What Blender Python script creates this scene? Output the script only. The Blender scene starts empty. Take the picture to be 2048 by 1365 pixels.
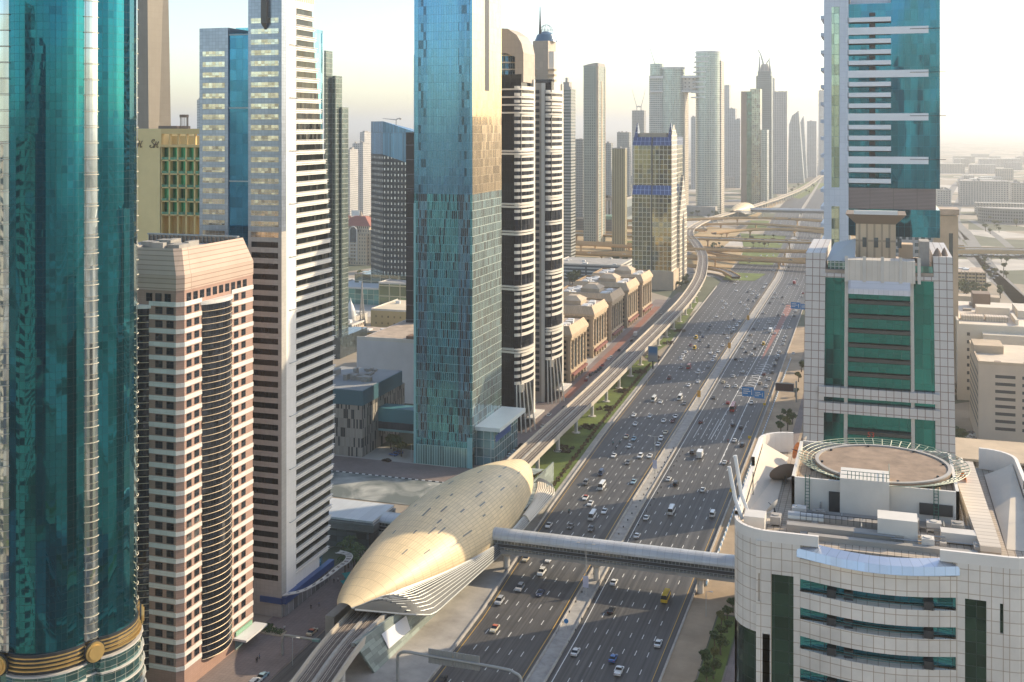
import bpy, math, random
from mathutils import Vector, Matrix, noise as mnoise
R = math.radians
random.seed(7)
S = bpy.context.scene
# ------------------------------------------------------------------ camera
F_PX, CAMZ, YAW, HOR = 2243.0, 155.0, R(18.05), 255.0     # focal length and horizon row measured on the 2048 px photo
CA, SA = math.cos(YAW), math.sin(YAW)
cd = bpy.data.cameras.new('camera')
cam = bpy.data.objects.new('camera', cd); S.collection.objects.link(cam)
cam.location = (0, 0, CAMZ); cam.rotation_euler = (R(90), 0, YAW)
cd.sensor_width = 36; cd.lens = 36 * F_PX / 2048
cd.shift_y = -(1365 / 2 - HOR) / 2048
cd.clip_start = 1; cd.clip_end = 90000
S.camera = cam
# ------------------------------------------------------------------ light
SUN_AZ, SUN_EL = R(50), R(27)       # azimuth measured from +Y (along the highway) towards +X
W = bpy.data.worlds.new('World'); S.world = W; W.use_nodes = True
nt = W.node_tree; nt.nodes.clear()
sk = nt.nodes.new('ShaderNodeTexSky'); sk.sky_type = 'NISHITA'; sk.sun_disc = False
sk.sun_elevation = SUN_EL; sk.sun_rotation = SUN_AZ
sk.air_density = 1.0; sk.dust_density = 1.0; sk.ozone_density = 0.7; sk.altitude = 0
bg = nt.nodes.new('ShaderNodeBackground'); bg.inputs['Strength'].default_value = 0.15
wo = nt.nodes.new('ShaderNodeOutputWorld')
nt.links.new(sk.outputs[0], bg.inputs[0]); nt.links.new(bg.outputs[0], wo.inputs[0])
sl = bpy.data.lights.new('sun', 'SUN'); sl.energy = 3.7; sl.angle = R(0.5); sl.color = (1.0, 0.82, 0.57)
so = bpy.data.objects.new('sun', sl); S.collection.objects.link(so)
sd = Vector((math.sin(SUN_AZ) * math.cos(SUN_EL), math.cos(SUN_AZ) * math.cos(SUN_EL), math.sin(SUN_EL)))
so.rotation_euler = (-sd).to_track_quat('-Z', 'Y').to_euler(); so.location = (300, 300, 600)
S.view_settings.view_transform = 'Standard'; S.view_settings.look = 'None'
S.view_settings.gamma = 1; S.view_settings.exposure = 0.82; S.view_settings.use_curve_mapping = False
HAZE = 0.000125
# ------------------------------------------------------------------ photo measurements to metres
def K(px): return (px - 1024) / F_PX
def G(px, py, z=0.0):
    D = F_PX * (CAMZ - z) / (py - HOR); k = K(px); return D * (k * CA - SA), D * (CA + k * SA)
def DX(X, px):
    k = K(px); D = X / (k * CA - SA); return D, D * (CA + k * SA)
def YX(X, px): return DX(X, px)[1]
def XY(Y, px):
    k = K(px); D = Y / (CA + k * SA); return D * (k * CA - SA)
def dep(X, Y): return -X * SA + Y * CA
def ZZ(py, D): return CAMZ - (py - HOR) * D / F_PX
# ------------------------------------------------------------------ mesh builder
class MB:
    def __init__(s): s.v = []; s.f = []; s.uv = []; s.m = []
    def face(s, pts, m=0, uv=None):
        pts = [Vector(p) for p in pts]
        if uv is None:
            n = Vector((0, 0, 0))
            for i in range(1, len(pts) - 1): n += (pts[i] - pts[0]).cross(pts[i + 1] - pts[0])
            if n.length > 0: n.normalize()
            if abs(n.z) > 0.75: uv = [(p.x, p.y) for p in pts]
            else:
                t = Vector((-n.y, n.x, 0))
                if t.length < 1e-6: t = Vector((1, 0, 0))
                t.normalize(); uv = [(p.dot(t), p.z) for p in pts]
        b = len(s.v); s.v += [tuple(p) for p in pts]; s.f.append(tuple(range(b, b + len(pts)))); s.uv.append(uv); s.m.append(m)
    def box(s, x0, x1, y0, y1, z0, z1, m=0, mt=None):
        if x1 < x0: x0, x1 = x1, x0
        if y1 < y0: y0, y1 = y1, y0
        if mt is None: mt = m
        s.face([(x0, y0, z0), (x1, y0, z0), (x1, y0, z1), (x0, y0, z1)], m)
        s.face([(x1, y0, z0), (x1, y1, z0), (x1, y1, z1), (x1, y0, z1)], m)
        s.face([(x1, y1, z0), (x0, y1, z0), (x0, y1, z1), (x1, y1, z1)], m)
        s.face([(x0, y1, z0), (x0, y0, z0), (x0, y0, z1), (x0, y1, z1)], m)
        s.face([(x0, y0, z1), (x1, y0, z1), (x1, y1, z1), (x0, y1, z1)], mt)
        s.face([(x0, y1, z0), (x1, y1, z0), (x1, y0, z0), (x0, y0, z0)], m)
        return s
    def fb(s, fr, u0, u1, z0, z1, d0, d1, m=0):
        o, u, n = fr
        P = lambda a, z, d: (o[0] + u[0] * a + n[0] * d, o[1] + u[1] * a + n[1] * d, z)
        s.face([P(u0, z0, d1), P(u1, z0, d1), P(u1, z1, d1), P(u0, z1, d1)], m)
        s.face([P(u1, z0, d1), P(u1, z0, d0), P(u1, z1, d0), P(u1, z1, d1)], m)
        s.face([P(u0, z0, d0), P(u0, z0, d1), P(u0, z1, d1), P(u0, z1, d0)], m)
        s.face([P(u0, z1, d1), P(u1, z1, d1), P(u1, z1, d0), P(u0, z1, d0)], m)
        s.face([P(u0, z0, d0), P(u1, z0, d0), P(u1, z0, d1), P(u0, z0, d1)], m)
        s.face([P(u1, z0, d0), P(u0, z0, d0), P(u0, z1, d0), P(u1, z1, d0)], m)
        return s
    def prism(s, poly, z0, z1, m=0, mt=None, closed=True, top=True, bot=False, u0=0.0):
        n = len(poly); a = sum(poly[i][0] * poly[(i + 1) % n][1] - poly[(i + 1) % n][0] * poly[i][1] for i in range(n))
        if closed and a < 0: poly = poly[::-1]
        u = u0
        for i in range(n if closed else n - 1):
            p, q = poly[i], poly[(i + 1) % n]; L = math.hypot(q[0] - p[0], q[1] - p[1])
            s.face([(p[0], p[1], z0), (q[0], q[1], z0), (q[0], q[1], z1), (p[0], p[1], z1)], m, [(u, z0), (u + L, z0), (u + L, z1), (u, z1)]); u += L
        if mt is None: mt = m
        if top and closed: s.face([(p[0], p[1], z1) for p in poly], mt)
        if bot and closed: s.face([(p[0], p[1], z0) for p in poly[::-1]], m)
        return s
    def loft(s, A, B, m=0, u0=0.0, v=(0, 1)):      # open strip between two point rows
        u = u0
        for i in range(len(A) - 1):
            L = (Vector(A[i + 1]) - Vector(A[i])).length
            s.face([A[i], A[i + 1], B[i + 1], B[i]], m, [(u, v[0]), (u + L, v[0]), (u + L, v[1]), (u, v[1])]); u += L
    def tube(s, pts, r, n=6, m=0, r2=None, cap=True):
        pts = [Vector(p) for p in pts]; rings = []
        for i, p in enumerate(pts):
            d = (pts[min(i + 1, len(pts) - 1)] - pts[max(i - 1, 0)]).normalized()
            ax = Vector((0, 0, 1)) if abs(d.z) < .9 else Vector((1, 0, 0))
            a = d.cross(ax).normalized(); b = a.cross(d)
            rr = r if r2 is None else r + (r2 - r) * i / max(1, len(pts) - 1)
            rings.append([tuple(p + a * rr * math.cos(6.28318 * j / n) - b * rr * math.sin(6.28318 * j / n)) for j in range(n)])
        for i in range(len(rings) - 1):
            for j in range(n):
                s.face([rings[i][j], rings[i][(j + 1) % n], rings[i + 1][(j + 1) % n], rings[i + 1][j]], m)
        if cap: s.face(rings[0][::-1], m); s.face(rings[-1], m)
        return s
    def disc(s, cx, cy, z, r, n=32, m=0):
        s.face([(cx + r * math.cos(6.28318 * j / n), cy + r * math.sin(6.28318 * j / n), z) for j in range(n)], m); return s
    def cyl(s, cx, cy, z0, z1, r, n=24, m=0, mt=None, r1=None):
        if r1 is None: r1 = r
        A = [(cx + r * math.cos(6.28318 * j / n), cy + r * math.sin(6.28318 * j / n), z0) for j in range(n + 1)]
        B = [(cx + r1 * math.cos(6.28318 * j / n), cy + r1 * math.sin(6.28318 * j / n), z1) for j in range(n + 1)]
        s.loft(A, B, m, v=(z0, z1)); s.face(B[:-1], m if mt is None else mt); s.face(A[:-1][::-1], m); return s
    def xf(s, fn): s.v = [fn(p) for p in s.v]; return s
    def mesh(s, name, mats, smooth=False):
        me = bpy.data.meshes.new(name); me.from_pydata(s.v, [], s.f)
        if not isinstance(mats, (list, tuple)): mats = [mats]
        for m in mats: me.materials.append(m)
        ul = me.uv_layers.new(name='uv'); i = 0
        flat = [c for f in s.uv for p in f for c in p]; ul.data.foreach_set('uv', flat)
        me.polygons.foreach_set('material_index', s.m)
        if smooth:
            import bmesh
            b = bmesh.new(); b.from_mesh(me); bmesh.ops.remove_doubles(b, verts=b.verts, dist=0.001)
            for f in b.faces: f.smooth = True
            b.to_mesh(me); b.free()
        me.update(); return me
    def build(s, name, mats, parent=None, smooth=False, kind=None, loc=None, label=None):
        o = bpy.data.objects.new(name, s.mesh(name, mats, smooth)); S.collection.objects.link(o)
        if parent: o.parent = parent
        if loc: o.location = loc
        if kind: o['kind'] = kind
        if label: o['label'] = label
        return o
def tag(o, label, cat, group=None):
    o['label'] = label; o['category'] = cat
    if group: o['group'] = group
    return o
def thing(name, label, cat, loc=(0, 0, 0), rz=0, group=None):
    o = bpy.data.objects.new(name, None); S.collection.objects.link(o); o.empty_display_size = 1
    o.location = loc; o.rotation_euler = (0, 0, rz); return tag(o, label, cat, group)
def struct(name, mb, mat):
    o = mb.build(name, mat); o['kind'] = 'structure'; return o
def inst(name, me, parent, loc=(0, 0, 0), rz=0, sc=None):
    o = bpy.data.objects.new(name, me); S.collection.objects.link(o); o.parent = parent; o.location = loc; o.rotation_euler = (0, 0, rz)
    if sc: o.scale = sc
    return o
def copy_tree(o, parent=None):
    c = o.copy(); S.collection.objects.link(c); c.parent = parent
    for ch in list(o.children): copy_tree(ch, c)
    return c
def text3d(body, size, loc, parent, mat, nm='lettering', ext=.03, rz=0):
    c = bpy.data.curves.new(nm, 'FONT'); c.body = body; c.size = size; c.extrude = ext; c.align_x = 'CENTER'; c.align_y = 'CENTER'; c.resolution_u = 3
    tmp = bpy.data.objects.new('tmp', c); S.collection.objects.link(tmp); bpy.context.view_layer.update()
    me = bpy.data.meshes.new_from_object(tmp.evaluated_get(bpy.context.evaluated_depsgraph_get())); bpy.data.objects.remove(tmp); me.materials.clear(); me.materials.append(mat)
    o = bpy.data.objects.new(nm, me); S.collection.objects.link(o); o.parent = parent; o.location = loc; o.rotation_euler = (R(90), 0, rz); return o
# ------------------------------------------------------------------ materials
def _mat(name):
    m = bpy.data.materials.new(name); m.use_nodes = True; t = m.node_tree
    return m, t, t.nodes['Principled BSDF']
def c4(c): return (c[0], c[1], c[2], 1)
def _n(t, typ, **kw):
    n = t.nodes.new(typ)
    for k, v in kw.items(): setattr(n, k, v)
    return n
def _math(t, op, a, b=None, c=None):
    n = t.nodes.new('ShaderNodeMath'); n.operation = op
    for i, x in enumerate((a, b, c)):
        if x is None: continue
        if isinstance(x, (int, float)): n.inputs[i].default_value = x
        else: t.links.new(x, n.inputs[i])
    return n.outputs[0]
def _mixc(t, fac, a, b, mode='MIX'):
    n = t.nodes.new('ShaderNodeMix'); n.data_type = 'RGBA'; n.blend_type = mode
    for sock, x in ((n.inputs[0], fac), (n.inputs[6], a), (n.inputs[7], b)):
        if isinstance(x, (int, float)): sock.default_value = x
        elif isinstance(x, (tuple, list)): sock.default_value = c4(x)
        else: t.links.new(x, sock)
    return n.outputs[2]
def _dirt(t, col, amt=0.25, scale=0.06):
    tc = _n(t, 'ShaderNodeTexCoord'); no = _n(t, 'ShaderNodeTexNoise'); no.inputs['Scale'].default_value = scale; no.inputs['Detail'].default_value = 6; no.inputs['Roughness'].default_value = 0.65
    t.links.new(tc.outputs['Object'], no.inputs['Vector'])
    mr = _n(t, 'ShaderNodeMapRange'); mr.inputs[1].default_value = .3; mr.inputs[2].default_value = .7
    mr.inputs[3].default_value = 1 - amt; mr.inputs[4].default_value = 1 + amt * .45
    t.links.new(no.outputs[0], mr.inputs[0])
    vm = _n(t, 'ShaderNodeVectorMath', operation='SCALE'); t.links.new(mr.outputs[0], vm.inputs['Scale'])
    if isinstance(col, (tuple, list)): vm.inputs[0].default_value = col[:3]
    else: t.links.new(col, vm.inputs[0])
    return vm.outputs[0]
def plain(name, col, rough=.7, dirt=.2, scale=.06, metal=0.0, emit=None):
    m, t, b = _mat(name)
    b.inputs['Roughness'].default_value = rough; b.inputs['Metallic'].default_value = metal
    if dirt: t.links.new(_dirt(t, col, dirt, scale), b.inputs['Base Color'])
    else: b.inputs['Base Color'].default_value = c4(col)
    return m
def panel(name, col, w, h, line, lw=.06, rough=.5, dirt=.15, var=.06, metal=0.0, off=0.0):
    m, t, b = _mat(name); uv = _n(t, 'ShaderNodeUVMap'); br = _n(t, 'ShaderNodeTexBrick'); br.offset = off; br.squash = 1
    t.links.new(uv.outputs[0], br.inputs['Vector']); br.inputs['Scale'].default_value = 1
    br.inputs['Brick Width'].default_value = w; br.inputs['Row Height'].default_value = h; br.inputs['Mortar Size'].default_value = lw
    br.inputs['Mortar Smooth'].default_value = 0; br.inputs['Bias'].default_value = 0
    br.inputs['Color1'].default_value = c4([c * (1 - var) for c in col]); br.inputs['Color2'].default_value = c4([min(1, c * (1 + var)) for c in col]); br.inputs['Mortar'].default_value = c4(line)
    t.links.new(_dirt(t, br.outputs[0], dirt), b.inputs['Base Color']); b.inputs['Roughness'].default_value = rough; b.inputs['Metallic'].default_value = metal
    return m
def _cell(t, w, h, off=0.0):
    uv = _n(t, 'ShaderNodeUVMap'); sp = _n(t, 'ShaderNodeSeparateXYZ'); t.links.new(uv.outputs[0], sp.inputs[0])
    v = _math(t, 'DIVIDE', sp.outputs[1], h); fv = _math(t, 'FLOOR', v)
    u = _math(t, 'DIVIDE', sp.outputs[0], w)
    if off:
        wn = _n(t, 'ShaderNodeTexWhiteNoise', noise_dimensions='1D'); t.links.new(fv, wn.inputs['W'])
        u = _math(t, 'ADD', u, _math(t, 'MULTIPLY', wn.outputs[0], off))
    fu = _math(t, 'FLOOR', u)
    cb = _n(t, 'ShaderNodeCombineXYZ'); t.links.new(fu, cb.inputs[0]); t.links.new(fv, cb.inputs[1])
    wn = _n(t, 'ShaderNodeTexWhiteNoise', noise_dimensions='2D'); t.links.new(cb.outputs[0], wn.inputs['Vector'])
    return _math(t, 'FRACT', u), _math(t, 'FRACT', v), wn
def _inside(t, x, lo, hi): return _math(t, 'MULTIPLY', _math(t, 'GREATER_THAN', x, lo), _math(t, 'LESS_THAN', x, hi))
def _panenormal(t, b, wn, tilt, wave, wscale):
    geo = _n(t, 'ShaderNodeNewGeometry')
    sub = _n(t, 'ShaderNodeVectorMath', operation='SUBTRACT'); t.links.new(wn.outputs['Color'], sub.inputs[0]); sub.inputs[1].default_value = (.5, .5, .5)
    sc = _n(t, 'ShaderNodeVectorMath', operation='SCALE'); t.links.new(sub.outputs[0], sc.inputs[0]); sc.inputs['Scale'].default_value = tilt
    tc = _n(t, 'ShaderNodeTexCoord'); no = _n(t, 'ShaderNodeTexNoise'); no.inputs['Scale'].default_value = wscale; no.inputs['Detail'].default_value = 2
    mp = _n(t, 'ShaderNodeMapping'); mp.inputs['Scale'].default_value = (1.3, 1.3, .28); t.links.new(tc.outputs['Object'], mp.inputs[0]); t.links.new(mp.outputs[0], no.inputs['Vector'])
    s2 = _n(t, 'ShaderNodeVectorMath', operation='SUBTRACT'); t.links.new(no.outputs['Color'], s2.inputs[0]); s2.inputs[1].default_value = (.5, .5, .5)
    s3 = _n(t, 'ShaderNodeVectorMath', operation='SCALE'); t.links.new(s2.outputs[0], s3.inputs[0]); s3.inputs['Scale'].default_value = wave
    a = _n(t, 'ShaderNodeVectorMath', operation='ADD'); t.links.new(geo.outputs['Normal'], a.inputs[0]); t.links.new(sc.outputs[0], a.inputs[1])
    a2 = _n(t, 'ShaderNodeVectorMath', operation='ADD'); t.links.new(a.outputs[0], a2.inputs[0]); t.links.new(s3.outputs[0], a2.inputs[1])
    nn = _n(t, 'ShaderNodeVectorMath', operation='NORMALIZE'); t.links.new(a2.outputs[0], nn.inputs[0]); t.links.new(nn.outputs[0], b.inputs['Normal'])
def glass(name, tint, w=1.5, h=1.8, line=(.05, .06, .07), lw=.06, metal=.75, rough=.06, var=.35, tilt=.03, wave=.03, wscale=.25, dark=None, pdark=0.0, off=0.0, tint2=None):
    """reflective curtain wall: pane grid in metres, every pane tinted and tilted a little on its own"""
    m, t, b = _mat(name); fu, fv, wn = _cell(t, w, h, off)
    lo = [c * (1 - var) for c in tint]; hi = [min(1, c * (1 + var)) for c in (tint2 or tint)]
    col = _mixc(t, wn.outputs['Value'], lo, hi); met = metal
    if dark:
        sel = _n(t, 'ShaderNodeSeparateColor'); t.links.new(wn.outputs['Color'], sel.inputs[0])
        d = _math(t, 'LESS_THAN', sel.outputs[1], pdark); col = _mixc(t, d, col, dark)
    pane = _math(t, 'MULTIPLY', _inside(t, fu, lw / w / 2, 1 - lw / w / 2), _inside(t, fv, lw / h / 2, 1 - lw / h / 2))
    col = _mixc(t, pane, line, col); t.links.new(col, b.inputs['Base Color'])
    t.links.new(_math(t, 'MULTIPLY', pane, metal), b.inputs['Metallic'])
    t.links.new(_math(t, 'MULTIPLY_ADD', pane, rough - .5, .5), b.inputs['Roughness'])
    _panenormal(t, b, wn, tilt, wave, wscale); return m
def wingrid(name, wall, win, w, h, wu=(.2, .8), wv=(.25, .8), metal=.5, rough=.15, var=.3, dirt=.15, wall2=None, tilt=.03, off=0.0):
    """punched windows in a wall, pitch in metres (far buildings only)"""
    m, t, b = _mat(name); fu, fv, wn = _cell(t, w, h, off)
    pane = _math(t, 'MULTIPLY', _inside(t, fu, *wu), _inside(t, fv, *wv))
    wc = _mixc(t, wn.outputs['Value'], [c * (1 - var) for c in win], [c * (1 + var) for c in win])
    wallc = _dirt(t, wall, dirt)
    if wall2: wallc = _mixc(t, _math(t, 'LESS_THAN', fv, .12), wallc, wall2)
    t.links.new(_mixc(t, pane, wallc, wc), b.inputs['Base Color'])
    t.links.new(_math(t, 'MULTIPLY', pane, metal), b.inputs['Metallic'])
    t.links.new(_math(t, 'MULTIPLY_ADD', pane, rough - .7, .7), b.inputs['Roughness'])
    _panenormal(t, b, wn, tilt, 0.0, .2); return m
M = {}
M['white'] = plain('white_paint', (.72, .71, .68), .5, .15)
M['offwhite'] = plain('offwhite_render', (.62, .58, .52), .6, .2)
M['roofgrey'] = plain('roof_screed', (.38, .36, .33), .9, .35, .15)
M['roofwarm'] = plain('roof_tiles_warm', (.48, .38, .29), .9, .35, .2)
M['dark'] = plain('dark_metal', (.03, .035, .04), .5, .1)
M['steel'] = plain('grey_steel', (.35, .36, .36), .4, .15, .5, .5)
M['concrete'] = plain('concrete', (.40, .37, .33), .85, .3, .12)
M['dglass'] = glass('dark_window', (.10, .13, .15), 1.5, 3, lw=.05, metal=.6)
M['beige'] = plain('beige_stone', (.52, .41, .29), .8, .25)
M['brown'] = plain('brown_stone', (.23, .17, .13), .8, .2)
M['leaf'] = None
FR = lambda x0, y0: ((x0, y0), (1, 0), (0, -1))          # front face frame (towards the camera)
RT = lambda x0, y0: ((x0, y0), (0, 1), (1, 0))           # right face frame (towards the highway on the left side)
# ================================================================== ground, roads, metro viaduct
def interp(tab, y):
    if y <= tab[0][0]: return tab[0][1]
    for (a, b), (c, d) in zip(tab, tab[1:]):
        if y <= c: return b + (d - b) * (y - a) / (c - a)
    return tab[-1][1]
MED = [(150, -89.5), (330, -91), (450, -94), (770, -97), (1180, -97), (1664, -113), (2200, -135), (3000, -150), (12000, -330)]
LK = [(150, -118), (330, -119.5), (430, -126), (560, -131.5), (734, -136), (900, -143), (1147, -150), (1664, -158), (2200, -180), (3000, -192), (12000, -375)]
RK = [(150, -58), (635, -58), (1180, -62), (1664, -77), (2200, -98), (3000, -112), (12000, -290)]
def strip(mb, fa, fb, y0, y1, z, step=30, m=0):
    n = max(1, int((y1 - y0) / step)); ys = [y0 + (y1 - y0) * i / n for i in range(n + 1)]
    for a, b in zip(ys, ys[1:]): mb.face([(fa(a), a, z), (fb(a), a, z), (fb(b), b, z), (fa(b), b, z)], m)
med = lambda y: interp(MED, y); lk = lambda y: interp(LK, y); rk = lambda y: interp(RK, y)
def asphalt(name, col, streak=.25):
    m, t, b = _mat(name); tc = _n(t, 'ShaderNodeTexCoord')
    mp = _n(t, 'ShaderNodeMapping'); mp.inputs['Scale'].default_value = (1.1, .006, 1); t.links.new(tc.outputs['Object'], mp.inputs[0])
    no = _n(t, 'ShaderNodeTexNoise'); no.inputs['Scale'].default_value = 1; no.inputs['Detail'].default_value = 5; t.links.new(mp.outputs[0], no.inputs[0])
    mr = _n(t, 'ShaderNodeMapRange'); mr.inputs[1].default_value = .35; mr.inputs[2].default_value = .72; mr.inputs[3].default_value = 1 - streak; mr.inputs[4].default_value = 1 + streak * 1.9; t.links.new(no.outputs[0], mr.inputs[0])
    vm = _n(t, 'ShaderNodeVectorMath', operation='SCALE'); vm.inputs[0].default_value = col; t.links.new(mr.outputs[0], vm.inputs['Scale'])
    t.links.new(_dirt(t, vm.outputs[0], .3, .05), b.inputs['Base Color']); b.inputs['Roughness'].default_value = .62
    return m
M['asphalt'] = asphalt('asphalt', (.066, .063, .060), .42); M['asphalt2'] = asphalt('asphalt_worn', (.10, .092, .084), .3)
M['sand'] = plain('sand', (.40, .30, .20), .95, .35, .05); M['paving'] = panel('paving', (.24, .19, .17), 1.2, 1.2, (.18, .14, .13), .05, .9, .25)
M['redpave'] = plain('red_paving', (.30, .13, .09), .9, .25, .1)
M['grass'] = plain('grass_blades', (.125, .17, .028), .95, .5, .08); M['markw'] = plain('road_paint', (.75, .75, .72), .7, .15, 1.0)
M['marky'] = plain('road_paint_yellow', (.60, .36, .06), .7, .15, 1.0); M['kerb'] = plain('kerb_concrete', (.42, .39, .35), .85, .3, .3)
def landmat():
    m, t, b = _mat('land'); tc = _n(t, 'ShaderNodeTexCoord'); no = _n(t, 'ShaderNodeTexNoise'); no.inputs['Scale'].default_value = .004; no.inputs['Detail'].default_value = 8
    t.links.new(tc.outputs['Object'], no.inputs[0]); vo = _n(t, 'ShaderNodeTexVoronoi'); vo.inputs['Scale'].default_value = .012; t.links.new(tc.outputs['Object'], vo.inputs['Vector'])
    c = _mixc(t, no.outputs[0], (.26, .22, .17), (.42, .35, .26)); s = _n(t, 'ShaderNodeSeparateColor'); t.links.new(vo.outputs['Color'], s.inputs[0])
    c = _mixc(t, _math(t, 'LESS_THAN', s.outputs[0], .3), c, (.12, .13, .08)); c = _mixc(t, _math(t, 'GREATER_THAN', s.outputs[0], .8), c, (.5, .46, .4))
    t.links.new(_dirt(t, c, .3, .02), b.inputs['Base Color']); b.inputs['Roughness'].default_value = .95; return m
g = MB(); g.face([(-30000, -2000, -.05), (30000, -2000, -.05), (30000, 45000, -.05), (-30000, 45000, -.05)]); struct('ground', g, landmat())
g = MB(); strip(g, lk, lambda y: med(y) - 2.6, 60, 9000, .012); strip(g, lambda y: med(y) + 2.6, rk, 60, 9000, .012); strip(g, lambda y: -118, lambda y: -92, -700, 60, .012, 200); strip(g, lambda y: -87, lambda y: -58, -700, 60, .012, 200); struct('highway', g, M['asphalt'])
# service road on the left, pavements, sand verge and frontage road on the right
SLk = lambda y: interp([(100, -160), (320, -162), (500, -163), (700, -166), (1000, -178)], y)
SLr = lambda y: interp([(100, -150), (320, -150), (500, -151), (700, -153), (1000, -164)], y)
g = MB(); strip(g, SLk, SLr, 60, 1050, .008); g.face([(-300, 390, .004), (-166, 390, .004), (-166, 396, .004), (-300, 396, .004)]); struct('service_road', g, M['asphalt2'])
g = MB(); strip(g, lambda y: -182, lambda y: SLk(y) - .3, 60, 640, .13); g.face([(-260, 455, .131), (-182, 455, .131), (-182, 477, .131), (-260, 477, .131)])
strip(g, lambda y: SLk(y) - 12, lambda y: SLk(y) - .3, 640, 1000, .13); struct('pavement', g, M['paving'])
g = MB(); g.face([(-172, 620, .15), (-167.5, 620, .15), (-178, 960, .15), (-183, 960, .15)]); struct('red_pavement', g, M['redpave'])
def plazamat():
    m, t, b = _mat('plaza_concrete'); tc = _n(t, 'ShaderNodeTexCoord'); no = _n(t, 'ShaderNodeTexNoise'); no.inputs['Scale'].default_value = .05; no.inputs['Detail'].default_value = 6; no.inputs['Distortion'].default_value = 1.5
    t.links.new(tc.outputs['Object'], no.inputs[0]); r = _n(t, 'ShaderNodeValToRGB'); r.color_ramp.elements[0].position = .42; r.color_ramp.elements[1].position = .72
    r.color_ramp.elements[0].color = (.13, .15, .14, 1); r.color_ramp.elements[1].color = (.42, .42, .38, 1); t.links.new(no.outputs[0], r.inputs[0]); t.links.new(r.outputs[0], b.inputs['Base Color']); b.inputs['Roughness'].default_value = .8; return m
g = MB(); g.face([(-262, 424, .14), (-167, 424, .14), (-168, 455, .14), (-262, 455, .14)]); struct('plaza', g, plazamat())
g = MB(); strip(g, lambda y: SLr(y) + .4, lambda y: lk(y) - 3.0, 446, 735, .15, 20); g.face([(-138, 452, .15), (-138, 452, .15), (-138, 452, .15)]) ; g.f.pop(); g.uv.pop(); g.m.pop(); g.v = g.v[:-3]
strip(g, lambda y: interp([(745, -149), (900, -151), (1000, -156), (1060, -166)], y), lambda y: interp([(745, -147), (800, -142), (900, -146), (1000, -151), (1060, -164)], y), 745, 1060, .15, 20)
for q in [[(-150, 1290), (-112, 1290), (-115, 1420), (-160, 1430)], [(-165, 1475), (-118, 1475), (-124, 1640), (-190, 1660)], [(-190, 1720), (-160, 1720), (-170, 1900), (-200, 1900)], [(-150, 1150), (-118, 1150), (-112, 1210), (-150, 1210)], [(-200, 2600), (-160, 2500), (-130, 3200), (-190, 3300)], [(-330, 1230), (-210, 1240), (-220, 1290), (-330, 1280)], [(-340, 1420), (-250, 1430), (-250, 1520), (-340, 1500)]]:
    g.face([(x, y, .15) for x, y in q])
struct('lawn', g, M['grass'])
g = MB(); strip(g, lambda y: SLr(y) + .4, lambda y: lk(y) - .5, 60, 450, .14); strip(g, lambda y: lk(y) - 2.9, lambda y: lk(y) - .5, 450, 730, .14); struct('verge', g, M['concrete'])
g = MB(); strip(g, lambda y: rk(y) + .5, lambda y: -48.5, 60, 900, .14); g.face([(-48.5, 360, .139), (-36, 360, .139), (-36, 760, .139), (-48.5, 760, .139)]); struct('sand_verge', g, M['sand'])
g = MB(); strip(g, lambda y: -37, lambda y: -27, 60, 1200, .012); struct('frontage_road', g, M['asphalt'])
g = MB(); strip(g, lambda y: -48, lambda y: -41.5, 60, 359, .15); struct('planting_bed', g, M['grass'])
g = MB(); strip(g, lambda y: -41, lambda y: -37.3, 60, 1200, .16); struct('footpath', g, M['paving'])
# median strip and kerbs
g = MB(); strip(g, lambda y: med(y) - 2.3, lambda y: med(y) + 2.3, 60, 3500, .16); struct('median', g, plain('median_gravel', (.38, .36, .33), .9, .3, .3))
def kerbline(mb, fn, y0, y1, w, h, step=25):
    n = int((y1 - y0) / step); ys = [y0 + (y1 - y0) * i / n for i in range(n + 1)]
    for a, b in zip(ys, ys[1:]):
        xa, xb = fn(a), fn(b)
        mb.face([(xa - w, a, 0), (xb - w, b, 0), (xb - w, b, h), (xa - w, a, h)][::-1]); mb.face([(xa + w, a, 0), (xb + w, b, 0), (xb + w, b, h), (xa + w, a, h)])
        mb.face([(xa - w, a, h), (xa + w, a, h), (xb + w, b, h), (xb - w, b, h)])
def barrier(label, fn, y0, y1, w=.22, h=.85, group='concrete barriers along the highway', mat='kerb'):
    mb = MB(); kerbline(mb, fn, y0, y1, w, h); o = mb.build('barrier', M[mat]); return tag(o, label, 'barrier', group)
barrier('low concrete barrier on the left edge of the gravel median', lambda y: med(y) - 2.5, 60, 3000)
barrier('low concrete barrier on the right edge of the gravel median', lambda y: med(y) + 2.5, 60, 3000)
barrier('white concrete barrier between highway and metro lawn', lambda y: lk(y) - .2, 60, 1100, .25, .9)
barrier('white concrete barrier between highway and sand verge', lambda y: rk(y) + .25, 60, 1900, .25, .9)
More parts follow.
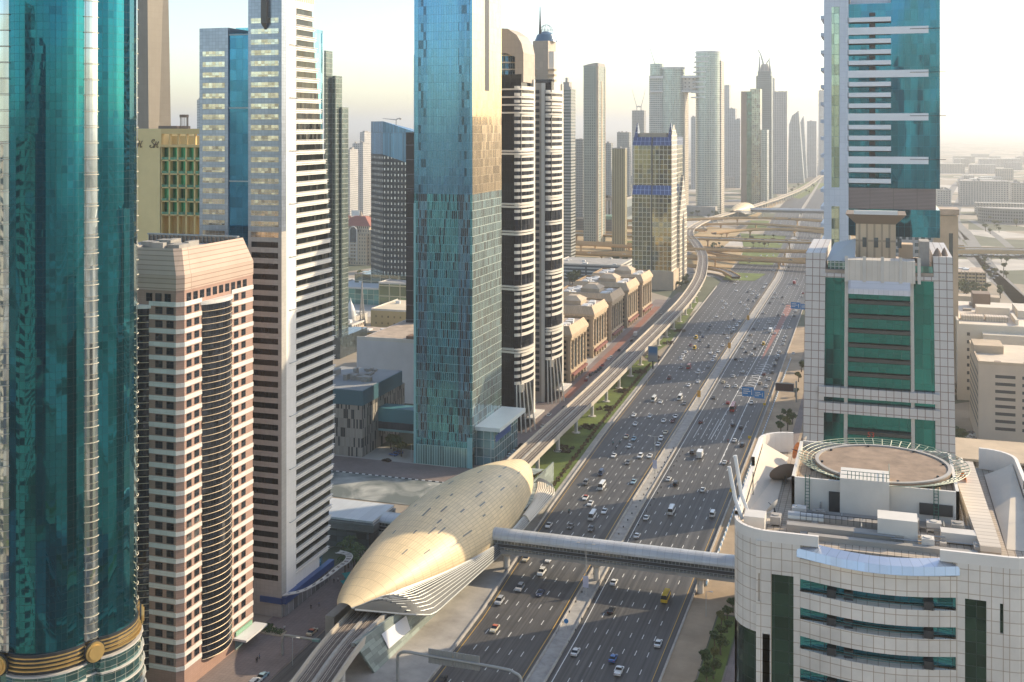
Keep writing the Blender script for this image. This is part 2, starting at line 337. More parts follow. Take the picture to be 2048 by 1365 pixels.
# lane markings
g = MB(); gy = MB()
def dash(mb, x, y, L=3.2, w=.2, dx=0): mb.face([(x - w / 2, y, .018), (x + w / 2, y, .018), (x + dx + w / 2, y + L, .018), (x + dx - w / 2, y + L, .018)])
for y in [60 + 11 * i for i in range(190)]:
    nl = 6 if y < 430 else 7 if y < 700 else 8
    a, b = lk(y) + 1.6, med(y) - 4.8
    for i in range(1, nl): dash(g, a + (b - a) * i / nl, y, w=.22 if y < 700 else .32)
    a, b = med(y) + 4.8, rk(y) - 2.4
    for i in range(1, 7): dash(g, a + (b - a) * i / 7, y, w=.22 if y < 700 else .32)
strip(gy, lambda y: med(y) - 4.4, lambda y: med(y) - 4.15, 60, 1800, .019); strip(gy, lambda y: lk(y) + 1.2, lambda y: lk(y) + 1.4, 60, 700, .019)
strip(gy, lambda y: rk(y) - 2.1, lambda y: rk(y) - 1.9, 60, 700, .019); strip(g, lambda y: med(y) + 4.1, lambda y: med(y) + 4.35, 60, 1800, .019)
for i in range(14):   # chevrons and red slip lane
    y = 655 + i * 7; x = -74 + i * .35
    for s in (-1, 1):
        g.face([(x, y + 3, .02), (x, y + 3.9, .02), (x + s * 3.2, y + .9, .02), (x + s * 3.2, y, .02)] if s > 0 else [(x, y + 3.9, .02), (x, y + 3, .02), (x - 3.2, y, .02), (x - 3.2, y + .9, .02)])
strip(g, lambda y: -78.5 + (y - 600) * .008, lambda y: -78.2 + (y - 600) * .008, 560, 900, .019); strip(g, lambda y: -69.4 - (y - 600) * .002, lambda y: -69.1 - (y - 600) * .002, 520, 900, .019)
for i in range(7): g.face([(-87.5 + i * 3.7 + .0, 560, .018), (-87.3 + i * 3.7, 560, .018), (-87.3 + i * 3.7, 600, .018), (-87.5 + i * 3.7, 600, .018)])
struct('lane_marking', g, M['markw']); struct('edge_marking', gy, M['marky'])
g = MB(); g.face([(-74, 765, .016), (-73, 765, .016), (-69, 1010, .016), (-75.5, 1010, .016)]); struct('red_lane', g, plain('red_asphalt', (.26, .12, .10), .8, .2))
# kerb stones along plaza (black and white), left bottom planters
g = MB(); g2 = MB()
for i in range(60):
    (g if i % 2 else g2).box(-262 + i * 1.6, -260.4 + i * 1.6, 455.1, 455.6, .14, .4)
a = g.build('kerb_row', M['markw']); tag(a, 'row of white kerb blocks along the back of the plaza', 'kerb', 'painted kerbs of the plaza'); a = g2.build('kerb_row', M['dark']); tag(a, 'row of black kerb blocks along the back of the plaza', 'kerb', 'painted kerbs of the plaza')
# slip roads left of the highway beyond the lawn
def ribbon(mb, pts, w, z, m=0):
    P = [Vector((p[0], p[1])) for p in pts]; A = []; B = []
    for i, p in enumerate(P):
        d = (P[min(i + 1, len(P) - 1)] - P[max(i - 1, 0)]).normalized(); n = Vector((-d.y, d.x)); zz = z if len(pts[i]) < 3 else pts[i][2]
        A.append((p.x + n.x * w / 2, p.y + n.y * w / 2, zz)); B.append((p.x - n.x * w / 2, p.y - n.y * w / 2, zz))
    for i in range(len(P) - 1): mb.face([B[i], B[i + 1], A[i + 1], A[i]], m)
    return A, B
def smoothpts(pts, n=8):
    out = []; P = [Vector(list(p) + [0] * (3 - len(p))) for p in pts]
    for i in range(len(P) - 1):
        a, b, c, d = P[max(i - 1, 0)], P[i], P[i + 1], P[min(i + 2, len(P) - 1)]
        for j in range(n):
            t = j / n; out.append(tuple(.5 * ((2 * b) + (c - a) * t + (2 * a - 5 * b + 4 * c - d) * t * t + (3 * b - a - 3 * c + d) * t ** 3)))
    out.append(tuple(P[-1])); return out
g = MB(); ribbon(g, smoothpts([G(1325, 725), G(1375, 665), G(1440, 610), G(1462, 575), G(1430, 550), G(1380, 545)][0:6]), 9, .024); ribbon(g, smoothpts([G(1400, 690), G(1470, 600), G(1530, 545), G(1600, 490)]), 9, .02)
ribbon(g, smoothpts([(-205, 1010), (-190, 930), (-172, 840), (-150, 760), (-140, 735)]), 8, .028); struct('slip_road', g, M['asphalt2'])
# ------------------------------------------------------------------ metro viaduct
VI = [(-136, 205), (-139, 255), (-144, 307), (-147, 464), (-147.5, 612), (-150, 800), (-153, 935), (-160, 1050), (-169, 1137), (-188, 1271), (-215, 1400), (-243, 1520), (-254, 1640), (-250, 1800), (-226, 2000), (-206, 2200), (-188, 2400), (-168, 2800), (-160, 3500)]
VP = smoothpts(VI, 8); DZ = 10.2
def offs(pts, d, z):
    P = [Vector(p[:2]) for p in pts]; out = []
    for i, p in enumerate(P):
        t = (P[min(i + 1, len(P) - 1)] - P[max(i - 1, 0)]).normalized(); out.append((p.x + t.y * d, p.y - t.x * d, z))
    return out
vr = thing('metro_viaduct', 'long curving concrete metro viaduct on round piers beside the highway', 'viaduct', (VP[0][0], VP[0][1], 0)); vo = Vector(VP[0][:2])
LP = [(p[0] - vo.x, p[1] - vo.y) for p in VP]
def profile(mb, prof, m=0, pts=LP):
    rows = [offs(pts, d, z) for d, z in prof]
    for a, b in zip(rows, rows[1:]): mb.loft(b, a, m)
def closedprof(mb, prof, m=0, pts=LP): profile(mb, prof + [prof[0]], m, pts)
mb = MB(); closedprof(mb, [(-5.2, DZ), (5.2, DZ), (5.2, DZ - .5), (2.6, DZ - 2.4), (-2.6, DZ - 2.4), (-5.2, DZ - .5)]); mb.build('deck', plain('viaduct_concrete', (.42, .36, .29), .85, .25), vr)
for s in (-1, 1):
    mb = MB(); closedprof(mb, [(s * 5.35 - .22, DZ - 1.0), (s * 5.35 - .22, DZ + 1.1), (s * 5.35 + .22, DZ + 1.1), (s * 5.35 + .22, DZ - 1.0)]); mb.build('parapet', plain('parapet_concrete', (.52, .46, .37), .8, .2), vr)
mb = MB()
for c in (-2.6, 2.6):
    closedprof(mb, [(c - 1.6, DZ + .02), (c - 1.6, DZ + .25), (c + 1.6, DZ + .25), (c + 1.6, DZ + .02)])
mb.build('track_bed', plain('ballast', (.16, .13, .11), .95, .4, .4), vr)
mb = MB()
for c in (-2.6, 2.6):
    for r in (-1.0, -.45, .72): closedprof(mb, [(c + r - .07, DZ + .26), (c + r - .07, DZ + .42), (c + r + .07, DZ + .42), (c + r + .07, DZ + .26)])
mb.build('rail', plain('rail_steel', (.50, .44, .38), .4, .2, 1.0, .4), vr)
mb = MB(); closedprof(mb, [(-.45, DZ + .02), (-.45, DZ + .6), (.45, DZ + .6), (.45, DZ + .02)]); mb.build('cable_walkway', M['concrete'], vr)
acc = 0; last = Vector(LP[0]); piers = 0; pm = None; nxt = 20
for p, w in zip(LP, VP):
    pass
cum = [0]
for a, b in zip(VP, VP[1:]): cum.append(cum[-1] + math.hypot(b[0] - a[0], b[1] - a[1]))
def vpt(s):
    for i in range(len(cum) - 1):
        if s <= cum[i + 1]:
            t = (s - cum[i]) / (cum[i + 1] - cum[i]); return Vector((LP[i][0] + (LP[i + 1][0] - LP[i][0]) * t, LP[i][1] + (LP[i + 1][1] - LP[i][1]) * t))
    return Vector(LP[-1])
pb = MB(); pb.cyl(0, 0, .1, DZ - 3.4, .95, 14); pb.cyl(0, 0, DZ - 3.4, DZ - 2.42, 1.0, 14, r1=2.3); pb.cyl(0, 0, 0, .5, 2.2, 8); pme = pb.mesh('pier', M['offwhite'])
s = 6; k = 0
while s < cum[-1] - 20 and k < 90:
    q = vpt(s); inst('pier', pme, vr, (q.x + (2.0 if q.y + vo.y < 1000 else 0), q.y, 0)); s += 34; k += 1
# ================================================================== towers left of the highway
def winparts(root, fr, cols, rows, mat, d=(.02, .12), cap=100, name='window'):
    """every window its own part, the first `cap` of them; the rest as one part"""
    cells = [(u, z) for z in rows for u in cols]; cache = {}; rest = MB(); o, uu, n = fr
    for i, ((u0, u1), (z0, z1)) in enumerate(cells):
        if i < cap:
            key = (round(u1 - u0, 2), round(z1 - z0, 2))
            if key not in cache:
                mb = MB(); mb.fb(((0, 0), uu, n), 0, u1 - u0, 0, z1 - z0, d[0], d[1]); cache[key] = mb.mesh(name, mat)
            inst(name, cache[key], root, (o[0] + uu[0] * u0, o[1] + uu[1] * u0, z0))
        else: rest.fb(fr, u0, u1, z0, z1, *d)
    if rest.f: rest.build('windows', mat, root, kind='stuff')
def arc(cx, cy, r, a0, a1, n=12, sy=1.0): return [(cx + r * math.cos(R(a0 + (a1 - a0) * i / n)), cy + sy * r * math.sin(R(a0 + (a1 - a0) * i / n))) for i in range(n + 1)]
def plant(mb, x0, x1, y0, y1, z, n=5, seed=1, hmax=3):
    rr = random.Random(seed)
    for _ in range(n):
        w, l, h = rr.uniform(1.5, 5), rr.uniform(1.5, 6), rr.uniform(.8, hmax); x = rr.uniform(x0 + w / 2 + .5, x1 - w / 2 - .5) if x1 - x0 > w + 1 else (x0 + x1) / 2; y = rr.uniform(y0 + l / 2 + .5, max(y0 + l / 2 + .6, y1 - l / 2 - .5))
        mb.box(x - w / 2, x + w / 2, y - l / 2, y + l / 2, z, z + h)
# ---------------------------------------------------------------- teal lobed glass tower, far left
t = thing('glass_tower', 'teal glass tower of rounded lobes with gold discs at its base, at the left edge', 'tower', (-195.8, 230.7, 0))
lobe_g = glass('teal_glass', (.010, .145, .19), 1.35, 1.85, (.006, .025, .03), .05, .9, .03, .06, .008, .10, .10, dark=(.008, .11, .15), pdark=.05)
strip_g = glass('pale_glass', (.55, .62, .62), 4, 3.7, (.3, .27, .2), .12, .9, .04, .1, .02, .09, .2)
def lobeplan(): # lobes of a rounded plan with recesses between
    pts = []; Rr = 19.5; nl = 6
    for i in range(nl):
        a0 = 360 / nl * i - 143.7; a1 = a0 + 360 / nl
        b0, b1 = a0 + 5, a1 - 5
        for k in range(9):
            f = k / 8; a = b0 + (b1 - b0) * f; rr = Rr * (1 + .085 * math.sin(math.pi * f) ** .7); pts.append((rr * math.cos(R(a)), rr * math.sin(R(a))))
        pts.append((Rr * .93 * math.cos(R(a1 - 4)), Rr * .93 * math.sin(R(a1 - 4)))); pts.append((Rr * .93 * math.cos(R(a1 + 4)), Rr * .93 * math.sin(R(a1 + 4))))
    return pts
LPn = lobeplan(); mb = MB(); mb.prism(LPn, 33, 235, 0); mb.build('curtain_wall', lobe_g, t)
for i in range(6):
    a = 360 / 6 * (i + 1) - 143.7; c, s_ = math.cos(R(a)), math.sin(R(a)); tx, ty = -s_, c
    mb = MB(); ap = [(c * 19.0 + tx * 1.9 * math.cos(q) + c * 1.1 * math.sin(q), s_ * 19.0 + ty * 1.9 * math.cos(q) + s_ * 1.1 * math.sin(q)) for q in [math.pi * k / 8 for k in range(9)]]
    mb.prism(ap, 33, 233, 0, closed=False); mb.build('bay_window', strip_g, t)
    mb = MB()
    for k in range(53):
        z = 35 + 3.75 * k; mb.tube([(p[0] * 1.012, p[1] * 1.012, z) for p in ap], .09, 5)
    mb.build('bay_rings', plain('pale_trim%d' % i, (.62, .55, .42), .5, 0), t)
gold = plain('gold_metal', (.75, .52, .20), .35, .1, .5, .7)
for k in range(4):
    mb = MB(); s = 1.025 + .012 * k; z = 32.0 - k * .85
    P = [(p[0] * s, p[1] * s) for p in LPn]; mb.prism(P, z, z + .3, 0, bot=True); mb.build('gold_band', gold, t)
mb = MB(); mb.prism([(p[0] * 1.02, p[1] * 1.02) for p in LPn], 28, 33, 0); mb.build('belt', M['dark'], t)
for i in range(6):
    a = 360 / 6 * (i + 1) - 143.7; c, s_ = math.cos(R(a)), math.sin(R(a)); mb = MB(); mb.cyl(0, 0, -.3, .3, 2.3, 28); mb.cyl(0, 0, .3, .55, 1.7, 24)
    o = mb.build('gold_disc', gold, t); o.location = (c * 21.2, s_ * 21.2, 30.6); o.rotation_euler = (0, R(90), R(a))
    mb = MB(); mb.cyl(0, 0, .0, .45, 2.6, 28); q = mb.build('disc_surround', M['dark'], t); q.location = (c * 20.6, s_ * 20.6, 30.6); q.rotation_euler = (0, R(90), R(a))
mb = MB()
for k in range(8):
    P = [(p[0] * (1.05 + .012 * k), p[1] * (1.05 + .012 * k)) for p in LPn]; mb.prism(P, 24.8 - k * 3.6, 28.0 - k * 3.6, 0)
mb.build('podium', glass('podium_glass', (.10, .22, .22), 3, 1.6, (.3, .3, .25), .1), t)
for k in range(8):
    mb = MB(); P = [(p[0] * (1.065 + .012 * k), p[1] * (1.065 + .012 * k)) for p in LPn]; mb.prism(P, 28.0 - k * 3.6, 28.4 - k * 3.6, 0, bot=True); mb.build('podium_cornice', M['offwhite'], t)
# ---------------------------------------------------------------- pink and white banded office tower
X0 = -181; Y0 = YX(X0, 362); L = 37.0; Wd = 36.0; ZT = 121.5
t = thing('banded_tower', 'pinkish brown tower with white bands and a curved dark glass bay, beside the teal tower', 'tower', (X0, Y0, 0))
pink = panel('pink_stone', (.38, .24, .185), 1.1, .62, (.34, .20, .15), .05, .7, .15, .05)
wband = panel('white_stone_band', (.70, .66, .60), 2.2, 1.3, (.5, .46, .4), .03, .6, .12)
roofp = panel('pink_parapet', (.50, .37, .29), 40, 1.35, (.30, .21, .16), .12, .7, .15)
mb = MB(); mb.prism([(-Wd, 0), (-1.6, 0), (0, 1.6), (0, L), (-Wd, L)], 0, 114.5); mb.build('wall', pink, t)
mb = MB(); mb.prism([(-Wd, -.15), (-1.5, -.15), (.15, 1.5), (.15, L + .1), (-Wd, L + .1)], 110.2, 114.3, top=False); A = [(-Wd, -.15), (-1.5, -.15), (.15, 1.5), (.15, L + .1), (-Wd, L + .1)]
B = [(-Wd, 2), (-4, 2), (-2.2, 3.6), (-2.2, L - 2), (-Wd, L - 2)]
mb.loft([(p[0], p[1], 114.3) for p in A], [(p[0], p[1], ZT) for p in B], v=(0, 7.5)); mb.build('parapet', roofp, t)
mb = MB(); mb.prism([(-Wd + .2, 2.4), (-4.2, 2.4), (-2.6, 4), (-2.6, L - 2.2), (-Wd + .2, L - 2.2)], 114.5, 119.5, 0); mb.build('roof', M['roofgrey'], t)
mb = MB(); plant(mb, -32, -6, 6, L - 6, 119.5, 9, 3, 2.5); mb.build('roof_plant', M['concrete'], t)
mb = MB()
for k in range(22): mb.box(-Wd + .3 + k * 1.5, -Wd + .42 + k * 1.5, L - 2.3, L - 1.2, 119.5, 121.6)
mb.box(-Wd, -4, L - 2.4, L - 1.0, 121.5, 121.9); mb.build('roof_railing', M['steel'], t)
nf = 28; FH = 3.7; z0 = 6.0; rowsz = [z0 + FH * i for i in range(nf)]
bayu = (9.8, 25.2)
mb = MB()
for z in rowsz:
    for a, b in ((.2, bayu[0]), (bayu[1], L + .1)): mb.fb(RT(0, 0), max(a, 1.5), b, z - .1, z + 1.15, 0, .18)
    mb.fb(FR(0, 0), -10.2, -1.5, z - .1, z + 1.15, 0, .18)
    mb.face([(-1.5, -.18, z - .1), (.18, 1.5, z - .1), (.18, 1.5, z + 1.15), (-1.5, -.18, z + 1.15)])
mb.build('white_bands', wband, t)
wg = glass('office_window', (.035, .045, .06), 1.1, 1.2, (.03, .03, .03), .08, .6, .08, .5, .06)
rw = [(z + 1.45, z + 3.35) for z in rowsz[::-1]]
winparts(t, RT(0, 0), [(2.6, 4.9), (6.3, 8.6), (26.6, 28.9), (30.6, 32.9)], rw[1:], wg, (.02, .06), 76)
winparts(t, FR(0, 0), [(-8.2, -5.9), (-4.6, -2.3)], rw[1:], wg, (.02, .06), 24)
mb = MB()
for i in range(10): mb.fb(RT(0, 0), 2.6 + i * 3.2, 4.7 + i * 3.2, 107, 109.3, .02, .06)
for i in range(3): mb.fb(FR(0, 0), -8.2 + i * 3.0 - 3, -6.2 + i * 3.0 - 3, 107, 109.3, .02, .06)
mb.build('windows', wg, t, kind='stuff')
def bay(fr_is_right, a, b, bulge, z0_, z1_):
    n = 12; pts = []
    for i in range(n + 1):
        f = i / n; u = a + (b - a) * f; d = bulge * math.sin(math.pi * f) ** .8 + .1
        pts.append((d, u) if fr_is_right else (u, -d))
    return pts
bg_ = glass('bay_glass', (.04, .05, .07), .9, 1.85, (.04, .035, .03), .05, .7, .06, .4, .05, .05)
for right, a, b in ((True, *bayu), (False, -26.0, -10.2)):
    pts = bay(right, a, b, 2.6, 0, 0); mb = MB(); mb.prism(pts, 5, 105, closed=False); mb.build('bay', bg_, t)
    mb = MB()
    for k in range(54):
        z = 5 + 1.85 * k; mb.tube([(p[0] * 1.0 + (.12 if right else 0), p[1] - (0 if right else .12), z) for p in pts], .11, 4)
    mb.build('bay_ribs', plain('bronze_rib%d' % right, (.55, .43, .28), .4, 0, metal=.4), t)
    mb = MB(); q = bay(right, a - .6, b + .6, 3.0, 0, 0); mb.prism(q, 105, 106, 0, closed=True, bot=True); mb.build('bay_hood', wband, t)
mb = MB(); mb.box(.1, 4.5, 26, 38, 3.4, 4.0); mb.build('canopy', M['white'], t)
mb = MB(); mb.fb(RT(0, 0), 27, 36, 4.2, 5.4, 0, .5); mb.build('shop_sign', plain('green_sign', (.25, .45, .30), .5, .1), t)
mb = MB(); mb.fb(RT(0, 0), 27, 37, .2, 3.2, 0, .3); mb.build('shop_window', glass('shop_glass', (.35, .5, .5), 2.2, 3, metal=.6), t)
# ---------------------------------------------------------------- white sail-edged tower
X0 = -179; Y0 = 314.3; t = thing('office_tower', 'tall white tower with dark window bands and curved glass rear edge, left foreground', 'tower', (X0, Y0, 0))
wall = panel('white_cladding', (.86, .81, .73), 1.5, 3.4, (.68, .62, .54), .025, .45, .1, .02)
edge = []
for px, py in ((624, -40), (628, 60), (640, 200), (655, 380), (664, 560), (668, 700), (668, 860), (663, 1000), (655, 1110), (650, 1160)):
    D, Y = DX(X0, px); edge.append((Y - Y0, ZZ(py, D)))
edge.sort(key=lambda e: e[1])
def eu(z): return interp([(b, a) for a, b in edge], z)
uB = 9.4; ZB = 206
mb = MB()   # blank corner panel
mb.fb(RT(0, 0), 0, uB, 4, ZB, -12, 0); mb.build('corner_pier', wall, t)
mb = MB(); fl = 3.4; nfl = 54
zs = [10 + fl * i for i in range(nfl)]
for z in zs:      # core behind the bands
    u1 = min(eu(z), eu(z + fl)); mb.fb(RT(0, 0), uB, u1, z, z + fl, -11, -.45)
mb.build('glass_core', glass('tower_glass', (.035, .04, .035), 1.4, 3.4, (.05, .05, .05), .05, .7, .06, .5, .04, .06), t)
mb = MB(); mb2 = MB()
for i, z in enumerate(zs):
    u1 = eu(z)
    mb.fb(RT(0, 0), uB, u1 + .2, z, z + 1.2, -.45, 0); mb2.fb(RT(0, 0), uB - .3, u1 + .6, z + 1.3, z + 1.5, -.45, .35)
    mb2.fb(RT(0, 0), uB - .3, u1 + .6, z + .55, z + .68, -.1, .30)
mb.build('spandrels', wall, t); mb2.build('sunshade_fins', plain('fin_metal', (.66, .62, .56), .4, .1), t)
for i in range(5, nfl, 5):
    mb = MB(); z = zs[i] + 1.5; mb.tube([(.5, uB - 4.5, z), (.5, uB + .2, z)], .12, 5); mb.tube([(.5, uB - 4.5, z), (0, uB - 4.5, z)], .12, 5); mb.build('bracket_rod', M['steel'], t)
mb = MB(); mb.fb(RT(0, 0), uB, eu(196), 193.6, ZB, -11, 0); mb.fb(RT(0, 0), uB, 26, 4, 10, -11, -.4); mb.build('crown_wall', wall, t)
mb = MB()
for i in range(12): mb.fb(RT(0, 0), 4 + i * 1.5, 4.8 + i * 1.5, 196, 199, 0, .12)
mb.build('crown_grille', plain('cream_grille', (.6, .5, .36), .6, .1), t)
mb = MB(); mb.cyl(0, 0, 0, .8, 4.2, 40); c_ = mb.build('clock_rim', plain('bronze', (.28, .21, .14), .4, .1, metal=.5), t); c_.location = (0.02, 14, 208.8); c_.rotation_euler = (0, R(90), 0)
mb = MB(); mb.cyl(0, 0, .8, .95, 3.5, 40); q = mb.build('clock_face', M['white'], t); q.location = (0.05, 14, 208.8); q.rotation_euler = (0, R(90), 0)
mb = MB(); mb.box(-11.5, 0, 6, 24, ZB, 214); mb.build('crown_block', wall, t)
for u in (22.4, 24.6):
    mb = MB(); mb.tube([(-3, u, 193), (-3, u, 225)], .35, 6); mb.build('mast', M['dark'], t)
M['bandglass'] = glass('band_glass', (.02, .025, .03), 1.2, 3, (.015, .015, .015), .05, .5, .1, .3)
ag = panel('aluminium_panel', (.36, .40, .46), 1.2, 1.1, (.22, .25, .29), .04, .28, .1, .10, .65)
lw_ = panel('brown_cladding', (.43, .405, .36), 1.5, 1.2, (.33, .30, .26), .03, .6, .12)
mb = MB(); mb.fb(FR(0, 0), -12, 0.03, 122, ZB, -3, .04); mb.fb(FR(0, 0), -12, 0.03, ZB, 214, -5, .04); mb.build('front_upper_cladding', ag, t)
mb = MB(); mb.fb(FR(0, 0), -12, 0.03, 0, 122, -3, .04); mb.build('front_lower_cladding', lw_, t)
rf = glass('cream_glass', (.62, .58, .46), 1.2, 1.7, (.35, .36, .36), .05, .85, .1, .25, .05, .06)
for i, z in enumerate(zs):
    if z < 118:
        mb = MB(); mb.fb(FR(0, 0), -10.8, -1.2, z + 1.45, z + 3.2, -.3, .07); mb.build('window_band', M['bandglass'], t)
    elif z < 190 :
        mb = MB(); mb.fb(FR(0, 0), -11, -1, z + 1.3, z + 2.9, 0, .10); mb.build('window_band', rf, t)
mb = MB(); mb.box(-6.6, -4.6, -1.4, 0, 188, 230); mb.face([(-6.6, -1.4, 188), (-4.6, -1.4, 188), (-5.2, -.1, 186), (-6.0, -.1, 186)]); mb.build('bronze_fin', plain('fin_bronze', (.14, .12, .10), .5, .1), t)
# left wing
mb = MB(); mb.fb(FR(0, 0), -19.4, -12.02, 20, 185, -25, -.6); mb.build('blue_glass_slot', glass('blue_glass', (.04, .20, .33), 2.4, 3.4, (.02, .10, .18), .05, .8, .05, .2, .012, .04), t)
mb = MB()
for k in range(1, 8): mb.fb(FR(0, 0), -19.4, -12.02, 20 + k * 23.5, 20.4 + k * 23.5, -.6, -.3)
mb.build('slot_ledges', M['steel'], t)
mb = MB(); mb.fb(FR(0, 0), -30, -19.4, 0, 187, -24, 0); mb.build('left_wing', ag, t)
for i, z in enumerate(zs):
    if 100 < z < 178:
        mb = MB(); mb.fb(FR(0, 0), -28.8, -20.6, z + 1.3, z + 2.9, 0, .06); mb.build('window_band', rf, t)
# rear curved teal glass
mb = MB(); P = [(-24, 12), (-2.5, 12), (-1.0, 20), (-.9, 28)] + [(-.9 - 9 + 9 * math.cos(R(a)), 28 + 7 * math.sin(R(a))) for a in (20, 40, 60, 80)] + [(-24, 35)]
mb.prism(P, 6, 188, 0, 0); mb.build('rear_glass', glass('teal_rear_glass', (.20, .52, .62), 1.4, 3.4, (.08, .2, .25), .06, .8, .06, .2, .015, .05), t)
# street canopy
can = [(1.0, -1), (5.5, 4), (7.5, 14), (8, 24), (8.5, 31), (6.5, 36.5), (1, 38.5)]; sc_ = smoothpts(can, 5)
inn = [(-.2, 2 + 34 * i / (len(sc_) - 1)) for i in range(len(sc_))]
mb = MB()
for i in range(len(sc_) - 1):
    a, b = Vector(sc_[i][:2]), Vector(sc_[i + 1][:2]); ia = a + (Vector((0, (a.y + 34) / 2 * .98)) - a).normalized() * 2.2; ib = b + (Vector((0, (b.y + 34) / 2 * .98)) - b).normalized() * 2.2
    mb.tube([(a.x, a.y, 7.6), (b.x, b.y, 7.6)], .22, 6); mb.tube([(ia.x, ia.y, 7.4), (ib.x, ib.y, 7.4)], .15, 5); mb.tube([(a.x, a.y, 7.6), (ia.x, ia.y, 7.4)], .13, 5)
    if i % 2 == 0: mb.face([(a.x, a.y, 7.55), (b.x, b.y, 7.55), (ib.x, ib.y, 7.35), (ia.x, ia.y, 7.35)])
mb.build('street_canopy', M['offwhite'], t)
mb = MB(); mb.fb(RT(0, 0), -.0, 33, 4.4, 6.6, -.3, 1.6); mb.fb(FR(0, 0), -7.5, 0.3, 4.4, 6.2, 0, .5); mb.build('shop_fascia', plain('blue_fascia', (.02, .07, .22), .4, .1), t)
mb = MB(); mb.fb(RT(0, 0), .5, 32, .2, 4.3, -2, .9); mb.build('shopfront', glass('shopfront_glass', (.3, .3, .3), 3, 4, (.5, .5, .5), .15, .4), t)
# ---------------------------------------------------------------- cream hotel with monogram
Yh = 398; x0, x1, x2 = XY(Yh, 262), XY(Yh, 322), XY(Yh, 406); D = dep(x1, Yh); zt = ZZ(258, D)
t = thing('hotel', 'cream hotel with a script monogram and green glazed balconies, behind the pink tower', 'hotel', (x1, Yh, 0))
cream = plain('cream_render', (.84, .64, .30), .75, .12)
mb = MB(); mb.box(x0 - x1 - 14, 0, 0, 26, 0, zt); mb.box(0, x2 - x1 + 6, 7, 26, 0, zt - 3); mb.build('wall', cream, t)
Wb = x2 - x1; fh = (ZZ(294, D) - ZZ(430, D)) / 5; zb = ZZ(430, D)
mb = MB(); mb.box(.01, Wb + 6, 2.0, 7, zb, ZZ(294, D)); mb.build('green_glazing', glass('green_glass', (.04, .34, .17), 1.6, fh, (.3, .3, .2), .12, .6, .1, .6, .05), t)
mb = MB(); nb = 5
for k in range(6): mb.box(0, Wb + 6, 0, 6.9, zb + fh * k - .25, zb + fh * k + .25)
for i in range(nb + 3): mb.box(i * Wb / nb - .35, i * Wb / nb + .35, .0, 2.5, zb - 12, ZZ(294, D))
for i in range(nb + 3): mb.box(i * Wb / nb - .3, i * Wb / nb + .3, .3, 1.3, ZZ(294, D), zt - 2)
mb.box(0, Wb + 6, 0, 2, zt - 2.2, zt); mb.box(0, Wb + 6, -.3, 7, ZZ(294, D) - .1, ZZ(294, D) + .9); mb.box(0, Wb + 6, .5, 26, 0, zb - 8); mb.build('balcony_grid', plain('ochre_frame', (.74, .52, .22), .7, .1), t)
for k in range(5):
    for i in range(nb):
        mb = MB(); mb.box(i * Wb / nb + .35, (i + 1) * Wb / nb - .35, .05, .15, zb + fh * k + .3, zb + fh * k + 1.35); mb.build('balcony_rail', glass('rail_glass%d%d' % (k, i), (.12, .3, .2), .8, 1.1, metal=.5) if (k, i) == (0, 0) else bpy.data.materials['rail_glass00'], t)
mb = MB(); mb.box(-7, 2, 8, 18, zt, zt + 1.2)
for q in range(8): mb.tube([(3 + 1.6 * math.cos(q), 12 + 1.6 * math.sin(q), zt), (3 + 1.6 * math.cos(q), 12 + 1.6 * math.sin(q), zt + 6)], .15, 4)
mb.cyl(3, 12, zt + 4.8, zt + 6, 1.9, 14); mb.build('roof_tank', M['brown'], t)
def script_mark(parent, ox, oz, s, mat):
    mb = MB(); y = -.15
    S1 = [(.9, 2.6), (1.5, 3.0), (1.3, 3.4), (.5, 3.2), (.2, 2.5), (.8, 1.9), (1.3, 1.3), (1.0, .5), (.1, .1), (-.6, .3), (-.7, .8), (-.2, 1.0)]
    H1 = [(.9, .2), (1.4, .1), (1.8, .9), (2.1, 1.9), (2.4, 2.6)]; H2 = [(1.2, 1.3), (2.0, 1.45), (3.0, 1.3)]; H3 = [(3.6, 2.6), (3.1, 1.8), (2.7, .6), (2.9, .15), (3.4, .4)]
    for c in (S1, H1, H2, H3): mb.tube([(ox + a * s, y, oz + b * s) for a, b, _ in smoothpts(c, 5)], .13 * s + .07, 5)
    mb.build('monogram', mat, parent)
br = plain('monogram_bronze', (.16, .10, .04), .5, 0)
script_mark(t, XY(Yh, 269) - x1, ZZ(296, D), 1.1, br); script_mark(t, XY(Yh, 303) - x1, ZZ(296, D), 1.0, br)
# ---------------------------------------------------------------- leaning triangular tower behind the hotel, slim tips
Yt = 560; a0, a1, a2 = XY(Yt, 255), XY(Yt, 300), XY(Yt, 322)
t = thing('triangular_tower', 'brown tapering tower rising behind the cream hotel', 'tower', (a1, Yt, 0))
mb = MB(); zb, zt2 = 40, 300; sl_ = (a2 - a1)
A = [(a0 - a1 - 8, 0), (.8, 0), (sl_ * 1.05, 14), (a0 - a1 - 8, 14)]; B = [(a0 - a1 - 8, 0), (-2.5, 0), (sl_ * .38 - 1.5, 14), (a0 - a1 - 8, 14)]
mb.loft([(p[0], p[1], 0) for p in A + A[:1]], [(p[0], p[1], zt2) for p in B + B[:1]], v=(0, zt2)); mb.build('wall', panel('tower_brown', (.26, .22, .165), 3, 3.6, (.22, .18, .14), .05, .6, .1, .03), t)
mb = MB(); mb.box(a0 - a1 - 8, a0 - a1 + 1.2, -.4, 0, 0, 290); mb.build('window_strip', glass('strip_glass', (.15, .17, .2), 3, 3.6), t)
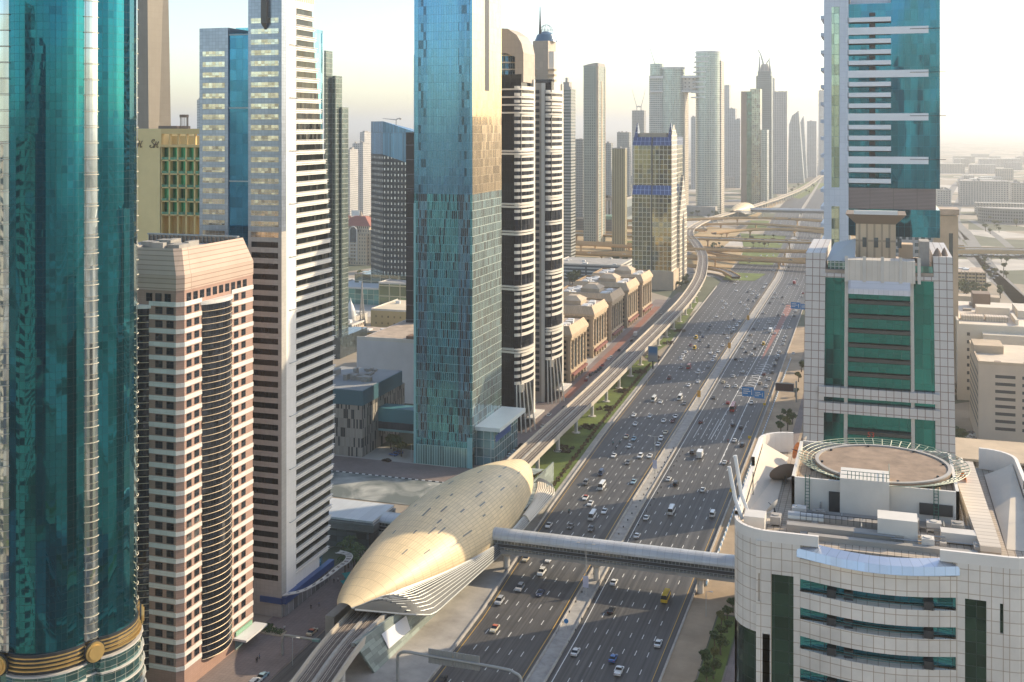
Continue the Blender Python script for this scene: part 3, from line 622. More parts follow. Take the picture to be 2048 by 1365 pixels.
def slab(name, label, cat, pxs, Y, ytop, mat, depth=20, group=None, zbase=0, roof=None, steps=()):
    xa, xb = XY(Y, pxs[0]), XY(Y + depth, pxs[1]); xb = max(xb, xa + 5); D = dep(xb, Y); zt = ZZ(ytop, D)
    t = thing(name, label, cat, (xb, Y, 0), group=group)
    mb = MB(); mb.box(xa - xb, 0, 0, depth, zbase, zt); mb.build('body', mat, t)
    mb = MB(); mb.box(xa - xb + .8, -.8, .8, depth - .8, zt, zt + .6); plant(mb, xa - xb + 1, -1, 1, depth - 1, zt + .6, 4, int(xb * 7) % 97, 3.5); mb.build('roof', roof or M['roofgrey'], t)
    return t, xa - xb, zt
slab('slim_tower', 'slim pale tower tip showing between the hotel and the white tower', 'tower', (394, 401), 1500, 200, wingrid('slim_w', (.35, .38, .4), (.2, .25, .3), 3, 4), 20)
# ---------------------------------------------------------------- stepped teal tower behind the white tower
Y = 690; t = thing('stepped_tower', 'grey green stepped tower showing behind the curved edge of the white tower', 'tower', (XY(Y, 691), Y, 0))
gm = glass('stepped_glass', (.07, .12, .12), 2, 3.5, (.22, .24, .20), .5, .6, .15, .3)
for a, b, yt_, d in ((640, 665, 100, 0), (655, 678, 150, 0), (660, 688, 214, 0)):
    dd = {100: 6, 150: 12, 214: 18}[yt_]; xa, xb = XY(Y, a) - XY(Y, 691), XY(Y + dd + 10, b) - XY(Y, 691); mb = MB(); mb.box(xa, xb, dd, dd + 10, 0, ZZ(yt_, dep(XY(Y, b), Y))); mb.build('tower_step', gm, t)
mb = MB(); mb.box(-12, 2, -12, 30, 0, 14); mb.build('podium', M['dglass'], t)
# ---------------------------------------------------------------- dark slanted-top tower and black slabs
Y = 930; xa, xb, xc = XY(Y + 22, 742), XY(Y, 766), XY(Y, 862); D = dep(xb, Y)
t = thing('slanted_tower', 'dark blue tower with slanted roof and dotted white windows, left of the glass tower', 'tower', (xb, Y, 0))
dm = wingrid('dotted_wall', (.022, .032, .036), (.75, .78, .72), 3.4, 5.2, (.32, .62), (.3, .72), .5, .2, .3)
mb = MB(); za, zc = ZZ(243, D), ZZ(275, D); w = xc - xb
q = [(xa - xb, 22), (0, 0), (w, 0), (w, 30), (xa - xb, 30)]; zz = [ZZ(243, D), ZZ(243, D), zc, zc, ZZ(243, D)]
for i in range(5):
    p, r = q[i], q[(i + 1) % 5]; mb.face([(p[0], p[1], 0), (r[0], r[1], 0), (r[0], r[1], zz[(i + 1) % 5] - 30), (p[0], p[1], zz[i] - 30)])
mb.face([(p[0], p[1], z - 30) for p, z in zip(q, zz)]); mb.build('wall', dm, t)
mb = MB()
for i in range(5):
    p, r = q[i], q[(i + 1) % 5]; mb.face([(p[0], p[1], zz[i] - 30 - (12 if i in (1,) else 0) * 0), (r[0], r[1], zz[(i + 1) % 5] - 30), (r[0], r[1], zz[(i + 1) % 5]), (p[0], p[1], zz[i])])
mb.face([(p[0], p[1], z) for p, z in zip(q, zz)]); mb.build('glass_crown', glass('steel_blue_glass', (.10, .26, .42), 1.6, 30, (.04, .08, .12), .4, .7, .15, .35, .02), t)
mb = MB(); mb.box(xa - xb - 3, w, -6, 24, 0, 22); mb.build('podium', glass('podium2', (.3, .3, .22), 9, 8, (.5, .42, .28), .8), t)
Y = 640
t = thing('black_slab_tower', 'black glass slab tower half hidden behind the left edge of the tall blue glass tower', 'tower', (XY(Y, 850), Y, 0))
for a, b, yt_, yb, d in ((822, 850, 140, 640, 6), (826, 850, 170, 640, 3), (812, 850, 265, 640, 0)):
    xa, xb = XY(Y, a) - XY(Y, 850), 0; D_ = dep(XY(Y, a), Y); mb = MB(); mb.box(xa, xb, d, d + 14, 0, ZZ(yt_, D_)); mb.build('black_slab', glass('black_glass%d' % a, (.03, .035, .045), 7, 9, (.10, .10, .11), .5, .6, .12, .3), t)
mb = MB(); xa = XY(Y, 825) - XY(Y, 850); mb.box(xa, 0, 2, 18, 140, ZZ(97, 640)); mb.box(xa + 3, 0, 4, 16, 190, ZZ(-30, 640)); mb.build('white_blade', panel('pale_blade', (.55, .58, .6), 3, 4, (.4, .42, .45), .1), t)
# ---------------------------------------------------------------- red-roofed residence
def residence(px0, px1, Y, ytop, label):
    xa, xb = XY(Y, px0), XY(Y, px1); w = xb - xa; D = dep(xb, Y); zt = ZZ(ytop, D)
    t = thing('grand_residence', label, 'building', ((xa + xb) / 2, Y, 0), group='cream residences with red roofs'); h = w / 2; ev = zt - 12
    mb = MB(); mb.box(-h, h, 0, 34, 0, ev - 4); mb.box(-h * .8, h * .8, -3, 34, 0, ev - 8); mb.build('wall', wingrid('residence_wall' + str(px0), (.50, .40, .28), (.12, .12, .11), 3.2, 4, (.3, .65), (.25, .75), .3, .3), t)
    mb = MB(); mb.box(-h * .88, h * .88, 1, 33, ev - 4, ev); mb.build('attic_storey', wingrid('attic' + str(px0), (.55, .44, .32), (.14, .13, .12), 2.4, 4, (.3, .7), (.2, .8)), t)
    mb = MB(); A = [(-h, 0), (h, 0), (h, 34), (-h, 34)]; Bq = [(-h * .35, 13), (h * .35, 13), (h * .35, 21), (-h * .35, 21)]
    mb.loft([(p[0] * .95, p[1], ev) for p in A + A[:1]], [(p[0], p[1], zt - 2) for p in Bq + Bq[:1]]); mb.face([(p[0], p[1], zt - 2) for p in Bq]); mb.build('roof', plain('red_tile' + str(px0), (.34, .13, .09), .8, .2), t)
    mb = MB(); mb.cyl(0, 17, zt - 2, zt + 4, 2.4, 8, r1=.1); mb.build('finial', M['beige'], t)
    mb = MB(); mb.tube([(4.6 * math.cos(R(a)), -3.3, ev - 6 + 5.5 * math.sin(R(a))) for a in range(0, 181, 15)], .7, 5); mb.box(-5.2, -4, -3.6, -2.8, 4, ev - 6); mb.box(4, 5.2, -3.6, -2.8, 4, ev - 6); mb.build('arch', M['offwhite'], t)
    mb = MB(); mb.box(-4, 4, -3.15, -2.9, ev - 18, ev - 2); mb.build('arch_glazing', M['dglass'], t)
    for k in range(8):
        z = 8 + 3.8 * k
        if z < ev - 20: mb = MB(); mb.box(-3.8, 3.8, -4.6, -3, z, z + .9); mb.build('balcony', M['offwhite'], t)
residence(676, 742, 1150, 432, 'cream residence with a red roof and tall arch, left of the dotted dark tower')
residence(640, 682, 1230, 420, 'cream residence with a red roof half hidden by the white tower')
# ---------------------------------------------------------------- tall glass tower in the middle
X0 = -175; Y0 = YX(X0, 944); Wd = 28.4; L = 42; t = thing('glass_tower', 'tall rectangular blue glass tower in the middle with golden reflection tinted on its right side', 'tower', (X0, Y0, 0))
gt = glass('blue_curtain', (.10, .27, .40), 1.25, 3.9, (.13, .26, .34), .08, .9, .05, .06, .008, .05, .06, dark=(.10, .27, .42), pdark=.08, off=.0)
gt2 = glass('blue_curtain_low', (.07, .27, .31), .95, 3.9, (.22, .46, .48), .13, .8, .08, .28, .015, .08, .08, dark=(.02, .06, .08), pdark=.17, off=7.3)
gr1 = glass('gold_reflection_side', (.80, .60, .36), 1.7, 3.9, (.50, .38, .24), .08, .9, .12, .08, .025, .04, .1)  # golden reflection of the sunward sky painted into the upper side tint
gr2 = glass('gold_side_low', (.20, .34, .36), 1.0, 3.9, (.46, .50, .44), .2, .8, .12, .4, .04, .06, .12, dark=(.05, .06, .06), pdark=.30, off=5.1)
zc = ZZ(390, 509)
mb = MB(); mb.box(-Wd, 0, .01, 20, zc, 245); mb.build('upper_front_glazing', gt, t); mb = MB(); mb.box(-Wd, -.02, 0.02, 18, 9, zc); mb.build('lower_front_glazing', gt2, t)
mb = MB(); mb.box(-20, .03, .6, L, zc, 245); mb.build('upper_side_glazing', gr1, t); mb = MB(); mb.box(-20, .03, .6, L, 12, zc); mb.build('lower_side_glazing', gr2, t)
for a, b in ((-26.5, -22), (-6.6, -1.0)):
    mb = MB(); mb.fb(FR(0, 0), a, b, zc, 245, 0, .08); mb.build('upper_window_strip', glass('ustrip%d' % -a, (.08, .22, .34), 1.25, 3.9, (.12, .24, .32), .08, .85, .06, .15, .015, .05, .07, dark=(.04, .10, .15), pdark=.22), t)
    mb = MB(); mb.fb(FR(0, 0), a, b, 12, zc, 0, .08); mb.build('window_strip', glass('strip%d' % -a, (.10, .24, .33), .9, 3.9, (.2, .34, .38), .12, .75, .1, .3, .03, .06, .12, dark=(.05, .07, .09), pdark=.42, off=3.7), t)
D, Yq = DX(X0, 970); D2, Yq2 = DX(X0, 977); mb = MB(); mb.fb(RT(0, 0), Yq - Y0, Yq2 - Y0 + .6, ZZ(182, D), 245, .03, .12); mb.build('dark_slot', M['dark'], t)
mb = MB(); mb.fb(FR(0, 0), -Wd - .1, -Wd + .9, 0, 120, 0, .4); mb.fb(FR(0, 0), -2.2, .2, 0, 14, 0, .4); mb.build('corner_fins', plain('teal_fin', (.25, .5, .5), .3, .1), t)
mb = MB(); mb.fb(FR(0, 0), -Wd + 1, -2.2, 0, 9, -2, .1); mb.build('lobby_glazing', glass('lobby', (.25, .45, .42), 1.2, 9, (.4, .55, .5), .2, .6, .1, .3, off=2), t)
mb = MB(); mb.box(-1, 12, 4, L + 1, 16.4, 18.2); mb.build('entrance_canopy', plain('canopy_white', (.72, .76, .72), .4, .08), t)
mb = MB(); mb.box(-1, 8.5, 6, L - 1, 0, 16.3); mb.build('entrance_hall', glass('hall', (.18, .33, .36), 3.5, 4, (.55, .58, .55), .25, .5, .12, .4), t)
mb = MB(); mb.fb(RT(8.5, 0), 8, 30, 10.5, 13.5, 0, .2); mb.build('entrance_sign', plain('sign_blue', (.03, .08, .25), .4, 0), t)
# ---------------------------------------------------------------- perforated stone building, link bridge, white block
xk, yk = G(724, 915); t = thing('perforated_building', 'low grey stone building with scattered slot windows and a blue roof edge', 'building', (xk, yk, 0))
Wd = 34; Lr = 50; zp = ZZ(812, dep(xk, yk)) 
pw = glass('slot_wall', (.33, .30, .26), .8, 4.4, (.25, .23, .2), .08, 0, .8, .12, 0, 0, .1, dark=(.03, .035, .04), pdark=.27, off=3.3)
mb = MB(); mb.box(-Wd, 0, 0, Lr, 0, zp); mb.build('wall', pw, t)
mb = MB(); mb.box(-Wd, .4, -.4, Lr * .92, zp, zp + 7); mb.build('roof_fascia', plain('blue_fascia_roof', (.06, .15, .19), .35, .08), t)
mb = MB(); mb.box(-Wd + .5, -.2, .2, Lr * .92 - .5, zp + 7, zp + 7.1); mb.build('roof', plain('grey_roof', (.36, .36, .35), .8, .3), t)
mb = MB(); plant(mb, -22, -3, 16, Lr - 6, zp + 7.1, 14, 9, 3); mb.box(-34, -26, 4, 30, zp + 7.1, zp + 10); mb.build('roof_plant', M['concrete'], t)
t = thing('link_bridge', 'enclosed teal bridge joining the slot-window building to the glass tower', 'bridge', (xk + 2, yk + 18, 0)); w = (-175 - 28.4) - xk - 2
mb = MB(); mb.box(-2, w + .5, 0, 9, 12.5, 19); mb.build('upper_wall', plain('teal_panel', (.08, .25, .29), .35, .1), t); mb = MB(); mb.box(-2, w + .5, .3, 8.7, 9, 12.5); mb.build('glazing', M['dglass'], t); mb = MB(); mb.box(-2, w + .5, 0, 9, 8, 9); mb.build('deck', plain('teal_pale', (.25, .42, .42), .4, .1), t)
t = thing('white_block', 'large white building with roof terraces behind the slot-window building', 'building', (-207, 580, 0))
mb = MB(); mb.box(-75, 0, 0, 130, 0, 34); mb.build('wall', plain('white_wall', (.58, .56, .56), .7, .12), t)
mb = MB(); mb.box(-74, -1, 1, 129, 34.0, 34.2); mb.build('roof', M['roofwarm'], t)
mb = MB()
for k in range(9): mb.box(-.4, .3, 12 + k * 12, 18 + k * 12, 8, 9.9) 
for k in range(7): mb.fb(RT(0, 0), 8, 26, 5 + k * 4, 7 + k * 4, 0, .1)
mb.build('windows', M['dglass'], t, kind='stuff')
mb = MB()
for i in range(9):
    for j in range(2): mb.box(-30 - j * 18, -20 - j * 18, 8 + i * 12, 15 + i * 12, 34.2, 36.2)
mb.build('terrace_pavilion', plain('brown_roof_units', (.22, .13, .08), .8, .2), t)
mb = MB()
for k in range(10): mb.box(-14, -13, 6 + 12 * k, 13 + 12 * k, 34.2, 38.5)
mb.box(-75, 0, 0, .6, 34, 36); mb.box(-.6, 0, 0, 130, 34, 35.6); mb.box(-40, -16, 50, 70, 34.2, 40); mb.build('roof_walls', M['offwhite'], t)
# low houses and yards between the white tower and the glass tower
def lowblock(name, label, px, py, w, l, h, mat, group=None, roofm=None, rz=0, n=4, cat='building'):
    x, y = G(px, py); t = thing(name, label, cat, (x, y, 0), rz, group)
    mb = MB(); mb.box(-w / 2, w / 2, 0, l, 0, h); mb.build('wall', mat, t)
    mb = MB(); mb.box(-w / 2 + .5, w / 2 - .5, .5, l - .5, h, h + .15); mb.build('roof', roofm or M['roofgrey'], t)
    mb = MB(); mb.box(-w / 2 - .1, w / 2 + .1, -.1, .4, h - .4, h + 1); mb.box(-w / 2 - .1, -w / 2 + .4, .4, l, h - .4, h + 1); mb.box(w / 2 - .4, w / 2 + .1, .4, l, h - .4, h + 1)
    mb.build('parapet', roofm and M['offwhite'] or M['offwhite'], t)
    if n: mb = MB(); plant(mb, -w / 2 + 1, w / 2 - 1, 1, l - 1, h + .15, n, int(px + py), 2.2); mb.build('roof_plant', M['white'], t)
    return t
yel = wingrid('yellow_wall', (.52, .40, .20), (.2, .15, .08), 5, 5, (.35, .6), (.3, .6), .2, .4)
lowblock('yellow_hall', 'pale yellow hall with flat roof, between the white tower and the glass tower', 795, 668, 44, 50, 17, yel, roofm=plain('cream_roof', (.66, .56, .40), .8, .15))
lowblock('yellow_annex', 'lower yellow annex in front of the pale yellow hall', 742, 690, 34, 20, 9, plain('yellow_render', (.55, .36, .12), .8, .1), roofm=M['roofwarm'])
lowblock('round_mall', 'flat white roofed glass pavilion below the dotted dark tower', 735, 610, 74, 46, 14, glass('mall_glass', (.12, .28, .26), 6, 4.5, (.5, .45, .32), .3, .6, .12, .4), roofm=plain('pale_roof', (.55, .56, .55), .7, .15))
lowblock('glass_pavilion', 'cream framed glass pavilion at the foot of the dotted dark tower', 800, 615, 40, 24, 20, glass('pav_glass', (.2, .25, .15), 10, 9, (.5, .42, .26), 1.0, .6, .12), n=2)
lowblock('service_yard', 'low pale service building right of the white tower edge', 680, 655, 22, 26, 7, M['offwhite'], n=6)
lowblock('shop_block', 'small beige building beside the white tower, right of its edge', 678, 690, 20, 20, 14, wingrid('sb', (.5, .42, .33), (.15, .12, .1), 3, 3.6))
# ---------------------------------------------------------------- twin dark towers
def twin(X0, Y0, label, lobbyflare, arch):
    t = thing('twin_tower', label, 'tower', (X0, Y0, 0), group='twin dark glass towers with pale banded balconies')
    dk = glass('twin_dark%d' % arch, (.022, .026, .038), 3.2, 3.5, (.02, .02, .025), .08, .7, .05, .4, .02, .05); st = panel('twin_stone%d' % arch, (.48, .40, .31), 2, 3.5, (.38, .31, .24), .04, .6, .1)
    lt = plain('twin_band%d' % arch, (.74, .68, .58), .5, .08)
    mb = MB(); mb.box(-30, -.6, .6, 22, 0, 182); mb.build('core', dk, t)
    bands = [(0.0, 0), (172, 0)]
    P = [(-3.9 + 5.2 * math.cos(R(a)), 14.5 + 15.5 * math.sin(R(a))) for a in [-90 + 7.5 * i for i in range(13)]]; P = [(-3.9, 6)] + P + [(1.0, 17)]
    mb = MB(); mb.prism([(p[0], p[1] - .3) for p in P] + [(-3.9, 17)], 0, 176); mb.build('bay_core', dk, t)
    mb = MB()
    Q = [(p[0] + .35, p[1] - .55) for p in P[1:]] + [(-3.4, 17)]; skip = [176, 160, 156, 132, 128, 103, 75, 72, 41, 37]
    z = 24.0
    while z < 176:
        low = [zz for zz in (98, 101.5, 105, 73, 76, 42, 45) if abs(zz - z) < 2.0]
        if not low: mb.prism([q for q in Q], z, z + 1.5, bot=True)
        z += 3.5
    mb.build('balcony_bands', lt, t)
    mb = MB(); Q2 = [(-10.8 if arch == 1 else -3.9, -.9)] + [(p[0] + .9, p[1] - 1.2) for p in P[1:]] + [(-3, 17.3)]
    for zz in (40, 72, 100, 114, 141): mb.prism(Q2, zz, zz + 1.0, bot=True); mb.prism(Q2, zz + 1.5, zz + 2.3, bot=True)
    for zz in (162, 166, 170, 174): mb.prism(Q2, zz, zz + .8, bot=True)
    mb.build('double_belts', lt, t)
    mb = MB(); mb.box(-4, 0, .2, 9, 20, 24); mb.build('terrace', lt, t)
    # beige corner pier and side wall
    mb = MB(); mb.box(-.9, 1.3, 16.6, 19, 0, 180); mb.box(-2, .3, 19, 22, 0, 182); mb.build('side_pier', lt, t)
    mb = MB(); mb.box(-11.5, -6.2, -.3, 3, 0, 180) if arch == 2 else mb.box(-11.8, -11.2, -.4, 3, 0, 180); mb.build('corner_pier', st, t)
    if arch == 2: mb = MB(); mb.box(-6.2, -4.1, -.6, 3, 0, 180); mb.build('light_pier', lt, t); winparts(t, FR(0, -.3), [(-10.4, -7.4)], [(6 + 3.5 * i, 8 + 3.5 * i) for i in range(49)], M['dark'], (.05, .62), 60)
    # crown
    top = 207 if arch == 1 else 210
    mb = MB(); rr = [(-8.6 + 8.6 * 1.0 * math.cos(R(a)), top - 16 + 16 * math.sin(R(a))) for a in range(0, 91, 15)]
    if arch == 1:
        prof = [(.5, 178), (.5, top - 14)] + [(-.6, top - 9), (-3, top - 5), (-8, top - 1.5), (-30, top)]
        inner = [(-30, top - 14), (-9, top - 14), (-4.0, top - 16), (-4.0, 178)]
        for y in (1, 21): mb.face([(p[0], y, p[1]) for p in (prof + inner)])
        allp = prof + inner
        for a, b in zip(allp, allp[1:] + allp[:1]): mb.face([(a[0], 1, a[1]), (b[0], 1, b[1]), (b[0], 21, b[1]), (a[0], 21, a[1])])
        mb.build('arched_crown', st, t)
        mb = MB(); mb.cyl(-12, 11, 178, 197, 6.0, 28); mb.build('penthouse_drum', glass('drum%d' % arch, (.05, .16, .28), 1.2, 4, (.3, .35, .35), .2), t)
        for k in range(5): mb = MB(); mb.cyl(-12, 11, 181 + 3.6 * k, 181.6 + 3.6 * k, 6.6, 28); mb.build('drum_ring', lt, t)
    else:
        mb.box(-12, -3, 2, 18, 180, top - 6); mb.build('crown_shaft', st, t)
        mb = MB(); pr = [(-17.4, 180), (-6.0, 180)]
        c = [(-3, 3), (-.5, 5), (.4, 9), (.4, 18), (-3, 18)]; mb.prism(c, 176, top - 12, top=True); mb.build('crown_curve', lt, t)
        mb = MB(); mb.cyl(-7, 11, top - 6, top - 2, 6.6, 24, r1=5.0); mb.cyl(-7, 11, top - 2, top, 5.0, 24, r1=1.5); mb.build('crown_dome', plain('blue_dome', (.10, .18, .26), .3, .1), t)
        mb = MB()
        for a in range(0, 180, 30):
            mb.tube([(-7 + 4 * math.cos(R(a)) * math.cos(R(b)), 12 + 4 * math.sin(R(a)) * math.cos(R(b)), top - 1 + 5 * math.sin(R(b))) for b in range(0, 181, 20)], .1, 4)
        mb.tube([(-7 + 4 * math.cos(R(a)), 12 + 4 * math.sin(R(a)), top + 1) for a in range(0, 361, 30)], .1, 4); mb.build('wire_globe', M['steel'], t)
        for k in range(3): mb = MB(); mb.box(-12.3, -9.5, 1.2, 4.5, 181 + k * 3, 182 + k * 3); mb.box(-3.5, .8, 1.5, 6, 181 + k * 3, 182 + k * 3); mb.build('crown_fin', M['beige'], t)
    mb = MB(); mb.tube([(-9.5, 8, top - 4), (-9.5, 8, top + (14 if arch == 2 else 2))], .9, 6, r2=.15)
    if arch == 2: mb.build('spire', M['dark'], t)
    # flared lobby
    mb = MB()
    for i in range(5):
        f = i / 4; p = P[2 + i * 2]; mb.tube([(p[0] + 1, p[1] - 1, 24), (p[0] + 2 + f * 2.5, p[1] - 3.0, 0)], .4, 5)
    mb.build('flared_columns', lt, t)
    mb = MB(); mb.box(-2, 5, 6, 24, 5.2, 6.0); mb.build('canopy', M['offwhite'], t)
twin(-172, 544, 'dark glass tower with cream banded balconies and an arched open crown, nearer of the twins', 1, 1)
twin(-174, 607, 'dark glass tower with cream banded balconies and a spired rounded crown, farther of the twins', 1, 2)
# ---------------------------------------------------------------- beige apartment row
bst = plain('apartment_stone', (.50, .38, .25), .8, .15); bdk = wingrid('apartment_front', (.36, .27, .18), (.02, .02, .02), 2.8, 3.3, (.25, .8), (.3, .8), .3, .3)
ORD = ['nearest of the five', 'second from the front in the row of five', 'middle one of the row of five', 'fourth from the front in the row of five', 'farthest of the five, next to the gold gridded tower']
for i, (bx, fy) in enumerate(((-176, 695), (-181, 772), (-182.5, 832), (-183, 890), (-182, 942))):
    t = thing('apartment_block', 'beige apartment block with arched bays, ' + ORD[i], 'apartment block', (bx, fy - 40, 0), group='beige apartment blocks along the metro line')
    if i == 0: proto_ap = t
    Lb, Wb, zb = 40, 44, 31
    if i == 0:
        mb = MB(); mb.box(-Wb, -1.4, 1.4, Lb - 1.4, 0, zb); mb.build('wall', bdk, t)
        mb = MB()
        for fr, n_, a in ((RT(-1.4, 0), 5, Lb), (FR(-Wb, 1.4), 5, Wb - 1.4)):
            st_ = (a - 2.8) / n_ if fr[1] == (0, 1) else a / n_
            for k in range(n_ + 1):
                u = (1.4 if fr[1] == (0, 1) else 0) + st_ * k; mb.fb(fr, u - .7, u + .7, 0, zb - 3, 0, 1.0)
            for zz in (6, zb - 5): mb.fb(fr, 1, a - .5, zz, zz + 1.4, 0, 1.3)
        for k in range(5):
            u0 = 1.4 + k * 7.44; mb.tube([(-.4, u0 + 3.7 + 3.0 * math.cos(R(a)), zb - 8 + 3 * math.sin(R(a))) for a in range(0, 181, 30)], .35, 5)
        mb.build('piers', bst, t)
        mb = MB()
        for k in range(5):
            if k in (1, 3): mb.fb(RT(-1.4, 0), 2.4 + k * 7.44, 7.8 + k * 7.44, 7.4, zb - 5, 0, .3)
        mb.build('glazed_bay', M['dglass'], t)
        winparts(t, RT(-1.4, 0), [(3.0 + k * 7.44, 4.6 + k * 7.44) for k in (0, 2, 4)] + [(5.4 + k * 7.44, 7.0 + k * 7.44) for k in (0, 2, 4)], [(8.6 + 3.3 * j, 10.3 + 3.3 * j) for j in range(5)], M['dark'], (.02, .3))
        mb = MB(); A = [(-Wb - .8, -.6), (.8, -.6), (.8, Lb + .6), (-Wb - .8, Lb + .6)]; Bq = [(-Wb + 1.6, 2.2), (-1.8, 2.2), (-1.8, Lb - 2.2), (-Wb + 1.6, Lb - 2.2)]
        mb.prism(A, zb - 3, zb - 1.6, bot=True); mb.loft([(p[0], p[1], zb - 1.6) for p in A + A[:1]], [(p[0], p[1], zb + 3.4) for p in Bq + Bq[:1]], v=(0, 5)); mb.build('mansard', panel('mansard_tile', (.56, .42, .27), 1.2, 8, (.42, .3, .2), .08, .8, .15), t)
        mb = MB(); mb.prism(Bq, zb + 1.0, zb + 2.2); mb.build('roof', M['roofwarm'], t)
        mb = MB(); mb.prism([(-26, 12), (-12, 12), (-12, 28), (-26, 28)], zb + 2.2, zb + 5); A2 = [(-26.5, 11.5), (-11.5, 11.5), (-11.5, 28.5), (-26.5, 28.5)]; B2 = [(-22, 16), (-16, 16), (-16, 24), (-22, 24)]
        mb.loft([(p[0], p[1], zb + 5) for p in A2 + A2[:1]], [(p[0], p[1], zb + 8) for p in B2 + B2[:1]]); mb.face([(p[0], p[1], zb + 8) for p in B2]); mb.build('roof_pavilion', M['beige'], t)
        mb = MB(); plant(mb, -40, -28, 4, 36, zb + 2.2, 12, 5, 1.6); plant(mb, -11, -3, 4, 36, zb + 2.2, 8, 6, 1.6); mb.build('roof_plant', M['white'], t)
        mb = MB(); mb.fb(RT(0, 0), 3, 37, 4, 5.4, -1, 1.2); mb.build('shop_awning', plain('awning', (.25, .10, .08), .7, .1), t)
    else:
        for ch in list(proto_ap.children): copy_tree(ch, t)
# ---------------------------------------------------------------- white parking block and gridded tower
t = lowblock('parking_block', 'white striped parking building behind the beige apartment blocks', 1172, 560, 70, 62, 15, panel('stripes', (.62, .62, .58), 30, 3.4, (.08, .09, .10), .9, .7, .1), roofm=M['roofgrey'], n=6)
X0 = -186; Y0 = YX(X0, 1343); t = thing('gridded_tower', 'gold and blue gridded tower with two pointed horns, beside the metro curve', 'tower', (X0, Y0, 0))
Wd, L = 38, 72; D0 = dep(X0, Y0); zs_, zt_, zh = ZZ(372, D0), ZZ(275, D0), ZZ(248, D0)
gg = glass('grid_gold', (.30, .28, .14), 4.0, 4.6, (.72, .66, .52), .42, .88, .06, .15, .012, .09, .03, dark=(.20, .22, .16), pdark=.2); gb = glass('grid_blue', (.015, .06, .18), 4.0, 4.6, (.35, .42, .5), .3, .6, .12, .2)
sg = glass('side_grid', (.30, .30, .28), 3.4, 4.6, (.80, .70, .55), 1.1, .7, .12, .3)
for a, b in ((-Wd, -Wd / 2 - .6), (-Wd / 2 + .6, 0)):
    mb = MB(); mb.box(a, b, 0, L, 18, zs_ - 9); mb.build('lower_shaft', gg, t)
    mb = MB(); x0_, x1_ = a + (1 if a == -Wd else 0), b - (1 if b == 0 else 0); mb.box(x0_, x1_, 1.6, L - 2, zs_, zt_ - 8); mb.build('upper_shaft', gg, t)
    for (zl, zu, y0_, y1_) in ((zs_ - 9, zs_ + .01, 0, 1.6), (zt_ - 8, zt_, 1.6, 3.6)):
        mb = MB(); mb.loft([(a, y0_ - .05, zl), (b, y0_ - .05, zl)], [(x0_, y1_, zu), (x1_, y1_, zu)], v=(0, 9)); mb.box(a + .5, b - .5, y1_ + .05, L - 4, zl, zu - .01); mb.build('blue_slope', gb, t)
mb = MB(); mb.box(-Wd / 2 - .6, -Wd / 2 + .6, .8, L - 1, 10, zt_ - 2); mb.build('centre_slot', M['dark'], t)
mb = MB(); mb.fb(RT(0, 0), 0.1, 30, 18, zt_ + 2, 0, .15)
mb.face([(.15, 0, zt_ + 2), (.15, 30, zt_ + 2), (.15, 12, zh)]); mb.fb(RT(0, 0), 30, L, 0, zs_ - 30, 0, 3.0); mb.face([(3, 30, zs_ - 30), (3, L, zs_ - 30), (3, (30 + L) / 2, zs_ + 8)]); mb.face([(0, 30, zs_ - 30), (3, 30, zs_ - 30), (3, (30 + L) / 2, zs_ + 8), (0, (30 + L) / 2, zs_ + 8)]); mb.build('side_gable', sg, t)
for x in (-Wd + 1, -4.5):
    mb = MB(); A = [(x, 4), (x + 3.5, 4), (x + 3.5, 22), (x, 22)]; Bq = [(x + 1.5, 12), (x + 2, 12), (x + 2, 14), (x + 1.5, 14)]; mb.loft([(p[0], p[1], zt_ - 1) for p in A + A[:1]], [(p[0], p[1], zh + 1) for p in Bq + Bq[:1]], v=(0, 12)); mb.build('horn', gb, t)
mb = MB(); mb.box(-Wd + 6, -6, 6, 30, zt_ - .5, zt_ + 4); mb.build('roof_louvres', panel('louvre', (.5, .42, .3), 1.2, 8, (.2, .16, .12), .3), t)
mb = MB(); mb.box(-Wd, 2, -.5, L, 0, 18); mb.build('base', M['beige'], t)
mb = MB(); mb.fb(RT(3, 0), 44, 56, 2, 60, 0, .2); mb.face([(3.2, 44, 60), (3.2, 56, 60), (3.2, 50, 72)]); mb.build('arched_recess', M['dark'], t)
# ================================================================== far skyline
def far(name, label, px0, pxc, px1, ytop, Xc, mat, pxside=None, roof=True, group=None, cat='tower', zb=0, extra=None):
    """box tower whose near right corner stands at world X = Xc in photo column pxc"""
    D, Y = DX(Xc, pxc); t = thing(name, label, cat, (Xc, Y, 0), group=group); w = Xc - XY(Y, px0); l = max(8, YX(Xc, px1) - Y) if px1 > pxc else 20
    l = min(l, 90); zt = ZZ(ytop, D)
    mb = MB(); mb.box(-w, 0, 0, l, zb, zt); mb.build('body', mat, t)
    if roof: mb = MB(); plant(mb, -w, 0, 0, l, zt, 4, int(pxc * 3) % 91, 4); mb.box(-w - .3, .3, -.3, l + .3, zt, zt + 1); mb.build('roof', M['roofgrey'], t)
    return t, w, l, zt
hz = lambda n, wall, win, w=3.2, h=3.6, **k: wingrid(n, wall, win, w, h, **k)
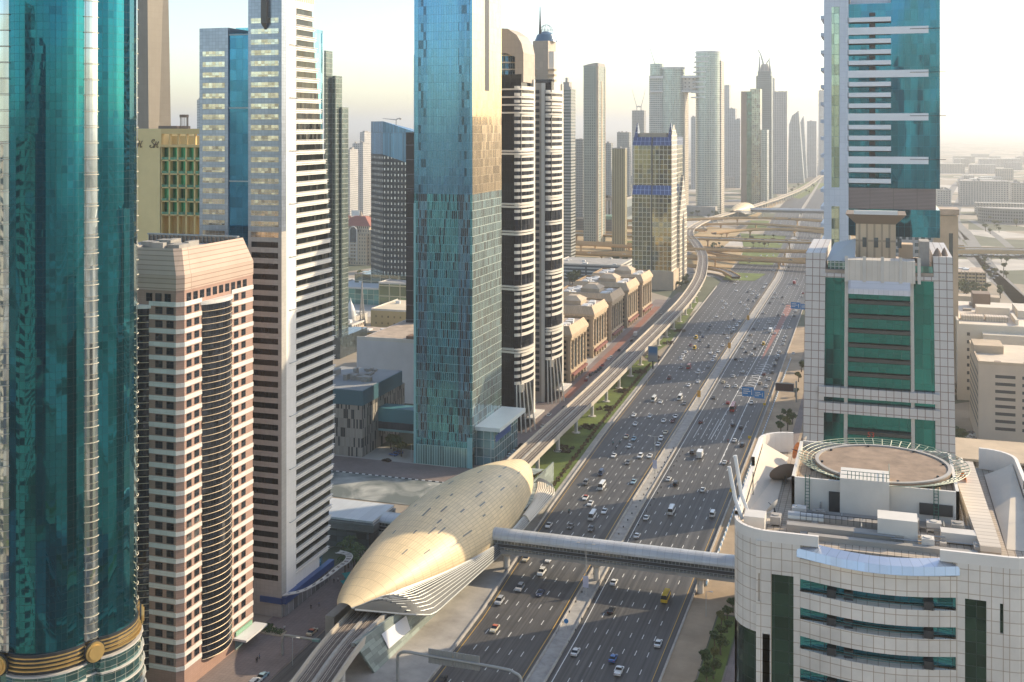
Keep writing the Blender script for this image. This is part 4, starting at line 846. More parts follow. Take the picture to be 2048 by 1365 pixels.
# between the twin towers and the gridded tower
t, w, l, z = far('balcony_tower', 'grey stepped tower with fine floor lines right of the twin dark towers', 1122, 1142, 1151, 180, -330, hz('bt', (.30, .30, .28), (.10, .13, .13), 30, 3.6, wu=(0, 1), wv=(.3, .8)))
mb = MB(); mb.box(-w * .9, -w * .3, 4, l - 4, z, z + 9); mb.box(-w * .7, -w * .5, 6, l - 8, z + 9, z + 14); mb.build('crown', M['concrete'], t)
far('slim_block', 'short grey tower beside the stepped tower, between it and the tall curved-top tower', 1140, 1166, 1168, 280, -420, hz('sb2', (.26, .27, .26), (.09, .11, .11)))
D = 1500; t, w, l, z = far('curved_top_tower', 'tall pale green tower with a gently curved top and a lit right edge', 1167, 1196, 1210, 132, -350, hz('ct', (.30, .32, .28), (.13, .18, .17), 3.0, 3.6, wu=(.25, .8), wv=(.2, .85)), roof=False)
mb = MB(); n = 8
mb.face([(-w, 0, z)] + [(-w - 2 + (w + 2) * i / n, 0, z + 4 * math.sin(math.pi / 2 * i / n)) for i in range(n + 1)] + [(0, 0, z)]); A = [(-w - 2 + (w + 2) * i / n, 0, z + 4 * math.sin(math.pi / 2 * i / n)) for i in range(n + 1)]; mb.loft(A, [(p[0], l, p[2]) for p in A]); mb.face([(0, 0, z), (0, l, z), (0, l, z + 4), (0, 0, z + 4)]); mb.build('curved_crown', M['concrete'], t)
mb = MB(); mb.box(-2, .6, -.6, 1, 0, z); mb.box(-2, .6, l - 1, l + .6, 0, z); mb.box(-.3, .5, l * .45, l * .6, 0, z - 20); mb.build('edge_pier', M['beige'], t)
far('gold_tower', 'small ochre tower with a lit right edge left of the gridded tower', 1224, 1250, 1254, 298, -300, hz('gt', (.38, .32, .18), (.16, .16, .10), 2.2, 30, wu=(.2, .7), wv=(0, 1)))
far('hazy_block', 'plain hazy block behind the small ochre tower', 1234, 1258, 1262, 266, -480, hz('hb', (.3, .31, .3), (.2, .22, .22)))
far('hazy_block', 'low hazy building between the curved-top tower and the ochre tower', 1207, 1222, 1226, 288, -470, hz('hb2', (.3, .31, .3), (.2, .22, .22)))
t, w, l, z = far('unfinished_tower', 'unfinished dark tower topped by two cranes, above the gridded tower', 1264, 1288, 1292, 222, -560, hz('ut', (.28, .28, .27), (.12, .13, .13), 4, 4))
def crane(label, X, Y, z0, h, jl, ang, luff=60):
    t = thing('tower_crane', label, 'crane', (X, Y, z0), ang, group='cranes on the skyline')
    mb = MB(); mb.box(-.9, .9, -.9, .9, 0, h); mb.build('mast', M['steel'], t)
    mb = MB(); c, s = math.cos(R(luff)), math.sin(R(luff)); mb.tube([(0, 0, h), (jl * c, 0, h + jl * s)], .9, 4, r2=.4); mb.tube([(0, 0, h + 1), (-8, 0, h + 3)], 1.1, 4); mb.build('jib', M['steel'], t)
    mb = MB(); mb.box(-10, -7, -1.4, 1.4, h, h + 3); mb.build('counterweight', M['concrete'], t); return t
X_, Y_ = t.location.x, t.location.y
crane('left crane of the pair on the unfinished tower', X_ - w * .65, Y_ + 8, z, 9, 46, R(170), 74); crane('right crane of the pair on the unfinished tower', X_ - w * .3, Y_ + 8, z, 9, 46, R(8), 76)
# low blocks round the interchange
x, y = G(1188, 452); t = thing('mirror_block', 'brown framed low office block with a big reflective glass front', 'building', (x, y, 0)); h_ = ZZ(352, dep(x, y)); w = x - XY(y, 1110)
mb = MB(); mb.box(-w, 0, 0, 40, 0, h_); mb.build('frame', M['brown'], t); mb = MB(); mb.box(-w, -9, -.4, 0, 0, h_ - 5); mb.build('glass_front', glass('mirror', (.10, .16, .15), 6, 6, (.06, .08, .08), .1, .8, .05, .2, .01, .02), t)
x, y = G(1246, 447); t = thing('columned_block', 'grey low block with tall white columns left of the gridded tower', 'building', (x, y, 0)); w = x - XY(y, 1191); h_ = ZZ(397, dep(x, y))
mb = MB(); mb.box(-w, 0, 0, 70, 0, h_); mb.build('body', hz('cb', (.22, .25, .25), (.06, .08, .09), 6, 30), t)
for k in range(8): mb = MB(); mb.box(-w + k * w / 7.3, -w + k * w / 7.3 + 1.6, -1.5, 0, 8, h_ - 4); mb.build('column', M['white'], t)
mb = MB(); mb.box(-w - 1, 1, -2, 71, h_ - 3.9, h_); mb.box(-w - 1, 1, -2, 0, 0, 7.9); mb.build('cornice', M['concrete'], t)
mb = MB(); plant(mb, -w, 0, 0, 70, h_, 9, 4, 3); mb.build('roof_plant', M['roofgrey'], t)
x, y = G(1234, 468); t = thing('green_roof_block', 'low brown block with a green domed roof behind the flyovers', 'building', (x, y, 0)); w = x - XY(y, 1110); h_ = ZZ(440, dep(x, y))
mb = MB(); mb.box(-w, 0, 0, 30, 0, h_); mb.build('body', panel('grb', (.20, .16, .12), 40, 4, (.08, .08, .07), 1.6), t)
for a in (.08, .50, .98): mb = MB(); mb.box(-w * a, -w * a + 3, -1, .2, 0, h_ + 1); mb.build('pier', M['offwhite'], t)
mb = MB(); mb.loft([(-w * .5, 0, h_), (-w * .42, 0, h_ + 5), (-w * .1, 0, h_ + 5), (0, 0, h_)], [(-w * .5, 30, h_), (-w * .42, 30, h_ + 5), (-w * .1, 30, h_ + 5), (0, 30, h_)]); mb.face([(-w * .5, 0, h_), (0, 0, h_), (-w * .1, 0, h_ + 5), (-w * .42, 0, h_ + 5)]); mb.build('green_roof', plain('green_copper', (.16, .26, .17), .6, .1), t)
# twin round towers joined by a sky bridge
Xs = -330
def roundtower(px0, px1, Y, ytop, nm):
    xa, xb = XY(Y, px0), XY(Y, px1); return (xa + xb) / 2, (xb - xa) / 2, ZZ(ytop, dep((xa + xb) / 2, Y))
Y = 2000; t = thing('sky_bridge_towers', 'pair of tall pale round-fronted towers joined near the top by a sky bridge', 'towers', (XY(Y, 1390), Y, 0)); ox = t.location.x
cg = glass('round_glass', (.24, .33, .32), 3, 3.8, (.50, .50, .45), .9, .7, .12, .3, .02, .02, .05)
for px0, px1, yt_, nm in ((1322, 1368, 138, 'left_tower'), (1390, 1441, 106, 'right_tower')):
    cx, r, zt = roundtower(px0, px1, Y, yt_, nm); mb = MB(); mb.cyl(cx - ox, 10, 0, zt, r, 28); mb.build('round_shaft', cg, t)
    mb = MB(); mb.cyl(cx - ox, 10, zt, zt + 3, r + 1, 28); mb.build('crown_ring', M['white'], t)
    mb = MB(); mb.box(cx - ox + r * .55, cx - ox + r + .8, 4, 46, 0, zt - 14); mb.build('side_wall', hz('sw' + nm, (.52, .46, .38), (.16, .15, .13), 6, 3.8, wu=(.2, .6)), t)
cx, r, zt = roundtower(1298, 1326, Y, 150, ''); mb = MB(); mb.box(cx - ox - r, cx - ox + r + 8, 2, 40, 0, ZZ(150, 1990)); mb.build('left_wing', hz('lw', (.48, .48, .45), (.22, .26, .26), 4, 3.8, wu=(.1, .9), wv=(.3, .8)), t)
mb = MB(); mb.cyl(cx - ox, 10, ZZ(150, 1990), ZZ(126, 1990), r, 20); mb.build('wing_drum', cg, t)
mb = MB(); mb.box(XY(Y, 1350) - ox, XY(Y, 1392) - ox, 2, 40, ZZ(180, 1990), ZZ(152, 1990)); mb.build('sky_bridge', hz('skb', (.56, .52, .46), (.15, .16, .16), 7, 7, wu=(.3, .7), wv=(.3, .7)), t)
mb = MB(); mb.box(XY(Y, 1300) - ox, XY(Y, 1398) - ox, -2, 42, ZZ(156, 1990), ZZ(151, 1990)); mb.box(XY(Y, 1300) - ox, XY(Y, 1398) - ox, -2, 42, ZZ(184, 1990), ZZ(181, 1990)); mb.build('bridge_belts', M['white'], t)
mb = MB()
for k in range(9): cx, r, zt = roundtower(1390, 1441, Y, 106, ''); mb.cyl(cx - ox - 2 - k * .8, 10, zt - 8 - k * 9, zt - 6 - k * 9, r + .5, 24)
mb.build('stepped_terraces', M['white'], t)
crane('thin crane standing above the sky bridge towers', XY(2100, 1311), 2100, ZZ(150, 2050), 20, 50, R(150), 68)
mb = MB(); mb.box(-60, 40, -30, -2, 0, 16); mb.build('podium', M['concrete'], t)
# slab pair, crescent tower, white tower, hazy towers
Y = 2230; t = thing('slab_tower', 'brown and green slab tower with a slanted pale glass front beside the distant station', 'tower', (XY(Y, 1504), Y, 0)); ox = t.location.x; Dd = dep(ox, Y)
for a, b, yt_, m_, d in ((1482, 1493, 183, M['brown'], 0), (1493, 1503, 183, glass('slab_green', (.05, .16, .14), 4, 4), 1), (1500, 1520, 178, glass('slab_pale', (.30, .36, .30), 4, 4, (.45, .42, .36), .5), 3), (1522, 1534, 260, cg, 2)):
    mb = MB(); x0_, x1_ = XY(Y, a) - ox, XY(Y, b) - ox; mb.box(x0_, x1_, d, 40, 0, ZZ(yt_, Dd)); mb.build('slab', m_, t)
Y = 2420; t = thing('crescent_tower', 'dark tower crowned by two curved crescent blades', 'tower', (XY(Y, 1528), Y, 0)); ox = t.location.x; Dd = dep(ox, Y)
mb = MB(); mb.box(XY(Y, 1512) - ox, XY(Y, 1543) - ox, 0, 36, 0, ZZ(152, Dd)); mb.box(XY(Y, 1515) - ox, XY(Y, 1541) - ox, 2, 34, 0, ZZ(143, Dd)); mb.build('shaft', hz('cr', (.20, .24, .24), (.08, .12, .13), 4, 4), t)
mb = MB(); mb.cyl(0, 16, ZZ(143, Dd), ZZ(128, Dd), 11, 12, r1=7); mb.build('neck', M['concrete'], t)
for pts in ([(1514, 98), (1520, 108), (1524, 122), (1527, 136), (1530, 148)], [(1539, 116), (1533, 124), (1529, 136), (1522, 148)], [(1518, 112), (1517, 148)], [(1537, 120), (1540, 148)]):
    mb = MB(); mb.tube([(XY(Y, a) - ox, 14, ZZ(b, Dd)) for a, b in pts], .9, 5, r2=2.6); mb.build('crescent_blade', M['steel'], t)
far('white_grid_tower', 'tall whitish tower with a fine window grid right of the crescent tower', 1546, 1574, 1576, 184, -200, hz('wt', (.50, .47, .44), (.20, .22, .23), 4, 4, wu=(.25, .75)))
far('hazy_tower', 'slim hazy tower peeping over the white gridded tower', 1543, 1549, 1549, 158, -260, hz('ht1', (.4, .4, .4), (.25, .27, .27)))
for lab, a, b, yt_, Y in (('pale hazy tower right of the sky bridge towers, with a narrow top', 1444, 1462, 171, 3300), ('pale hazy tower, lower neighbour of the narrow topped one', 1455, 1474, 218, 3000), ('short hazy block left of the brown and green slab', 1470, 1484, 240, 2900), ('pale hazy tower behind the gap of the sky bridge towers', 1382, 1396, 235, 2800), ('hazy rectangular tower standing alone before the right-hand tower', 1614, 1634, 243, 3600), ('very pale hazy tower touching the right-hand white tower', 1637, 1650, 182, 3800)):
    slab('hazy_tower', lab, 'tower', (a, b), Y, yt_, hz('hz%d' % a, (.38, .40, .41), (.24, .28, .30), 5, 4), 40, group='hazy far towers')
for lab, pts, Y in (('hazy triangular tower with a leaning pointed top', [(1576, 330), (1578, 250), (1584, 232), (1597, 222), (1608, 330)], 3200), ('hazy faceted tower narrower and right of the pointed one', [(1596, 330), (1600, 246), (1607, 232), (1614, 330)], 3500)):
    t = thing('hazy_tower', lab, 'tower', (XY(Y, pts[0][0]), Y, 0), group='hazy far towers'); ox = t.location.x; Dd = dep(ox, Y); mb = MB(); P = [(XY(Y, a) - ox, ZZ(b, Dd) if b < 330 else 0) for a, b in pts]
    mb.face([(p[0], 0, p[1]) for p in P]); mb.face([(p[0], 40, p[1]) for p in P[::-1]])
    for p, q in zip(P, P[1:] + P[:1]): mb.face([(p[0], 0, p[1]), (q[0], 0, q[1]), (q[0], 40, q[1]), (p[0], 40, p[1])])
    mb.build('body', hz('tri%d' % pts[0][0], (.36, .39, .40), (.24, .30, .32), 5, 4), t)
# hazy blocks left: between stepped tower and slanted tower
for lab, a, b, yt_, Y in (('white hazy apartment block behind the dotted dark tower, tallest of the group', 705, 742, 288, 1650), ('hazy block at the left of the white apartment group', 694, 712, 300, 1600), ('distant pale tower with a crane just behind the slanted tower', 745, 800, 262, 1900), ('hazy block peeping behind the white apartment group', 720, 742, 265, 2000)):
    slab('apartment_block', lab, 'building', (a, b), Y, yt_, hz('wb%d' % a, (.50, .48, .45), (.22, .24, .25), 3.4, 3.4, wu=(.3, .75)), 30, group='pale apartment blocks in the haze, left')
crane('crane above the slanted tower roof', XY(1900, 786), 1915, ZZ(262, 1950), 20, 28, R(180), 5)
# low hazy blocks filling the city behind the interchange and on the left
rr = random.Random(21); DESC = ['sand coloured', 'pale grey', 'cream', 'brown grey', 'whitish']; k = 0
for i in range(26):
    px = rr.choice([rr.uniform(672, 742), rr.uniform(1130, 1265), rr.uniform(1375, 1500), rr.uniform(1560, 1640)]); Y = rr.uniform(1750, 3300) if px > 800 else rr.uniform(1300, 2300)
    x = XY(Y, px); w, l, h = rr.uniform(28, 60), rr.uniform(25, 60), rr.uniform(10, 34)
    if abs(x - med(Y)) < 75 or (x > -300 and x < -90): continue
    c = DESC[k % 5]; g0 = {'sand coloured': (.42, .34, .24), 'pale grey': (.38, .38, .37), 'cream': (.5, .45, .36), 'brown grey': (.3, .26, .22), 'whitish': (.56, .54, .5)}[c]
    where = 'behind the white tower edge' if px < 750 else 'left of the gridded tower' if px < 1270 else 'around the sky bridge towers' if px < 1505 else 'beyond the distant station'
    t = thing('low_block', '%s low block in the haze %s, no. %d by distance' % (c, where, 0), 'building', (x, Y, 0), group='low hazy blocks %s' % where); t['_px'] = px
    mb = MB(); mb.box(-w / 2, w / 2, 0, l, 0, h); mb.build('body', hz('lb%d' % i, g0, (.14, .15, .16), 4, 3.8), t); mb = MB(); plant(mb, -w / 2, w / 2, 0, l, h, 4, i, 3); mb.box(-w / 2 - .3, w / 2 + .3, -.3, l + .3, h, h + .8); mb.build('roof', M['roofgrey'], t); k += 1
# distant metro station and its bridge
# ------------------------------------------------------------------ flyovers
def flyover(label, pts, w, z, piers=True, pitch=45):
    t = thing('flyover', label, 'flyover', (pts[0][0], pts[0][1], 0), group='sand coloured flyovers of the interchange'); ox, oy = pts[0][0], pts[0][1]
    P = smoothpts([(p[0] - ox, p[1] - oy) for p in pts], 6)
    fc = bpy.data.materials.get('flyover_concrete') or plain('flyover_concrete', (.56, .36, .17), .85, .2)
    mb = MB(); closedprof(mb, [(-w / 2, z), (w / 2, z), (w / 2, z - .8), (w * .3, z - 2.2), (-w * .3, z - 2.2), (-w / 2, z - .8)], pts=P); mb.build('deck', fc, t)
    mb = MB(); profile(mb, [(-w / 2 + .5, z + .02), (w / 2 - .5, z + .02)], pts=P); mb.build('roadway', M['asphalt2'], t)
    for s in (-1, 1): mb = MB(); closedprof(mb, [(s * w / 2 - .25, z - .2), (s * w / 2 - .25, z + 1.1), (s * w / 2 + .25, z + 1.1), (s * w / 2 + .25, z - .2)], pts=P); mb.build('parapet', fc, t)
    if piers:
        mb = MB(); mb.box(-.8, .8, -.9, .9, 0, z - 2.2); mb.box(-w * .3, w * .3, -1, 1, z - 3.6, z - 2.2); pm_ = mb.mesh('pier', fc); s = 15; last = None; acc = 0
        for a, b in zip(P, P[1:]):
            acc += math.hypot(b[0] - a[0], b[1] - a[1])
            if acc > pitch:
                X_, Y_ = a[0] + ox, a[1] + oy; acc = 0
                if lk(Y_) + 2 < X_ < med(Y_) - 3 or med(Y_) + 3 < X_ < rk(Y_) - 2: X_ = med(Y_)
                inst('pier', pm_, t, (X_ - ox, Y_ - oy, 0), math.atan2(b[1] - a[1], b[0] - a[0]) + R(90))
    return t
flyover('nearest flyover, straight across the highway before the green lawns', [(-700, 1260), (-420, 1255), (-200, 1258), (-60, 1252), (60, 1245)], 12, 9.5)
flyover('second flyover, narrow and slightly bowed above the highway', [(-600, 1380), (-380, 1345), (-200, 1325), (-60, 1345), (60, 1375)], 9, 11.5)
flyover('widest flyover, double carriageway in the middle of the interchange', [(-900, 1530), (-500, 1490), (-210, 1468), (-60, 1462), (100, 1455)], 24, 10.5, pitch=55)
flyover('arching flyover climbing over the highway behind the wide one', [(-560, 1650), (-330, 1700), (-210, 1790), (-110, 1790), (0, 1700), (80, 1600)], 10, 12.5)
flyover('low ramp curving left from the interchange towards the twin towers', [(-260, 1320), (-330, 1290), (-430, 1300), (-560, 1360), (-800, 1440)], 10, 6.5)
flyover('far left ramp running level with the wide flyover', [(-230, 1590), (-380, 1610), (-560, 1640), (-900, 1700)], 12, 10)
flyover('ramp sweeping from the highway side under the metro curve', [(-135, 1140), (-165, 1200), (-240, 1230), (-380, 1235), (-620, 1225)], 9, 5.0)
flyover('curving ramp from the nearest flyover up to the metro curve', [(-60, 1295), (-130, 1290), (-185, 1330), (-230, 1420), (-300, 1440)], 9, 7.5)
flyover('slim ramp between the second and the wide flyover on the left', [(-210, 1400), (-320, 1395), (-480, 1410), (-700, 1440)], 9, 7.5)
flyover('wide loop ramp rising behind the metro curve to the arching flyover', [(-215, 1560), (-180, 1620), (-130, 1650), (-60, 1620), (20, 1560)], 9, 9)
flyover('low ramp running left in front of the interchange beside the parking block', [(-230, 1180), (-330, 1175), (-480, 1160), (-700, 1150)], 9, 5.0)
flyover('golden ramp bending left below the wide flyover beside the metro curve', [(-235, 1500), (-300, 1540), (-400, 1560), (-620, 1540)], 8, 6)
flyover('ramp crossing diagonally beneath the arching flyover', [(-260, 1720), (-190, 1760), (-120, 1730), (-60, 1690)], 8, 6.5)
g = MB(); M['goldsand'] = plain('golden_sand', (.44, .31, .15), .95, .35, .03)
for q_ in ([(-700, 1130), (-215, 1180), (-235, 1290), (-700, 1300)], [(-700, 1320), (-240, 1300), (-262, 1440), (-700, 1450)], [(-210, 1260), (-152, 1230), (-160, 1440), (-218, 1390)], [(-700, 1490), (-262, 1490), (-270, 1720), (-700, 1760)], [(-252, 1490), (-190, 1420), (-192, 1720), (-250, 1760)], [(-245, 1900), (-200, 1905), (-190, 2400), (-200, 2400)], [(-56, 1180), (-20, 1180), (-20, 1900), (-66, 1900)]): g.face([(x, y, .01) for x, y in q_])
struct('sand_ground', g, M['goldsand'])
# ground ramps drawn as roads
g = MB(); 
for pts, w in (([(-130, 1180), (-180, 1290), (-260, 1360), (-340, 1370), (-420, 1300)], 8), ([(-125, 1500), (-160, 1560), (-200, 1700), (-200, 1900)], 9), ([(-120, 1700), (-160, 1660), (-180, 1560)], 7), ([(-420, 1180), (-340, 1190), (-300, 1120), (-360, 1060), (-430, 1080)], 8)): ribbon(g, smoothpts(pts, 8), w, .03)
struct('ramp_road', g, M['asphalt2'])
# ================================================================== right row: round-cornered roof building, teal tower, white balconied tower
# ---------------------------------------------------------------- near building with helipad
X0, Y0 = -21.6, 174.7; t = thing('helipad_building', 'white tiled round-cornered building with a round helipad on its roof, bottom right', 'building', (X0, Y0, 0)); HB = 93.0
tile = panel('white_tile', (.78, .71, .62), 1.55, 1.75, (.46, .34, .24), .05, .35, .28, .04)
x_ = lambda px: XY(Y0, px) - X0
Wd, Lb, r = 45.5, 50.0, 6.0
def rrect(x0, x1, y0, y1, r, n=7):
    P = []
    for cx, cy, a0 in ((x0 + r, y0 + r, 180), (x1 - r, y0 + r, 270), (x1 - r, y1 - r, 0), (x0 + r, y1 - r, 90)):
        for i in range(n + 1): a = R(a0 + 90 * i / n); P.append((cx + r * math.cos(a), cy + r * math.sin(a)))
    return P
xc0, xc1 = x_(1600), x_(1912); Dn = 172
zrow = lambda py: ZZ(py, dep(XY(Y0, 1750), Y0) - 0)
# wall: prism from plan with a shallow bow between xc0 and xc1
def plan(z_off=0, bow=2.6, inset=0.0):
    P = rrect(0 + inset, Wd - inset, 0 + inset, Lb - inset, r); out = []
    for i, p in enumerate(P):
        out.append(p)
        if i == 7:   # end of the first corner -> along the front edge
            pass
    fr = [(xc0, inset)] + [(xc0 + (xc1 - xc0) * k / 12, inset - bow * math.sin(math.pi * k / 12)) for k in range(1, 12)] + [(xc1, inset)]
    return out[:8] + fr + out[8:]
mb = MB()
P = plan(); W_ = plan(inset=.35); 
i0 = 8; n_ = len(P)
def wallseg(a, b, z0, z1):
    mb.prism([P[k % n_] for k in range(a, b + 1)], z0, z1, closed=False, u0=0)
# segments of the front with openings: build as vertical strips between px columns
zt = HB; low = 0
def fstrip(px0, px1, z0, z1, d=0.0, depth=.5, mat=0): mb.fb(FR(0, 0), x_(px0), x_(px1), z0, z1, -depth, d)
fstrip(1506, 1516, low, zt); fstrip(1516, 1522, zt - 14, zt); 
zz = lambda py, px=1600: ZZ(py, dep(XY(Y0, px), Y0))
# left part: slit window and tall window
mbw = MB()
mb = MB()
xs = [x_(1512), x_(1516), x_(1522), x_(1543), x_(1587), x_(1600)]
sl0, sl1 = zz(1203, 1519), zz(1147, 1519); tw1 = zz(1151, 1565); cg1 = zz(1262, 1485)
for a, b in ((0, 1), (2, 3), (4, 5)): mb.fb(FR(0, 0), xs[a], xs[b], 0, zt - 1.2, -.5, 0)
mb.fb(FR(0, 0), xs[1], xs[2], sl1, zt - 1.2, -.5, 0); mb.fb(FR(0, 0), xs[1], xs[2], 0, sl0, -.5, 0); mb.fb(FR(0, 0), xs[3], xs[4], tw1, zt - 1.2, -.5, 0)
rs = [x_(1912), x_(1930), x_(1973), x_(2000), x_(2007), Wd - r]
tw2 = zz(1200, 1950); s20, s21 = zz(1268, 2003), zz(1208, 2003)
for a, b in ((0, 1), (2, 3), (4, 5)): mb.fb(FR(0, 0), rs[a], rs[b], 0, zt - 1.2, -.5, 0)
mb.fb(FR(0, 0), rs[1], rs[2], tw2, zt - 1.2, -.5, 0); mb.fb(FR(0, 0), rs[3], rs[4], s21, zt - 1.2, -.5, 0); mb.fb(FR(0, 0), rs[3], rs[4], 0, s20, -.5, 0)
# rounded corners and side walls
C = rrect(0, Wd, 0, Lb, r)
mb.prism([C[k] for k in range(0, 8)], cg1, zt - 1.2, closed=False, u0=0); mb.prism([C[k] for k in range(8, 32)] + [C[0]], 0, zt - 1.2, closed=False, u0=3)
mb.fb(FR(0, 0), 4.9, r, 0, cg1, -.5, 0)
mb.build('wall', tile, t)
# bowed centre: spandrels between balconies
xm, hw = (xc0 + xc1) / 2, (xc1 - xc0) / 2
def bowpts(x0, x1, bow, n=14, y=0.0): return [(x0 + (x1 - x0) * k / n, y - bow * math.sin(math.pi * k / n)) for k in range(n + 1)]
ops = []; py = [(1158, 1183), (1215, 1238), (1272, 1297), (1337, 1362)]
zo = [(zz(b, 1600) , zz(a, 1600)) for a, b in py]
pitch = (zo[0][0] - zo[3][0]) / 3
while zo[-1][0] - pitch > 6: zo.append((zo[-1][0] - pitch, zo[-1][1] - pitch))
prev = zt - 3.2; sp = MB()
for i, (a, b) in enumerate(zo):
    sp.prism(bowpts(xc0, xc1, 2.2), b, prev, closed=False, u0=0); q = bowpts(xc0, xc1, 2.2)
    sp.face([(p[0], p[1], b) for p in q][::-1]); sp.face([(p[0], p[1], prev) for p in q]); prev = a
sp.prism(bowpts(xc0, xc1, 2.2), 0, prev, closed=False); sp.face([(p[0], p[1], prev) for p in bowpts(xc0, xc1, 2.2)])
sp.build('bowed_spandrels', tile, t)
bgm = glass('balcony_glass', (.04, .24, .28), 2.0, 3, (.03, .08, .09), .12, .8, .06, .3, .03, .05, .2)
for i, (a, b) in enumerate(zo[:6]):
    m2 = MB(); m2.box(xc0, xc1, .6, .9, a, b); m2.build('balcony_glazing', bgm, t)
    m2 = MB(); m2.tube([(p[0], p[1] + .15, a + 1.0) for p in bowpts(xc0 + .4, xc1 - .4, 2.0)], .05, 4); m2.tube([(p[0], p[1] + .15, a + .6) for p in bowpts(xc0 + .4, xc1 - .4, 2.0)], .04, 4); m2.build('balcony_rail', plain('teal_rail%d' % i, (.03, .18, .18), .4, 0), t)
    for f in (.18, .29, .80):
        m2 = MB(); xx = xc0 + (xc1 - xc0) * f; m2.box(xx, xx + 1.3, -1.2, .5, a + .05, a + 1.2); m2.build('condenser_screen', M['dark'], t)
gv = glass('tall_window_glass', (.025, .07, .06), 2.2, 1.75, (.03, .05, .05), .06, .8, .05, .3, .02, .06, .2)
for a, b, z0_, z1_ in ((xs[3], xs[4], 0, tw1), (rs[1], rs[2], 0, tw2), (xs[1], xs[2], sl0, sl1), (rs[3], rs[4], s20, s21)):
    m2 = MB(); m2.box(a, b, .35, .6, z0_, z1_); m2.build('window', gv, t)
m2 = MB(); m2.prism([(p[0] + .3, p[1] + .3) for p in C[0:8]] , 0, cg1, closed=False); m2.prism([(p[0], p[1] + .3) for p in C[28:32]] + [C[0]], 0, cg1, closed=False); m2.build('corner_glazing', gv, t)
# coping, metal visor
m2 = MB(); cpts = [C[k] for k in range(0, 8)] + [(x_(1637), 0)]
inn = [(p[0] + .5 if k < 4 else p[0] + .2, p[1] + .5) for k, p in enumerate(cpts)]
def coping(mbx, pts, z0_, z1_, w):
    P2 = [Vector((p[0], p[1], 0)) for p in pts]
    for i in range(len(P2) - 1):
        a, b = P2[i], P2[i + 1]; d = (b - a).normalized(); nn = Vector((-d.y, d.x, 0)) * w
        mbx.face([(a.x, a.y, z0_), (b.x, b.y, z0_), (b.x, b.y, z1_), (a.x, a.y, z1_)]); mbx.face([(a.x, a.y, z1_), (b.x, b.y, z1_), (b.x + nn.x, b.y + nn.y, z1_), (a.x + nn.x, a.y + nn.y, z1_)])
        mbx.face([(b.x + nn.x, b.y + nn.y, z0_), (a.x + nn.x, a.y + nn.y, z0_), (a.x + nn.x, a.y + nn.y, z1_), (b.x + nn.x, b.y + nn.y, z1_)])
    mbx.face([(P2[-1].x, P2[-1].y, z0_), (P2[-1].x, P2[-1].y + w, z0_), (P2[-1].x, P2[-1].y + w, z1_), (P2[-1].x, P2[-1].y, z1_)])
# full parapet: left side wall, front-left, front-right, right side, back; with a step up at the back corners
front_l = [C[k] for k in range(0, 8)] + [(x_(1637), 0)]
coping(m2, front_l, zt - 1.2, zt + .4, .55)
front_r = [(x_(1880), 0)] + [C[k] for k in range(8, 16)]; coping(m2, front_r, zt - 1.2, zt + .4, .55)
coping(m2, [(Wd, r), (Wd, Lb * .62)], zt - 1.2, zt + 1.2, .6)
def swoop(x, ys, sgn):   # rising side walls at the back
    pass
coping(m2, [(Wd, Lb * .62), (Wd, Lb - r)] + [C[k] for k in range(16, 24)], zt - 1.2, zt + 2.6, .6)
coping(m2, [C[k] for k in range(24, 32)] + [(0, Lb * .62)], zt - 1.2, zt + 2.6, .6)
coping(m2, [(0, Lb * .62), (0, r)], zt - 1.2, zt + 1.0, .6)
m2.build('parapet', plain('parapet_white', (.78, .72, .64), .5, .12), t)
m2 = MB(); vb = bowpts(xc0 - .5, xc1 + .5, 2.9); vt = [(p[0], p[1] + 1.6) for p in bowpts(xc0 + .8, xc1 - .8, 2.7)]
m2.loft([(p[0], p[1] - .3, zt - 2.9) for p in vb], [(p[0], p[1] + .1, zt - 1.7) for p in vb], v=(0, 1)); m2.loft([(p[0], p[1] + .1, zt - 1.7) for p in vb], [(q[0], q[1], zt - 1.1) for q in vt], v=(1, 2)); m2.build('metal_visor', panel('visor_metal', (.62, .66, .72), 1.55, 20, (.45, .48, .52), .05, .25, .05, .03, .6), t)
m2 = MB(); m2.prism([(p[0] * .985 + .3, p[1] * .985 + .4) for p in C], zt - 3.4, zt - 1.3); m2.build('roof_deck', panel('roof_pavers', (.46, .38, .29), 1.0, 1.0, (.22, .17, .13), .06, .8, .25), t)
for x0_, x1_ in ((.8, 5.5), (Wd - 5.5, Wd - .8)):
    m2 = MB(); m2.face([(x0_, 8, zt - 1.25), (x1_, 8, zt - 1.25), (x1_, Lb - 5, zt - 1.0), (x0_, Lb - 5, zt + 1.4)] if x0_ < 5 else [(x0_, 8, zt - 1.25), (x1_, 8, zt - 1.25), (x1_, Lb - 5, zt + 1.4), (x0_, Lb - 5, zt - 1.0)])
    m2.build('side_gutter', bpy.data.materials.get('gutter_cream') or plain('gutter_cream', (.62, .54, .43), .7, .15), t)
m2 = MB(); m2.face([(Wd - 9.5, 4, zt + .3), (Wd - 6.6, 4, zt + .3), (Wd - 7.5, Lb - 6, zt + 1.5), (Wd - 11.5, Lb - 6, zt + 1.5)]); m2.box(Wd - 9.5, Wd - 6.6, 4, 4.3, zt - 1.3, zt + .3)
m2.face([(Wd - 9.5, 4, zt - 1.3), (Wd - 9.5, 4, zt + .3), (Wd - 11.5, Lb - 6, zt + 1.5), (Wd - 11.5, Lb - 6, zt - 1.3)]); m2.build('clad_duct_cover', panel('duct_cover', (.60, .52, .42), 30, 1.4, (.36, .28, .2), .08, .6, .1), t)
